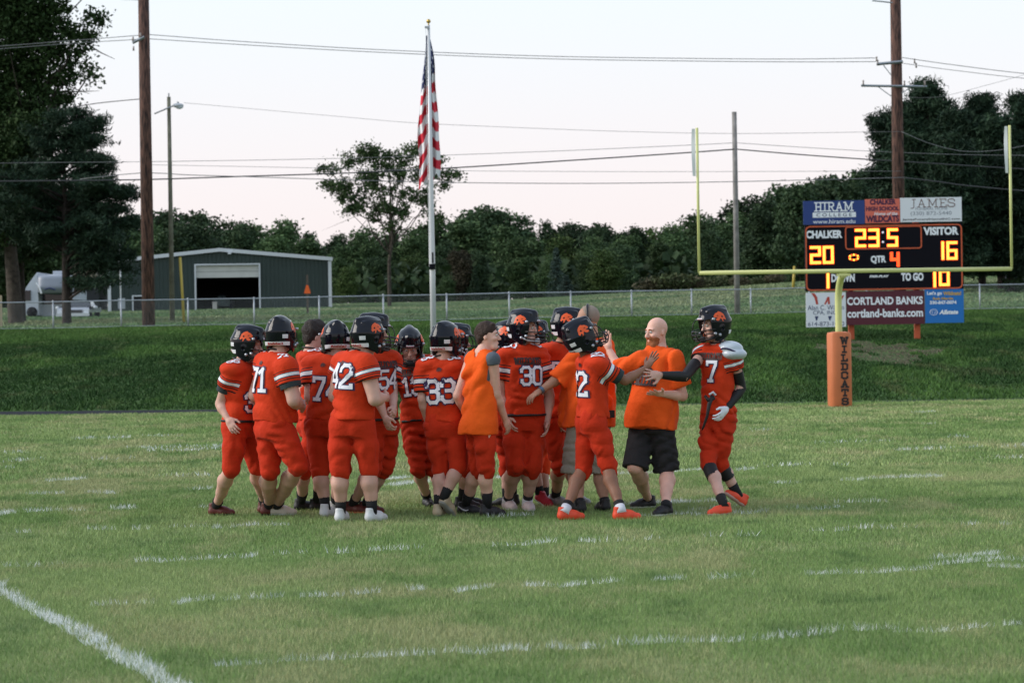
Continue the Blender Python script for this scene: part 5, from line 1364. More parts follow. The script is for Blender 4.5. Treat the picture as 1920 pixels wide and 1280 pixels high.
# pale trailer and shrub at the right edge
wD = 190.0; q0 = P(1905, 552, wD); wz = landz(q0.x, wD)
tr2 = empty('box_trailer', (q0.x, wD, wz), 'pale box trailer partly hidden at the right edge behind the fence', 'trailer')
kt = wD / FPX
b = MB(); b.box((.3, 1.2, (545 - 523) * kt + .15), (58 * kt, 2.4, 30 * kt)); b.build('box_body', cw, tr2)
b = MB(); b.box((.3, -.03, (545 - 509) * kt + .15), (58 * kt, .1, .12)); b.build('roof_rail', trim_w, tr2)
for s in (-.5, .5):
    b = MB(); b.tube([(s, .1, .3), (s, .4, .3)], .3, 14); b.build('wheel', black_p, tr2, True)
c = crown_mesh('crown', [((0, 0, .45), (.55, .5, .45)), ((.5, 0, .35), (.4, .4, .35))], 60, 14, .14, DARK, rg, .18, .4)
q0 = P(1900, 560, 176); sh = empty('shrub', (q0.x, 176, landz(q0.x, 176)), 'small dark shrub in front of the pale trailer', 'shrub')
b = MB(); b.tube([(0, 0, -.1), (.05, 0, .5)], [.04, .02], 5); b.build('trunk', bark_m, sh); link('crown', c, sh)

# ------------------------------------------------------------------ people
S = 1.05                                                       # everybody a little over average height
def np3(v): return np.array([v[0], v[1], v[2]], float)
jersey_o = (.56, .040, .010)
def cloth_mat(name, col, stripes=False, wrinkle=.35):
    m = mat(name, col, .8, spec=.12, noise=(5, .07), bump=(11, .5, .035), sheen=.03)
    if stripes:
        n = m.node_tree; b = n.nodes['Principled BSDF']; base_l = b.inputs['Base Color'].links[0].from_socket
        a = n.nodes.new('ShaderNodeAttribute'); a.attribute_name = 'sleeve'
        r = n.nodes.new('ShaderNodeValToRGB'); r.color_ramp.interpolation = 'CONSTANT'
        o = (*col, 1); w_ = (.74, .76, .80, 1); nv = (.015, .015, .05, 1); k = (.02, .012, .012, 1)
        st = [(0, o), (.34, k), (.38, o), (.46, nv), (.50, w_), (.66, nv), (.71, o), (.79, k), (.84, o), (.96, k)]
        el = r.color_ramp.elements
        el[0].position = 0; el[0].color = st[0][1]; el[1].position = st[1][0]; el[1].color = st[1][1]
        for p, c in st[2:]:
            e = el.new(p); e.color = c
        n.links.new(a.outputs['Fac'], r.inputs[0])
        a2 = n.nodes.new('ShaderNodeAttribute'); a2.attribute_name = 'sleeve_mask'; gt = n.nodes.new('ShaderNodeMath'); gt.operation = 'GREATER_THAN'; gt.inputs[1].default_value = .5
        n.links.new(a2.outputs['Fac'], gt.inputs[0]); mx = n.nodes.new('ShaderNodeMix'); mx.data_type = 'RGBA'; mx.inputs[6].default_value = o
        n.links.new(base_l, mx.inputs[6]); n.links.new(gt.outputs[0], mx.inputs[0]); n.links.new(r.outputs[0], mx.inputs[7]); n.links.new(mx.outputs[2], b.inputs['Base Color'])
    return m
jer_m = cloth_mat('jersey_cloth', jersey_o, True)
pant_m = cloth_mat('pants_cloth', (.50, .031, .009))
pant_b = cloth_mat('pants_cloth_bright', (.80, .075, .02))
shirt_m = cloth_mat('shirt_cloth', (.88, .115, .012))
tee_m = cloth_mat('tee_cloth', (.86, .105, .014))
khaki_m = cloth_mat('khaki_cloth', (.30, .27, .225))
char_m = cloth_mat('charcoal_cloth', (.028, .027, .030))
greyt_m = cloth_mat('grey_undershirt', (.10, .12, .145))
dkgreen = mat('dark_undershirt', (.018, .030, .034), .7)
sock_k = mat('black_sock', (.010, .010, .012), .85); sock_w = mat('white_sock', (.62, .63, .68), .85)
sleeve_k = mat('black_sleeve', (.008, .008, .010), .6)
belt_m = mat('black_belt', (.010, .010, .012), .5)
num_w = mat('number_white', (.74, .76, .84), .6); num_n = mat('number_navy', (.020, .014, .07), .6); num_k = mat('letter_dark', (.07, .012, .012), .6); num_kk = mat('letter_black', (.03, .012, .012), .6)
hel_m = mat('helmet_black', (.004, .005, .010), .10, spec=.32, coat=0)
mask_m = mat('facemask_black', (.010, .010, .012), .35)
hel_o = mat('helmet_orange', (.72, .095, .015), .4); hel_w = mat('helmet_white', (.66, .68, .72), .4); hel_r = mat('helmet_red_ink', (.45, .03, .04), .5)
clip_m = mat('clip_steel', (.40, .42, .46), .3, metal=.5); pad_in = mat('helmet_lining', (.02, .02, .022), .8)
silver_p = mat('shoulder_plate', (.46, .52, .58), .3, coat=.3)
hair_d = mat('hair_dark', (.018, .012, .010), .7, bump=(70, .8, .02)); hair_b = mat('hair_brown', (.035, .018, .012), .7, bump=(70, .8, .02)); hair_g = mat('hair_grey', (.27, .215, .175), .8, bump=(90, .6, .01)); hair_r = mat('beard_red', (.30, .10, .035), .8, bump=(90, .8, .01))
eye_m = mat('eye_white', (.55, .53, .5), .3); iris_m = mat('eye_iris', (.02, .015, .012), .3)
gum_m = mat('mouth_guard', (.85, .12, .015), .4)
def skin_mat(name, c):
    m = mat(name, c, .55, spec=.35, noise=(9, .10), bump=(60, .12, .01))
    m.node_tree.nodes['Principled BSDF'].inputs['Subsurface Weight'].default_value = .08
    m.node_tree.nodes['Principled BSDF'].inputs['Subsurface Radius'].default_value = (.02, .008, .004)
    return m
skin_l = skin_mat('skin_light', (.58, .345, .28)); skin_p = skin_mat('skin_pink', (.70, .41, .325)); skin_t = skin_mat('skin_tan', (.42, .225, .15)); skin_d = skin_mat('skin_brown', (.25, .12, .075))

# ---- shared pieces, each modelled once in its own frame (front = -y, up = +z)
def head_cut(V): return V
def build_head():
    f = Field((-.12, -.16, -.17), (.12, .14, .16), .0065)
    f.ell((0, .012, .035), (.079, .099, .094), k=.01)
    f.ell((0, -.030, -.035), (.066, .066, .088), k=.03)
    f.cone((-.028, -.062, -.108), (.028, -.062, -.108), .030, .030, .03)
    f.ell((0, -.078, .026), (.058, .020, .014), k=.018)
    f.cone((0, -.094, .012), (0, -.119, -.034), .008, .0145, .012)
    f.cone((-.010, -.108, -.039), (.010, -.108, -.039), .0105, .0105, .008)
    for s in (-1, 1):
        f.ell((s * .032, -.106, .004), (.018, .016, .012), k=.014, sub=True)
        f.ell((s * .045, -.070, -.028), (.024, .024, .02), k=.02)
        f.ell((s * .079, .014, -.010), (.010, .018, .029), Matrix.Rotation(s * .3, 3, 'Z'), k=.006)
    f.ell((0, -.094, -.070), (.024, .010, .007), k=.006); f.ell((0, -.093, -.081), (.020, .010, .007), k=.006)
    f.ell((0, -.106, -.0755), (.022, .009, .0022), k=.004, sub=True)
    f.cone((0, .02, -.06), (0, .03, -.165), .058, .060, .03)
    return f.mesh(1)
HEAD_V, HEAD_Q = build_head()
def hand_geo(pose):
    """right hand, wrist at 0, fingers +x, palm -z, thumb +y"""
    c, sp, th = {'relaxed': (.42, .25, .5), 'open': (.06, 1.0, 1.0), 'flat': (.10, .35, .8), 'fist': (1.35, .1, .2), 'half': (.75, .2, .5)}[pose]
    f = Field((-.05, -.10, -.10), (.22, .12, .06), .0048)
    f.cone((-.03, 0, 0), (.03, 0, 0), .027, .027, .02)
    f.ell((.05, .002, 0), (.058, .043, .017), k=.02)
    for i, (y, L) in enumerate(((.033, .078), (.011, .088), (-.011, .080), (-.031, .062))):
        p = Vector((.088 - abs(y - .008) * .25, y, 0)); a = 0; d0 = Vector((1, sp * y * 9, 0)).normalized()
        for k, fr in enumerate((.46, .31, .23)):
            a += c * (.7 if k == 0 else 1.0)
            d = d0 * math.cos(a) + Vector((0, 0, -1)) * math.sin(a)
            q = p + d * L * fr; f.cone(p, q, .0098 - .0009 * k, .0092 - .0009 * k, .004); p = q
    p = Vector((.022, .030, -.004)); d = Vector((.62, .25 + .6 * th, -.35 * (1.2 - th))).normalized(); q = p + d * .048
    f.cone(p, q, .016, .0125, .014); d2 = Vector((.9, .15 + .3 * th, -.3 * (1.3 - th))).normalized(); f.cone(q, q + d2 * .036, .0115, .0092, .006)
    return f.mesh(1)
HANDS = {}
def hand(pose):
    if pose not in HANDS: HANDS[pose] = hand_geo(pose)
    return HANDS[pose]
def build_shoe():
    f = Field((-.07, -.22, -.02), (.07, .10, .15), .0065)
    f.cone((0, .030, .048), (0, .030, .110), .043, .041, .02)
    f.cone((0, .035, .040), (0, -.085, .042), .043, .050, .03)
    f.cone((.004, -.085, .036), (.006, -.165, .028), .048, .038, .03)
    f.cone((0, -.02, .075), (0, -.10, .052), .034, .026, .03)
    f.plane((0, 0, 0), (0, 0, -1)); f.plane((0, .03, .128), (0, 0, 1))
    V, Q = f.mesh(1)
    mi = (V[Q].mean(1)[:, 2] < .020).astype(int)
    return V, Q, mi
SHOE_V, SHOE_Q, SHOE_MI = build_shoe()
shoe_me = mk_mesh('shoe', SHOE_V * S, SHOE_Q, [None, None], True, SHOE_MI)
def shoe_mats(u, s): return (mat('shoe_' + u, {'white': (.60, .62, .64), 'cream': (.55, .50, .42), 'black': (.012, .012, .014), 'orange': (.75, .07, .025), 'darkred': (.10, .018, .012), 'grey': (.25, .25, .25), 'pink': (.52, .44, .45), 'tan': (.42, .34, .23), 'red': (.42, .015, .03)}[u], .5, bump=(40, .3, .01)), mat('sole_' + s, {'white': (.62, .63, .64), 'black': (.012, .012, .014), 'grey': (.28, .28, .27), 'red': (.55, .08, .04), 'orange': (.75, .07, .025), 'pink': (.62, .40, .38)}[s], .6))
# helmet
HS = 1.07
def build_helmet():
    f = Field((-.15, -.19, -.16), (.15, .18, .18), .0058)
    f.ell((0, .010, .015), (.121, .150, .145), k=.01)
    f.loft((0, .004, -.150), (0, .004, .03), (1, 0, 0), [0, .35, 1], [.106, .118, .119], [.100, .128, .146], None, 2.2, .03)
    f.cone((0, -.09, .118), (0, .10, .124), .030, .030, .04)                    # raised centre ridge
    for s in (-1, 1):
        f.cone((s * .058, -.080, .112), (s * .062, .09, .108), .012, .012, .02)
        f.ell((s * .115, .005, -.035), (.012, .030, .028), k=.012)
    f.ell((0, .010, .010), (.102, .131, .128), k=.004, sub=True)
    f.loft((0, -.004, -.20), (0, -.004, .01), (1, 0, 0), [0, 1], [.098, .101], [.112, .128], None, 2.4, .004)if False else None
    f.cone((0, .005, -.02), (0, .005, -.22), .100, .100, .004, sub=True)
    def box(x, y, z):
        q = [np.abs(x) - .083, np.abs(y + .16) - .095, np.abs(z + .090) - .118]
        a = np.maximum(q[0], 0) ** 2 + np.maximum(q[1], 0) ** 2 + np.maximum(q[2], 0) ** 2
        return np.sqrt(a) + np.minimum(np.maximum(np.maximum(q[0], q[1]), q[2]), 0) - .014
    f.put(box, (-.1, -.27, -.22), (.1, -.05, .05), .008, True)
    f.plane((0, .10, -.092), (0, .55, -1)); f.plane((0, -.05, -.140), (0, -.25, -1))
    f.ell((.125, .012, -.040), (.02, .014, .014), k=.004, sub=True); f.ell((-.125, .012, -.040), (.02, .014, .014), k=.004, sub=True)
    return f.mesh(1)
hv, hq = build_helmet(); hv = hv * HS
hel_bvh = BVHTree.FromPolygons([tuple(v) for v in hv], [tuple(q) for q in hq])
hel_me = mk_mesh('helmet', hv, hq, [hel_m], True)
def wrap_poly(pts, org, right, up, into, lift, n=9, holes=()):
    """a thin decal following the shell: outline cut into a fine grid by point-in-polygon"""
    xs = [p[0] for p in pts]; ys = [p[1] for p in pts]; st = .0042
    def inside(x, y, pl):
        c = False; j = len(pl) - 1
        for i in range(len(pl)):
            if (pl[i][1] > y) != (pl[j][1] > y) and x < (pl[j][0] - pl[i][0]) * (y - pl[i][1]) / (pl[j][1] - pl[i][1]) + pl[i][0]: c = not c
            j = i
        return c
    V = []; Q = []; idx = {}
    nx = int((max(xs) - min(xs)) / st) + 2; ny = int((max(ys) - min(ys)) / st) + 2
    def vid(i, j):
        if (i, j) not in idx:
            x, y = min(xs) + i * st, min(ys) + j * st
            o = org + right * x + up * y - into * .3
            h, nr, _, _ = hel_bvh.ray_cast(o, into, .6)
            idx[(i, j)] = -1 if h is None else len(V)
            if h is not None: V.append(tuple(h + nr * lift if nr.dot(into) < 0 else h - nr * lift))
        return idx[(i, j)]
    for i in range(nx):
        for j in range(ny):
            x, y = min(xs) + (i + .5) * st, min(ys) + (j + .5) * st
            if inside(x, y, pts) and not any(inside(x, y, h) for h in holes):
                q = [vid(i, j), vid(i + 1, j), vid(i + 1, j + 1), vid(i, j + 1)]
                if min(q) >= 0: Q.append(q)
    return np.array(V), np.array(Q)
VX, VY, VZ = Vector((1, 0, 0)), Vector((0, 1, 0)), Vector((0, 0, 1))
# big cat head in profile, nose forward (x towards the front of the helmet)
CAT = [(-.060, -.002), (-.052, .024), (-.036, .042), (-.014, .052), (.004, .058), (.012, .049), (.030, .046), (.050, .034), (.066, .018), (.070, .004), (.058, -.006), (.040, -.002), (.030, -.010), (.052, -.020), (.056, -.032), (.036, -.042), (.016, -.034), (.006, -.018), (-.008, -.022), (-.016, -.044), (-.032, -.050), (-.030, -.026), (-.044, -.024), (-.054, -.040), (-.064, -.026)]
CAT = [(x * .84, y * .84) for x, y in CAT]
CATH = [[(.012, .016), (.030, .018), (.038, .010), (.018, .008)], [(-.036, .006), (-.020, .014), (-.012, -.004), (-.030, -.010)]]
CATH = [[(x * .84, y * .84) for x, y in h] for h in CATH]
emb = []
for s in (1, -1):
    V, Q = wrap_poly(CAT, Vector((s * .0, -.002, .066)) , -VY, VZ, VX * -s, .0022, holes=CATH)
    emb.append(mk_mesh('emblem', V, Q, [hel_o], True))
def wrap_sheet(half_ang, z0, z1, ang0, lift, n=16, m_=4):
    V = []; Q = []
    for j in range(m_ + 1):
        for i in range(n + 1):
            a = ang0 + half_ang * (2 * i / n - 1); d = Vector((math.sin(a), math.cos(a), 0)); z = z0 + (z1 - z0) * j / m_
            h, nr, _, _ = hel_bvh.ray_cast(d * .4 + Vector((0, 0, z)), -d, .5)
            if h is None: h = d * .12 + Vector((0, 0, z)); 
            V.append(tuple(h + d * lift))
    for j in range(m_):
        for i in range(n): a = j * (n + 1) + i; Q.append((a, a + 1, a + n + 2, a + n + 1))
    return np.array(V), np.array(Q)
V, Q = wrap_sheet(.95, -.094, -.060, 0, .006); bump_me = mk_mesh('neck_bumper', V, Q, [hel_w], True)
V, Q = wrap_sheet(.17, -.030, .005, -.62, .003, 5, 3); stick_me = mk_mesh('warning_sticker', V, Q, [hel_w], True)
V, Q = wrap_sheet(.26, .045, .066, math.pi, .004, 6, 3); plate_me = mk_mesh('brow_plate', V, Q, [hel_w], True)
def hel_text(txt, ang0, zc, h_, rad_w, m, lift):
    v, f_ = font_mesh(txt, rad_w, h_, .03)
    out_ = []
    for x, y in v:
        a = ang0 - x / .125 if True else 0
        d = Vector((math.sin(a), math.cos(a), 0)); z = zc + y
        hh, nr, _, _ = hel_bvh.ray_cast(d * .4 + Vector((0, 0, z)), -d, .5)
        if hh is None: hh = d * .13 + Vector((0, 0, z))
        out_.append(tuple(hh + d * lift))
    me = bpy.data.meshes.new('lettering'); me.from_pydata(out_, [], f_); me.materials.append(m); me.update(); return me
btext_me = hel_text('Riddell', 0, -.077, .020, .12, hel_r, .009)
ptext_me = hel_text('Riddell', math.pi, .0555, .009, .055, hel_r, .007)
def build_mask():
    b = MB(); r = .0046
    def bar(pts): b.tube([Vector(p) * HS for p in pts], r * HS, 7)
    def arc(z, yf, wid, n=11, zs=None, a0=-1, a1=1, ys=-.045):
        pts = []
        for i in range(n):
            t = a0 + (a1 - a0) * i / (n - 1)
            x = wid * math.sin(t * 1.35) / math.sin(1.35); y = ys + (yf - ys) * math.cos(t * math.pi / 2) ** .7
            pts.append((x, y, z + ((zs - z) * abs(t) ** 2 if zs is not None else 0)))
        return pts
    bar(arc(-.052, -.205, .112, zs=-.035)); bar(arc(-.082, -.208, .110, zs=-.070)); bar(arc(-.112, -.198, .106, zs=-.100))
    bar(arc(-.132, -.180, .095, zs=-.118))
    for x in (-.034, .034): bar([(x, -.198, -.050), (x, -.204, -.082), (x, -.192, -.112), (x * .9, -.172, -.132)])
    for s in (-1, 1):
        bar([(s * .075, -.128, .045), (s * .086, -.150, .01), (s * .090, -.158, -.045), (s * .088, -.150, -.10)])
    bar(arc(.046, -.150, .085, 9, ys=-.11))
    return b.mesh('facemask', [mask_m], True)
mask_me = build_mask()
b = MB()
for s in (-1, 1):
    for (y, z) in ((-.072, .048), (-.064, -.075), (-.020, -.088)): b.tube([Vector((s * .108, y, z)) * HS, Vector((s * .131, y, z)) * HS], .0125, 10)
clip_me = b.mesh('mask_clip', [clip_m], True)
b = MB()
for s in (-1, 1): b.tube([Vector((s * .118, -.02, -.088)) * HS, Vector((s * .085, -.085, -.118)) * HS, Vector((s * .03, -.125, -.128)) * HS], .008, 6)
b.sphere(Vector((0, -.118, -.122)) * HS, .036, 12, 8, (1.2, .6, .9)); chin_me = b.mesh('chin_strap', [pad_in], True)
chin_w = b.mesh('chin_strap', [hel_w], True)

def rot_head(yaw, pitch, roll):
    """pitch > 0 looks up, roll > 0 leans to the person's left"""
    return Matrix.Rotation(R(yaw), 3, 'Z') @ Matrix.Rotation(R(pitch), 3, 'X').inverted() @ Matrix.Rotation(R(roll), 3, 'Y')
def front(yaw): return np.array([math.sin(R(yaw)), -math.cos(R(yaw)), 0.0])
def leftv(yaw): return np.array([math.cos(R(yaw)), math.sin(R(yaw)), 0.0])
def put_helmet(par, c, Rm, chin_white=False):
    h = link('helmet', hel_me, par); h.matrix_local = Matrix.Translation(c) @ Rm.to_4x4()
    link('facemask', mask_me, h)
    for e in emb: link('emblem', e, h)
    link('neck_bumper', bump_me, h); link('warning_sticker', stick_me, h); link('brow_plate', plate_me, h); link('mask_clips', clip_me, h)
    link('lettering', btext_me, h); link('lettering', ptext_me, h); link('chin_strap', chin_w if chin_white else chin_me, h)
    return h

GROUPP = 'orange team gathered on the field'
def person(label, D, head, neck, pel, yaw, arms, legs, pyaw=None, g=1.0, sw=.170, skin=skin_l, outfit='player', number=None, num_side='back', helmet=True, lettering=False,
           hair=None, seed=1, face=False, shoe=('black', 'black'), sock='k', pant=None, belly=0.0, pads=1.0, sleeves='jersey', neck_r=.062, num_off=(0, 0), num_h=None, belt=False, arm_g=1.0, leg_g=1.0, sleeve_len=.20, under=None, shade_word=None, hlift=True, num_shoulder=None, hs=1.0):
    """joints are picture places with a depth offset in metres from distance D"""
    pyaw = yaw if pyaw is None else pyaw
    J = lambda p: np3(P(p[0], p[1], D + (p[2] if len(p) > 2 else 0)))
    hd, nk, pv = J(head[:2] + (head[2],)), J((neck[0], neck[1] - 8, neck[2])), J(pel)
    base = Vector((pv[0], pv[1], 0))
    # feet first: they stand on the grass
    LG = {}
    for side, spec in legs.items():
        knee, foot = spec[0], spec[1]; lift = spec[2] if len(spec) > 2 else None; toe = spec[3] if len(spec) > 3 else pyaw; pit = spec[4] if len(spec) > 4 else 0
        if lift is None:
            q = G(foot[0], foot[1]); sole = np.array([q.x, min(max(q.y, D - .75), D + .75), 0.0])
            k_ = sole[1] / q.y; sole[0] = q.x * k_
        else:
            q = P(foot[0], foot[1], D + lift); sole = np3(q); sole[2] = max(sole[2], 0.0)
        ank = sole + np.array([0, 0, .085 * S])
        LG[side] = (J(knee), ank, sole, toe, pit, lift)
    O = empty('person', base, label, 'person', GROUPP)
    off = np3(base)
    lat = leftv(yaw); fr = front(yaw); plat = leftv(pyaw); pfr = front(pyaw)
    up = nk - pv; L = np.linalg.norm(up); up = up / L
    lat = lat - up * (lat @ up); lat /= np.linalg.norm(lat); fr = np.cross(lat, up) * -1
    if fr @ front(yaw) < 0: fr = -fr
    hip = {'L': pv + plat * .092 * S * g ** .5, 'R': pv - plat * .092 * S * g ** .5}
    sh = {'L': nk + lat * sw * S - up * .098 * S, 'R': nk - lat * sw * S - up * .098 * S}
    AR = {}
    for side, spec in arms.items():
        AR[side] = (J(spec[0]), J(spec[1]), spec[2] if len(spec) > 2 else 'relaxed', spec[3] if len(spec) > 3 else None, spec[4] if len(spec) > 4 else None)
        if len(spec) > 5: sh[side] = J(spec[5])
    allp = [hd, nk, pv] + [q for l in LG.values() for q in l[:3]] + [q for a in AR.values() for q in a[:2]] + list(sh.values())
    lo = np.min(allp, 0) - .26; hi = np.max(allp, 0) + .26; lo[2] = max(lo[2], -.02)
    # ---- body: one continuous skin
    f = Field(lo, hi, .0145)
    Rm = rot_head(*head[3:6])
    Rn = np.array(Rm)
    hb = hd + Rn @ np.array([0, .028, -.085]) * S
    f.cone(nk - up * .03, hb, neck_r * S * g ** .3, neck_r * .93 * S, .04)
    f.loft(pv - up * .05, nk, lat, [0, .15, .45, .75, .9, 1], np.array([.13, .125, .118, .125, .10, .055]) * S * g ** .7, np.array([.092, .09, .088, .09, .07, .055]) * S * g ** .7, None, 2.2, .04)
    ag = g ** .6 * arm_g
    for side, (el, wr, pose, palm, glove) in AR.items():
        s_ = sh[side]
        f.cone(s_, el, .056 * S * ag, .043 * S * ag, .03)
        m1 = el + (wr - el) * .28
        f.cone(el, m1, .041 * S * ag, .044 * S * ag, .02); f.cone(m1, wr, .044 * S * ag, .0285 * S * (ag * .5 + .5), .02)
    lg_ = g ** .5 * leg_g
    for side, (kn, an, so, toe, pit, lift) in LG.items():
        f.cone(hip[side], kn, .085 * S * lg_, .058 * S * lg_, .03)
        sd_ = an - kn; m1 = kn + sd_ * .32; bk = -front(toe if lift is None else pyaw)
        lc = lg_ * g ** .25; f.cone(kn, m1 + bk * .012, .056 * S * lg_, .062 * S * lc, .03); f.cone(m1 + bk * .016, kn + sd_ * .64, .062 * S * lc, .046 * S * lc, .03); f.cone(kn + sd_ * .6, an, .045 * S * lg_, .036 * S * lg_ ** .5, .03)
    V, Q = f.mesh(1)
    VS = [V]; QS = [Q]; nV = len(V)
    hv_ = HEAD_V * S * hs @ Rn.T + hd; VS.append(hv_); QS.append(HEAD_Q + nV); nV += len(hv_)
    gloves = []
    for side, (el, wr, pose, palm, glove) in AR.items():
        hv2, hq2 = hand(pose); hv2 = hv2 * S * 1.02
        d = wr - el; d /= np.linalg.norm(d)
        if isinstance(palm, tuple) and len(palm) == 2: d = np3(Vector(palm[1]).normalized()); palm = palm[0]
        pn_ = np.array(palm if palm is not None else (-lat if side == 'L' else lat), float)
        z = -(pn_ - d * (pn_ @ d)); z /= np.linalg.norm(z) + 1e-9; y = np.cross(z, d)
        if side == 'L': hv2 = hv2 * np.array([1, -1, 1]); hq2 = hq2[:, ::-1]
        W = hv2 @ np.stack([d, y, z]) + wr
        if glove: gloves.append((W, hq2, glove))
        else: VS.append(W); QS.append(hq2 + nV); nV += len(W)
    V = np.concatenate(VS) - off; Q = np.concatenate(QS)
    link('body', mk_mesh('body', V, Q, [skin], True), O)
    for W, q2, gm in gloves: link('glove', mk_mesh('glove', W - off, q2, [gm], True), O)
    # ---- lower clothes
    lo2 = np.min([pv] + [l[0] for l in LG.values()], 0) - .30; hi2 = np.max([pv] + [l[0] for l in LG.values()], 0) + .30
    f = Field(lo2, hi2, .0108)
    wais = pv + up * .17 * S
    B0 = np.array([.150, .157, .146, .132]) * S * g ** .75; B1 = np.array([.112, .120, .110, .100]) * S * g ** .75
    if outfit != 'player': B0, B1 = B0 * .92, B1 * .90
    f.loft(pv - up * .10 * S, wais, plat, [0, .35, .7, 1], B0, B1 * (1 + belly * .25), [0, 0, 0, 0], 2.3, .04, capa=True)
    for s in (-1, 1) if outfit == 'player' else (): f.ell(pv - pfr * .055 * S + plat * s * .075 * S - up * .01, (.086 * S * g ** .7, .078 * S * g ** .7, .115 * S), np.stack([plat, pfr, up], 1), .05)
    bot = pant or pant_m

    for side, (kn, an, so, toe, pit, lift) in LG.items():
        h_ = hip[side]; td = (kn - h_) / np.linalg.norm(kn - h_); sdn = (an - kn) / np.linalg.norm(an - kn)
        if outfit in ('player', 'boy'):
            hr_ = .096 if outfit == 'player' else .078; f.cone(h_, h_ + (kn - h_) * .5, hr_ * S * lg_, .087 * S * lg_, .03); f.cone(h_ + (kn - h_) * .5, kn, .094 * S * lg_, .073 * S * lg_, .03)
            kd = td - sdn; kd = kd + np3(front(pyaw)) * .8; kd = kd - sdn * (kd @ sdn); kd /= np.linalg.norm(kd); cn = sdn - kd * .40; cn /= np.linalg.norm(cn)
            f.cone(kn, kn + sdn * .072 * S, .069 * S * lg_, .064 * S * lg_, .03, cutn=cn)
            f.ell(kn + kd * .024 * S, (.054 * S * lg_, .042 * S, .078 * S), np.stack([np.cross(sdn, kd), kd, sdn], 1), .018)
            mth = h_ + (kn - h_) * .45; f.ell(mth + pfr * .055 * S, (.058 * S * lg_, .045 * S, .11 * S), np.stack([plat, pfr, -td], 1), .03)
        else:
            wd = 1.0 if outfit == 'coach' else .95
            f.cone(h_, kn + sdn * .035 * S, .102 * S * lg_ * wd, .108 * S * lg_ * wd, .04, cut=True)
    f.folds(.0036, 28, seed); f.creases(.019, 30, seed + 7)
    if outfit == 'coach':
        pass
    V, Q = f.mesh(1)
    po = link('shorts' if outfit != 'player' and outfit != 'boy' else 'pants', mk_mesh('pants', V - off, Q, [bot], True), O)
    # ---- upper clothes
    lo3 = np.min([pv, nk] + list(sh.values()), 0) - .36; hi3 = np.max([pv, nk] + list(sh.values()), 0) + .36
    f = Field(lo3, hi3, .0105)
    hem = pv - up * {'player': -.045, 'boy': .085, 'coach': .06}[outfit] * S
    ts = [0, .12, .3, .5, .7, .84, .93, 1]
    if outfit == 'player':
        A = np.array([.172, .162, .152, .158, .164, .146, .102, .068]) * S * g ** .75; B = np.array([.136, .130, .124, .128, .134, .118, .090, .066]) * S * g ** .8
    elif outfit == 'boy':
        A = np.array([.190, .186, .172, .162, .156, .136, .098, .064]) * S * g ** .9; B = np.array([.172, .168, .150, .132, .122, .102, .080, .064]) * S * g ** .9
    else:
        A = np.array([.214, .208, .192, .175, .162, .138, .096, .066]) * S * g ** .8; B = np.array([.176, .176, .172, .157, .142, .120, .090, .066]) * S * g ** .9
    B = B * (1 + belly * np.array([.5, .8, 1.0, .8, .35, .1, 0, 0]))
    offb = -np.array([.3, .8, 1, .75, .2, 0, 0, 0]) * belly * .05
    # the loft's second axis is cross(up, lat); its sign decides which way the belly lies
    bk = np.cross(up, lat)
    sg = 1 if bk @ fr < 0 else -1
    ttop = nk + up * .02 * S
    f.loft(hem, ttop, lat, ts, A, B, offb * sg, 2.25, .03, capb=True)
    arm_ref = []
    for side in ('L', 'R'):
        if side in AR: el = AR[side][0]
        else: el = sh[side] - up * .3
        s_ = sh[side]; d = (el - s_) / np.linalg.norm(el - s_)
        if outfit == 'player':
            f.ell(s_ + up * .020 * S - (lat if side == 'L' else -lat) * .02 * S, (.095 * S * pads, .105 * S * pads, .068 * S * pads), np.stack([lat, fr, up], 1), .05)
            f.ell(nk - up * .062 * S + (lat if side == 'L' else -lat) * .095 * S, (.110 * S, .110 * S * pads, .055 * S), np.stack([lat, fr, up], 1), .04)
            if sleeves != 'none': f.cone(s_ + d * .01, s_ + d * sleeve_len * S, .082 * S * ag ** .7, .077 * S * ag ** .7, .03, cut=True)
            arm_ref.append((s_ - d * .02, d, (sleeve_len + .02) * S))
        elif outfit == 'coach':
            f.cone(s_, s_ + d * .245 * S, .090 * S * ag ** .8, .092 * S * ag ** .8, .04, cut=True)
        else:
            f.ell(s_ - (lat if side == 'L' else -lat) * .06 * S + up * .01, (.065 * S, .075 * S, .055 * S), np.stack([lat, fr, up], 1), .05)
    f.cone(nk - up * .05 * S, hb, .066 * S * g ** .3 + .004, .064 * S, .004, sub=True)
    f.folds(.0065 if outfit == 'player' else .0085, 24 if outfit == 'player' else 17, seed + 50); f.creases(.022 if outfit == 'player' else .030, 26 if outfit == 'player' else 21, seed + 90, (.5, .5, 1.2) if outfit == 'player' else (1.2, 1.2, .5))
    f.cone(nk + up * .005 * S, hb + (hb - nk) * .5, .070 * S * g ** .3 + .004, .080 * S, .012, sub=True)
    V, Q = f.mesh(1)
    attrs = None; um = {'player': jer_m, 'boy': shirt_m, 'coach': tee_m}[outfit]
    if outfit == 'player':
        t = np.zeros(len(V)); msk = np.zeros(len(V)); best = np.full(len(V), 9.0)
        for s_, d, Ls in arm_ref:
            q = V - s_; a = q @ d; rad = np.linalg.norm(q - a[:, None] * d, axis=1)
            outw = lat if (s_ - nk) @ lat > 0 else -lat
            sel = rad < best; best = np.where(sel, rad, best)
            m_ = np.minimum(np.minimum((.130 * S * pads - rad) / .03, ((V - s_) @ outw + .075 * S) / .03), (Ls * 1.03 - a) / .03) + .5
            t = np.where(sel, np.clip(a / Ls, 0, 1), t); msk = np.where(sel, np.clip(m_, 0, 1), msk)
        attrs = {'sleeve': t, 'sleeve_mask': msk}
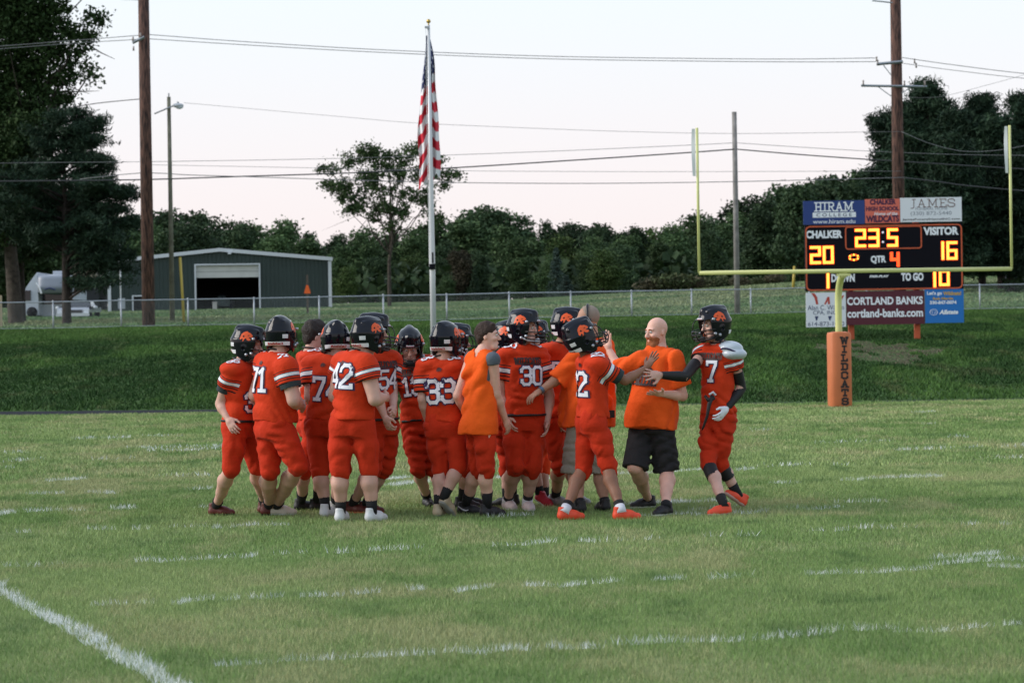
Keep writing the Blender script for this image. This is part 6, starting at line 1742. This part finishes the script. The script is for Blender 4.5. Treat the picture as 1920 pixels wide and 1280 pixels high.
    jo = link('jersey' if outfit == 'player' else 'shirt', mk_mesh('jersey', V - off, Q, [um], True, None, attrs), O)
    jb = BVHTree.FromPolygons([tuple(v) for v in V - off], [tuple(q) for q in Q])
    o3 = Vector(off)
    def print_on(txt, side, uo, ho, h_, st, m_, name, layer_lift=.004, gap=.2, squeeze=.92):
        into = Vector(-fr if side == 'front' else fr); right = Vector(lat if side == 'front' else -lat)
        org = Vector(nk) - o3 - Vector(up) * ho * S + right * uo
        tw0 = stroke_text(txt, h_, .01, gap, squeeze, 9)[2]; xx = -tw0 / 2
        for ch, (stroke, mm, lf, nm) in [(c_, q_) for c_ in txt for q_ in st] if name == 'number' else [(txt, q_) for q_ in st]:
            V2, Q2, tw = stroke_text(ch, h_, stroke, gap, squeeze, .009)
            if name == 'number':
                V2[:, 0] += xx + tw / 2
                if nm == 'number': xx += tw + gap * h_ * squeeze
            W, ok = project(V2, jb, org, right, Vector(up), into, 0, 0)
            # the print bridges small wrinkles: a smooth sheet through the hits, never below the cloth
            if ok.sum() > 12:
                rel = W - np.array(org); iv = np.array(into); tt = rel @ iv
                X_, Y_ = V2[:, 0], V2[:, 1]; Am = np.stack([np.ones_like(X_), X_, Y_, X_ ** 2, Y_ ** 2, X_ * Y_], 1)
                co, *_ = np.linalg.lstsq(Am[ok], tt[ok], rcond=None); fit = Am @ co
                tn = np.minimum(fit, tt) if True else tt
                W = W + iv[None] * ((tn - tt) - lf - .00025 * V2[:, 2])[:, None]
            Q2 = Q2[ok[Q2].all(1)]
            ed = np.max([np.linalg.norm(W[Q2[:, i]] - W[Q2[:, (i + 1) % 4]], axis=1) for i in range(4)], axis=0) if len(Q2) else np.zeros(0)
            Q2 = Q2[ed < .09]
            if len(Q2): link(nm, mk_mesh(nm, W, Q2, [mm], True), jo)
    if number:
        nh = (num_h or (.192 if num_side == 'back' else .155)) * S
        print_on(number, num_side, num_off[0], (.285 if num_side == 'back' else .240) + num_off[1], nh, ((.27 * nh, num_n, .006, 'number_outline'), (.165 * nh, num_w, .0105, 'number')), None, 'number')
    if lettering: print_on('WILDCATS', 'front', 0, .105 + num_off[1], .052 * S, ((.013 * S, num_kk, .006, 'lettering'),), None, 'lettering', gap=.12, squeeze=.8)
    if num_side == 'back' and number:
        # small cat crest under the collar
        V2 = [(x * .5, y * .5, 0) for x, y in CAT]; into = Vector(fr); right = Vector(-lat)
        org = Vector(nk) - o3 - Vector(up) * .10 * S
        W, ok = project(np.array(V2), jb, org, right, Vector(up), into, .006)
        if ok.all():
            from mathutils.geometry import tessellate_polygon
            tr = tessellate_polygon([[Vector((p[0], p[1], 0)) for p in V2]])
            link('crest', mk_mesh('crest', W, np.array(tr), [num_k], False), jo)
    if num_shoulder:
        for s_, side in ((sh['L'], 1), (sh['R'], -1)):
            right = Vector(-lat if (fr[1] > 0) else lat)
            org = Vector(s_) - o3 - Vector(lat) * side * .05 * S; back_up = Vector(up) * .75 + Vector(0, 0, 0) if False else Vector((0, -.35, .9)).normalized()
            V2, Q2, tw = stroke_text(num_shoulder, .085 * S, .016 * S, .2, .9, .02)
            u2 = Vector((0, .9, .35)).normalized()
            W, ok = project(V2, jb, org, VX, u2, -back_up, .005)
            Q2 = Q2[ok[Q2].all(1)]
            if len(Q2): link('shoulder_number', mk_mesh('shoulder_number', W, Q2, [num_w], False), jo)
    if outfit == 'player':
        b = MB(); b.tube([Vector(nk + lat * .071 * S * g ** .3 * math.cos(a) + fr * .070 * S * g ** .3 * math.sin(a) + up * (.018 - .012 * math.sin(a)) * S - off) for a in np.linspace(0, 2 * math.pi, 25)], .008, 6, False); b.build('collar', belt_m, jo, True)
    if belt:
        f = Field(pv - .3, pv + .32, .0125)
        f.loft(hem - up * .012 * S, hem + up * .012 * S, plat, [0, 1], np.array([.181, .181]) * S * g ** .85, np.array([.145, .145]) * S * g ** .85, None, 2.4, .01)
        V, Q = f.mesh(0); link('belt', mk_mesh('belt', V - off, Q, [belt_m], True), O)
    if under is not None:
        for side in under[1]:
            if side not in AR: continue
            s_ = sh[side]; d = (AR[side][0] - s_); d /= np.linalg.norm(d)
            a0 = s_ + d * (sleeve_len - .005) * S; b = MB(); r_ = .071 * S * ag ** .8
            if outfit == 'boy':
                f = Field(s_ - .2, s_ + .2, .0125); f.cone(s_ - d * .02, s_ + d * .025, .070 * S, .066 * S, .01, cut=True); f.ell(s_ - (lat if side == 'L' else -lat) * .055 * S - up * .08 * S, (.045 * S, .075 * S, .12 * S), np.stack([lat, fr, up], 1), .03)
                V, Q = f.mesh(1); link('undershirt', mk_mesh('undershirt', V - off, Q, [under[0]], True), O)
            else:
                b.tube([Vector(a0 - off), Vector(a0 + d * .05 * S - off)], [r_ * 1.06, r_], 18, False); b.build('arm_band', under[0], O, True)
    # ---- socks and shoes
    for side, (kn, an, so, toe, pit, lift) in LG.items():
        sdn = an - kn; L_ = np.linalg.norm(sdn); sdn = sdn / L_
        sk = sock if isinstance(sock, str) else sock[side]
        top = {'k': .11, 'kk': .16, 'w': .06, 'kw': .085, 'n': .035}[sk] * S
        b = MB(); b.tube([Vector(an - sdn * top - off), Vector(an - sdn * top * .4 - off), Vector(an + sdn * .03 - off)], [(.0445 + .10 * max(top - .07, 0)) * S * lg_ ** .5 * 1.02, .0435 * S * lg_ ** .5, .041 * S * lg_ ** .5], 16, True); b.build('sock', sock_w if sk == 'w' else sock_k, O, True)
        if sk == 'kw':
            b = MB(); b.tube([Vector(an - sdn * .045 - off), Vector(an + sdn * .04 - off)], [.047 * S * lg_ ** .5, .047 * S * lg_ ** .5], 16, True); b.build('ankle_tape', sock_w, O, True)
        o_ = link('shoe', shoe_me, O); sp = shoe if isinstance(shoe, tuple) else shoe[side]
        Rs = Matrix.Rotation(R(toe), 4, 'Z') @ Matrix.Rotation(R(-pit), 4, 'X')
        o_.matrix_local = Matrix.Translation(Vector(so - off)) @ Rs @ Matrix.Scale(.90 * lg_ ** .35, 4)
        for i, m_ in enumerate(shoe_mats(*sp)): o_.material_slots[i].link = 'OBJECT'; o_.material_slots[i].material = m_
    # ---- head wear, hair, eyes
    hl = Vector(hd - off)
    MH = Matrix.Translation(hl) @ Rm.to_4x4() @ Matrix.Scale(S * hs, 4)
    if helmet:
        hh = put_helmet(O, hl + Rm @ Vector((0, 0, .012)), Rm, helmet == 'white')
        if S != 1: hh.scale = (S, S, S)
    if face:
        for s in (-1, 1):
            b = MB(); b.sphere((s * .0315, -.0905, .004), .0125, 10, 8); b.m = 1; b.sphere((s * .0315, -.0985, .004), .0062, 8, 6)
            e = b.build('eye', [eye_m, iris_m], O, True); e.matrix_local = MH
            if hair is not None:
                b = MB(); b.tube([(s * .016, -.101, .025), (s * .032, -.103, .030), (s * .048, -.090, .026)], [.0035, .0042, .002], 6); e = b.build('eyebrow', hair[1], O, True); e.matrix_local = MH
    if hair is not None and hair[0]:
        f = Field((-.15, -.16, -.16), (.15, .18, .19), .007)
        kind = hair[0]
        if kind in ('short', 'messy', 'buzz'):
            gr_ = {'short': .010, 'messy': .022, 'buzz': .003}[kind]
            f.ell((0, .014, .038 + gr_ * .5), (.079 + gr_, .099 + gr_, .094 + gr_ * 1.25), k=.01)
            if kind != 'buzz':
                f.ell((0, -.056, .108), (.056, .032, .022), k=.02)
                f.ell((0, .075, -.02), (.066, .035, .065), k=.03)
                f.folds(.0055 if kind == 'short' else .010, 110 if kind == 'short' else 75, seed)
            f.plane((0, -.088 if kind != 'buzz' else -.015, .060), (0, -.155, -.135) if kind != 'buzz' else (0, -.9, -.42))
            for s in (-1, 1): f.ell((s * .088, -.045, -.015), (.03, .05, .062), k=.01, sub=True)
        elif kind == 'beard':
            f.ell((0, -.034, -.045), (.071, .070, .088), k=.01); f.cone((-.026, -.066, -.118), (.026, -.066, -.118), .036, .036, .03)
            f.ell((0, -.098, -.052), (.030, .012, .008), k=.01)
            f.plane((0, -.05, -.040), (0, .55, .83)); f.plane((0, .012, -.05), (0, 1, -.1))
            f.ell((0, -.112, -.073), (.021, .022, .008), k=.004, sub=True); f.ell((0, -.125, -.030), (.04, .04, .020), k=.01, sub=True)
            f.folds(.003, 90, seed)
        V, Q = f.mesh(1); e = link('beard' if kind == 'beard' else 'hair', mk_mesh('hair', V, Q, [hair[1]], True), O); e.matrix_local = MH
    return dict(O=O, off=off, sh=sh, AR=AR, LG=LG, hip=hip, nk=nk, pv=pv, lat=lat, up=up, fr=fr, MH=MH, g=g, ag=ag, lg=lg_, jb=jb)

def limb_tube(pr, name, pts, rad, m):
    b = MB(); b.tube([Vector(np3(p) - pr['off']) for p in pts], rad, 16, False); return b.build(name, m, pr['O'], True)

# ------------------------------------------------------------------ the eighteen people, left to right
WB = ('cream', 'white')
p1 = person('player at the left end facing right, bare arm hanging, dark red shoes', 25.9, (467, 647, 0, 78, -6, 0), (452, 685, 0), (450, 798, 0), 62,
    {'R': ((413, 757, -.05), (428, 786, -.16), 'relaxed', (.3, .9, 0)), 'L': ((492, 750, .25), (510, 775, .1), 'relaxed')},
    {'R': ((434, 878, -.10), (405, 966), None, 75), 'L': ((480, 872, .16), (497, 962), None, 70)}, pyaw=70, g=1.12, sw=.165, number='35', num_side='front', num_off=(0, .13), shoe=('darkred', 'black'), under=(dkgreen, 'RL'), seed=1, sleeve_len=.15, num_shoulder='35', belt=True)
p2 = person('heavy player number 71 seen from behind striding right, cream and white shoes', 25.6, (526, 630, 0, 165, 0, 0), (518, 668, 0), (514, 800, 0), 124,
    {'R': ((551, 750, -.24), (566, 762, .06), 'relaxed', (-.6, .3, .2), None, (537, 688, -.20)), 'L': ((478, 740, .15), (505, 760, .35), 'relaxed')},
    {'L': ((506, 880, .05), (504, 966), None, 110), 'R': ((560, 872, -.12), (518, 966), None, 85, 0)}, pyaw=118, g=1.28, leg_g=1.05, sw=.170, number='71', num_off=(-.005, -.035), shoe={'L': ('darkred', 'black'), 'R': WB}, under=(dkgreen, 'R'), seed=2, belly=.25, num_shoulder='71', sleeve_len=.15, arm_g=1.22)
p3 = person('player number 80 without a helmet, dark tousled hair, half hidden behind number 71', 26.6, (592, 631, 0, 108, -8, 0), (582, 664, 0), (588, 795, 0), 110,
    {'R': ((563, 742, -.05), (572, 790, -.02), 'relaxed'), 'L': ((610, 740, .2), (630, 760, .1), 'relaxed')},
    {'R': ((572, 880, -.05), (565, 957), None, 110), 'L': ((606, 872, .1), (594, 957), None, 100)}, g=1.05, helmet=False, hair=('messy', hair_d), face=True, number=None, sock='kk', shoe=('black', 'black'), seed=3, num_shoulder='80', skin=skin_l)
p4 = person('player with number 7 showing on his back, between number 80 and number 42', 26.1, (629, 638, 0, 195, -5, 0), (618, 672, 0), (612, 795, 0), 160,
    {'L': ((580, 745, -.02), (604, 785, .1), 'relaxed'), 'R': ((662, 745, .1), (665, 780, .25), 'relaxed')},
    {'L': ((600, 880, 0), (611, 968), None, 160), 'R': ((640, 880, .1), (628, 962), None, 150)}, g=1.2, number='74', num_off=(.05, .03), shoe=('white', 'white'), sock='k', seed=4, sw=.180)
p5 = person('big player number 42 seen from behind with white shoes, hands held in front', 25.25, (691, 632, 0, 128, 2, 0), (668, 668, 0), (660, 795, 0), 134,
    {'R': ((703, 748, -.20), (722, 745, .08), 'half', (-.6, .4, 0), None, (686, 684, -.16)), 'L': ((628, 742, .2), (672, 760, .45), 'half')},
    {'L': ((638, 880, 0), (639, 977), None, 165), 'R': ((692, 878, 0), (698, 977), None, 140)}, pyaw=165, g=1.22, leg_g=1.05, sw=.170, number='42', num_off=(.0, -.07), shoe=('white', 'white'), seed=5, belly=.15, num_shoulder=None, sleeve_len=.13, arm_g=1.25)
p6 = person('player number 54 facing right behind number 42, only chest and facemask showing', 26.05, (702, 624, 0, 78, -2, 0), (706, 664, 0), (712, 795, 0), 40,
    {'R': ((708, 745, -.28), (722, 782, -.34), 'half', (.5, .5, 0)), 'L': ((736, 740, .0), (738, 765, -.2), 'fist', (-.6, 0, -.3))},
    {'R': ((700, 878, -.05), (661, 962), None, 60), 'L': ((722, 876, .1), (686, 962), None, 70)}, g=1.05, number='54', num_side='front', num_off=(0.02, .03), lettering=True, shoe=('darkred', 'red'), seed=6, belt=True)
p7 = person('player number 13 facing the camera with helmet bowed, arm reaching to the left', 26.9, (768, 650, -.12, 4, -24, 0), (771, 672, 0), (787, 795, 0), -8,
    {'R': ((738, 738, -.05), (718, 728, -.22), 'half', (.2, 0, -1)), 'L': ((812, 742, .0), (808, 790, 0), 'relaxed')},
    {'R': ((784, 878, -.08), (801, 949), None, 10), 'L': ((812, 878, .05), (836, 946), None, -5)}, g=.98, number='13', num_side='front', num_off=(0.0, .06), lettering=True, shoe=('black', 'black'), seed=7, belt=True, skin=skin_l, face=True)
p8 = person('player number 33 seen from behind, right heel raised in a white and tan shoe', 25.9, (836, 640, 0, 150, 0, 0), (826, 680, 0), (834, 798, 0), 172,
    {'L': ((792, 748, -.02), (803, 795, .08), 'relaxed'), 'R': ((868, 745, .1), (870, 785, .25), 'relaxed')},
    {'L': ((826, 880, 0), (822, 968), None, 165), 'R': ((860, 874, -.1), (832, 950), -.15, 140, -38)}, g=1.0, sw=.170, number='33', shoe=('tan', 'grey'), seed=8, num_off=(.0, .01), num_shoulder='33')
p9 = person('player hidden behind number 33 and the boy, only a helmet edge and black socks show', 26.8, (857, 642, .15, 100, 0, 0), (852, 676, 0), (866, 797, 0), 90,
    {'R': ((850, 745, 0), (860, 785, 0), 'relaxed')},
    {'R': ((878, 878, -.05), (866, 953), None, 90), 'L': ((884, 878, .1), (880, 950), None, 80)}, g=.95, shoe=('black', 'black'), sock='kk', seed=9, helmet='white')
p10 = person('bare headed boy in a bright orange sleeveless shirt with short brown hair looking right', 25.6, (914, 630, 0, 84, 3, 0), (904, 664, 0), (899, 796, 0), 128,
    {'R': ((930, 738, -.06), (948, 788, .10), 'relaxed', (-.8, .5, 0)), 'L': ((858, 742, .12), (876, 780, .25), 'relaxed')},
    {'R': ((912, 876, -.05), (914, 968), None, 115), 'L': ((898, 876, .15), (872, 964), None, 78, 0)}, pyaw=110, g=.95, sw=.165, outfit='boy', helmet=False, hair=('short', hair_b), face=True, shoe=('black', 'black'), sock='kk', seed=10, skin=skin_p, under=(greyt_m, 'RL'), leg_g=1.05, hs=.93)
p11 = person('player mostly hidden behind the boy and number 30, helmet sliver and shoulder showing', 27.2, (955, 636, 0, 250, -4, 0), (950, 668, 0), (950, 795, 0), 230,
    {'R': ((962, 745, 0), (958, 785, 0), 'relaxed')}, {'R': ((950, 878, 0), (950, 950)), 'L': ((958, 878, .1), (962, 948))}, g=.9, seed=11, shoe=('black', 'black'), sw=.16)
p12 = person('player number 30 facing the camera with head turned right, white ankle tape and pale shoes', 26.3, (984, 616, 0, 66, 0, 0), (980, 657, 0), (982, 786, 0), 18,
    {'R': ((940, 742, .0), (952, 782, -.1), 'relaxed'), 'L': ((1030, 742, .08), (1026, 790, -.02), 'relaxed')},
    {'R': ((966, 872, -.10), (952, 955), None, 20), 'L': ((998, 874, -.05), (989, 957), None, 12)}, g=1.22, sw=.170, number='30', num_side='front', num_off=(.03, .03), lettering=True, belt=True, shoe=('pink', 'white'), sock='kw', seed=12, face=True, helmet='white', hair=('', hair_b), num_shoulder='30', belly=.1)
p13 = person('player behind number 30 in brighter orange pants on a red and white shoe', 27.3, (1002, 634, .1, 100, 0, 0), (1004, 666, 0), (1012, 790, 0), 100,
    {'R': ((1016, 740, -.1), (1030, 770, 0), 'relaxed')},
    {'L': ((1018, 872, .12), (1022, 945), None, 95), 'R': ((1003, 872, -.05), (1012, 942), -.05, 60, -30)}, g=.95, pant=pant_b, seed=13, shoe={'L': ('white', 'white'), 'R': ('red', 'white')}, sw=.165)
p14 = person('player with number 5 on his front, hidden behind the headset coach, grey shoe', 26.9, (1066, 612, 0, 78, 0, 0), (1050, 652, 0), (1046, 788, 0), 40,
    {'R': ((1026, 742, -.05), (1040, 785, -.1), 'relaxed'), 'L': ((1082, 740, .1), (1086, 785, .1), 'relaxed')},
    {'R': ((1050, 872, -.05), (1042, 947), None, 40), 'L': ((1074, 872, .1), (1078, 945), None, 50)}, g=1.05, seed=14, number='55', num_side='front', num_off=(-.06, .02), shoe=('grey', 'grey'), sw=.170, skin=skin_t)
p15 = person('coach with cropped grey hair and headset, orange shirt and khaki shorts', 26.3, (1102, 600, 0, 262, -4, 0), (1104, 640, 0), (1103, 788, 0), 215,
    {'L': ((1052, 706, -.10), (1012, 733, -.2), 'relaxed', (0, .2, -1), None, (1080, 676, -.1)), 'R': ((1146, 728, .12), (1138, 758, -.12), 'half', (-.4, .6, 0))},
    {'L': ((1076, 880, 0), (1088, 961), None, 205), 'R': ((1124, 880, .05), (1134, 958), None, 200)}, g=1.22, sw=.170, outfit='coach', helmet=False, hair=('buzz', hair_g), face=True, pant=khaki_m, shoe=('black', 'black'), sock='n', seed=15, skin=skin_t, belly=.3)
p16 = person('player number 22 with helmet tipped back, arm held out right, red orange shoes', 25.35, (1092, 634, 0, 106, 26, 0), (1113, 672, 0), (1110, 790, 0), 108,
    {'R': ((1172, 713, -.10), (1212, 690, .05), 'open', ((.75, .6, -.2), (.55, .05, .8))), 'L': ((1092, 740, .2), (1098, 775, .3), 'relaxed')},
    {'L': ((1094, 878, .05), (1060, 974), None, 105), 'R': ((1140, 874, -.08), (1164, 974), None, 95)}, pyaw=108, g=.98, sw=.165, number='22', num_off=(-.02, -.02), shoe=('orange', 'orange'), sock='kw', under=(dkgreen, 'R'), seed=16, skin=skin_d, num_shoulder='22', face=True, hair=('', hair_d), sleeve_len=.17)
p17 = person('bald coach with red beard in bright orange shirt and charcoal shorts, hand raised', 25.95, (1231, 622, 0, -56, -4, 0), (1234, 658, 0), (1222, 790, 0), -32,
    {'R': ((1160, 692, -.02), (1142, 655, .05), 'flat', ((.6, .6, .1), (-.12, 0, 1)), None, (1202, 680, -.08)), 'L': ((1280, 742, -.10), (1240, 738, -.32), 'open', (-.2, .3, .95), None)},
    {'R': ((1190, 875, -.1), (1216, 952), None, -70), 'L': ((1250, 878, .05), (1249, 966), None, -40)}, pyaw=-38, g=1.13, leg_g=1.05, sw=.170, outfit='coach', helmet=False, hair=('beard', hair_r), face=True, pant=char_m, shoe=('black', 'white'), sock='n', seed=17, skin=skin_p, belly=.30)
p18 = person('player number 7 at the right facing left, silver shoulder plate and long black arm sleeves', 25.9, (1338, 610, 0, -62, -4, 0), (1346, 652, 0), (1345, 786, 0), -38,
    {'R': ((1284, 706, -.36), (1238, 703, -.50), 'open', (-.2, .7, -.3)), 'L': ((1390, 728, .0), (1362, 766, -.14), 'relaxed', (-.7, .3, 0), num_w)},
    {'R': ((1328, 870, -.12), (1358, 965), None, -62), 'L': ((1350, 868, .02), (1384, 944), .1, -66, 34)}, pyaw=-40, g=.95, sw=.165, number='7', num_side='front', num_off=(.02, .01), lettering=True, shoe=('orange', 'pink'), sock='k', seed=18, face=True, hair=('', hair_b), sleeve_len=.13, belt=False, leg_g=.95, num_h=.17)
# ---- things only one of them has
# headset on the coach
MH = p15['MH']; b = MB()
b.tube([(s_ * .096 * math.sin(a) * 1.0, .012, .035 + .108 * math.cos(a)) for a, s_ in [(x, 1) for x in np.linspace(-1.75, 1.75, 17)]], .0105, 6)
e = b.build('headset', mat('headset_black', (.015, .015, .017), .4), p15['O'], True); e.matrix_local = MH
for s in (-1, 1):
    b = MB(); b.tube([(s * .082, .010, -.012), (s * .108, .010, -.012)], .034, 14); c_ = b.build('ear_cup', MATS['headset_black'], e, True)
b = MB(); b.tube([(.10, -.01, -.02), (.098, -.08, -.05), (.06, -.13, -.07)], .004, 6); b.sphere((.05, -.135, -.073), .011, 8, 6); b.build('microphone', MATS['headset_black'], e, True)
el, wr = p15['AR']['L'][:2]; d = (wr - el) / np.linalg.norm(wr - el)
limb_tube(p15, 'wristwatch', [wr - d * .035, wr - d * .005], .037 * S, mat('watch_steel', (.10, .16, .24), .3, metal=.5))
wr = p15['AR']['R'][1]; b = MB(); b.box(Vector(wr + np.array([.02, -.06, -.09]) - p15['off']), (.10, .05, .07)); q = b.build('radio_pack', belt_m, None); q.location = Vector(p15['off']); tag(q, 'small black radio held in the hand of the headset coach', 'radio')
# print on the bald coach's shirt
def shirt_print(pr, txt, uo, ho, h_, stroke, m_):
    V2, Q2, tw = stroke_text(txt, h_, stroke, .14, .9, .02)
    right = Vector(pr['lat']); org = Vector(pr['nk'] - pr['off']) - Vector(pr['up']) * ho + right * uo
    W, ok = project(V2, pr['jb'], org, right, Vector(pr['up']), Vector(-pr['fr']), .012, .0003); Q2 = Q2[ok[Q2].all(1)]
    sh_ = [c for c in pr['O'].children if c.name.startswith('shirt')][0]
    link('lettering', mk_mesh('lettering', W, Q2, [m_], True), sh_)
shirt_print(p17, 'PRIDE', -.01, .325, .085, .020, num_kk)
V2 = np.array([(x * 1.2, y * 1.1, 0) for x, y in CAT])
right = Vector(p17['lat']); org = Vector(p17['nk'] - p17['off']) - Vector(p17['up']) * .235
W, ok = project(V2, p17['jb'], org, right, Vector(p17['up']), Vector(-p17['fr']), .012)
from mathutils.geometry import tessellate_polygon
if ok.all(): link('crest', mk_mesh('crest', W, np.array(tessellate_polygon([[Vector((a, c, 0)) for a, c, _ in V2]])), [num_kk], False), [c for c in p17['O'].children if c.name.startswith('shirt')][0])
# player 7: arm sleeves, knee band, bare shoulder plate, hanging towel strap
for side, t0 in (('R', .42), ('L', .50)):
    el, wr = p18['AR'][side][:2]; s_ = p18['sh'][side]; ag = p18['ag']
    pts = [s_ + (el - s_) * t0, s_ + (el - s_) * .8, el, el + (wr - el) * .3, el + (wr - el) * .97]
    limb_tube(p18, 'arm_sleeve', pts, [.055 * S * ag, .051 * S * ag, .049 * S * ag, .0495 * S * ag, .034 * S * ag], sleeve_k)
for side in ('R', 'L'):
    kn, an = p18['LG'][side][:2]; d = (an - kn) / np.linalg.norm(an - kn)
    limb_tube(p18, 'knee_band', [kn + d * .03, kn + d * .10, kn + d * .17], [.066 * S, .064 * S, .060 * S], sleeve_k)
s_ = p18['sh']['L']; f = Field(s_ - .25, s_ + .25, .010)
B3 = np.stack([p18['lat'], p18['fr'], p18['up']], 1)
f.ell(s_ + p18['up'] * .055 - p18['lat'] * .035, (.125, .125, .075), B3, .02); f.ell(s_ + p18['up'] * .005 + p18['lat'] * .01, (.120, .130, .062), B3, .006)
V, Q = f.mesh(1); sp_ = link('shoulder_plate', mk_mesh('shoulder_plate', V - p18['off'], Q, [silver_p], True), p18['O'])
pts = []
for t in np.linspace(-1.3, 1.3, 15):
    p = s_ + p18['up'] * (.035 + .025 * math.cos(t * 2.2)) - p18['lat'] * .012 + p18['lat'] * (.122 * math.sin(t)) + p18['fr'] * (.128 * math.cos(t)); pts.append(Vector(p - p18['off']))
b = MB(); b.tube(pts, .008, 6); b.build('plate_edge', num_n, sp_, True)
pv = p18['pv']; a = np3(P(1325, 745, 25.9 - .17)); b = MB()
b.tube([Vector(np3(P(x, y, 25.9 + dz)) - p18['off']) for x, y, dz in ((1336, 742, -.16), (1330, 757, -.19), (1326, 780, -.19), (1319, 800, -.19), (1316, 806, -.18))], [.022, .02, .014, .012, .006], 7)
b.tube([Vector(np3(P(x, y, 25.9 + dz)) - p18['off']) for x, y, dz in ((1322, 742, -.15), (1328, 750, -.18), (1340, 746, -.17))], [.014, .024, .016], 7)
b.build('belt_tie', belt_m, p18['O'], True)
b = MB(); b.tube([Vector(np3(P(x, y, 25.75)) - p18['off']) for x, y in ((1330, 740), (1337, 735), (1342, 741))], .012, 6); b.build('towel_end', sock_w, p18['O'], True)
b = MB(); b.sphere((0, -.105, -.078), .018, 8, 6, (1.2, .7, .7)); e = b.build('mouth_guard', gum_m, p18['O'], True); e.matrix_local = p18['MH']

# white tick mark on the side of the boy's black shoe
an = p10['LG']['L'][2]; b = MB(); o_ = Vector(an - p10['off']); tv = front(78); sv = np.array([tv[1], -tv[0], 0])
sv = sv if sv[1] < 0 else -sv
b.tube([o_ + Vector(tv * t + sv * (.050 + .004 * math.sin(t * 30))) + Vector((0, 0, z)) for t, z in ((-.055, .082), (-.03, .062), (-.005, .046), (.02, .040), (.045, .048))], [.003, .006, .008, .008, .003], 6); b.build('tick_mark', sock_w, p10['O'], True)
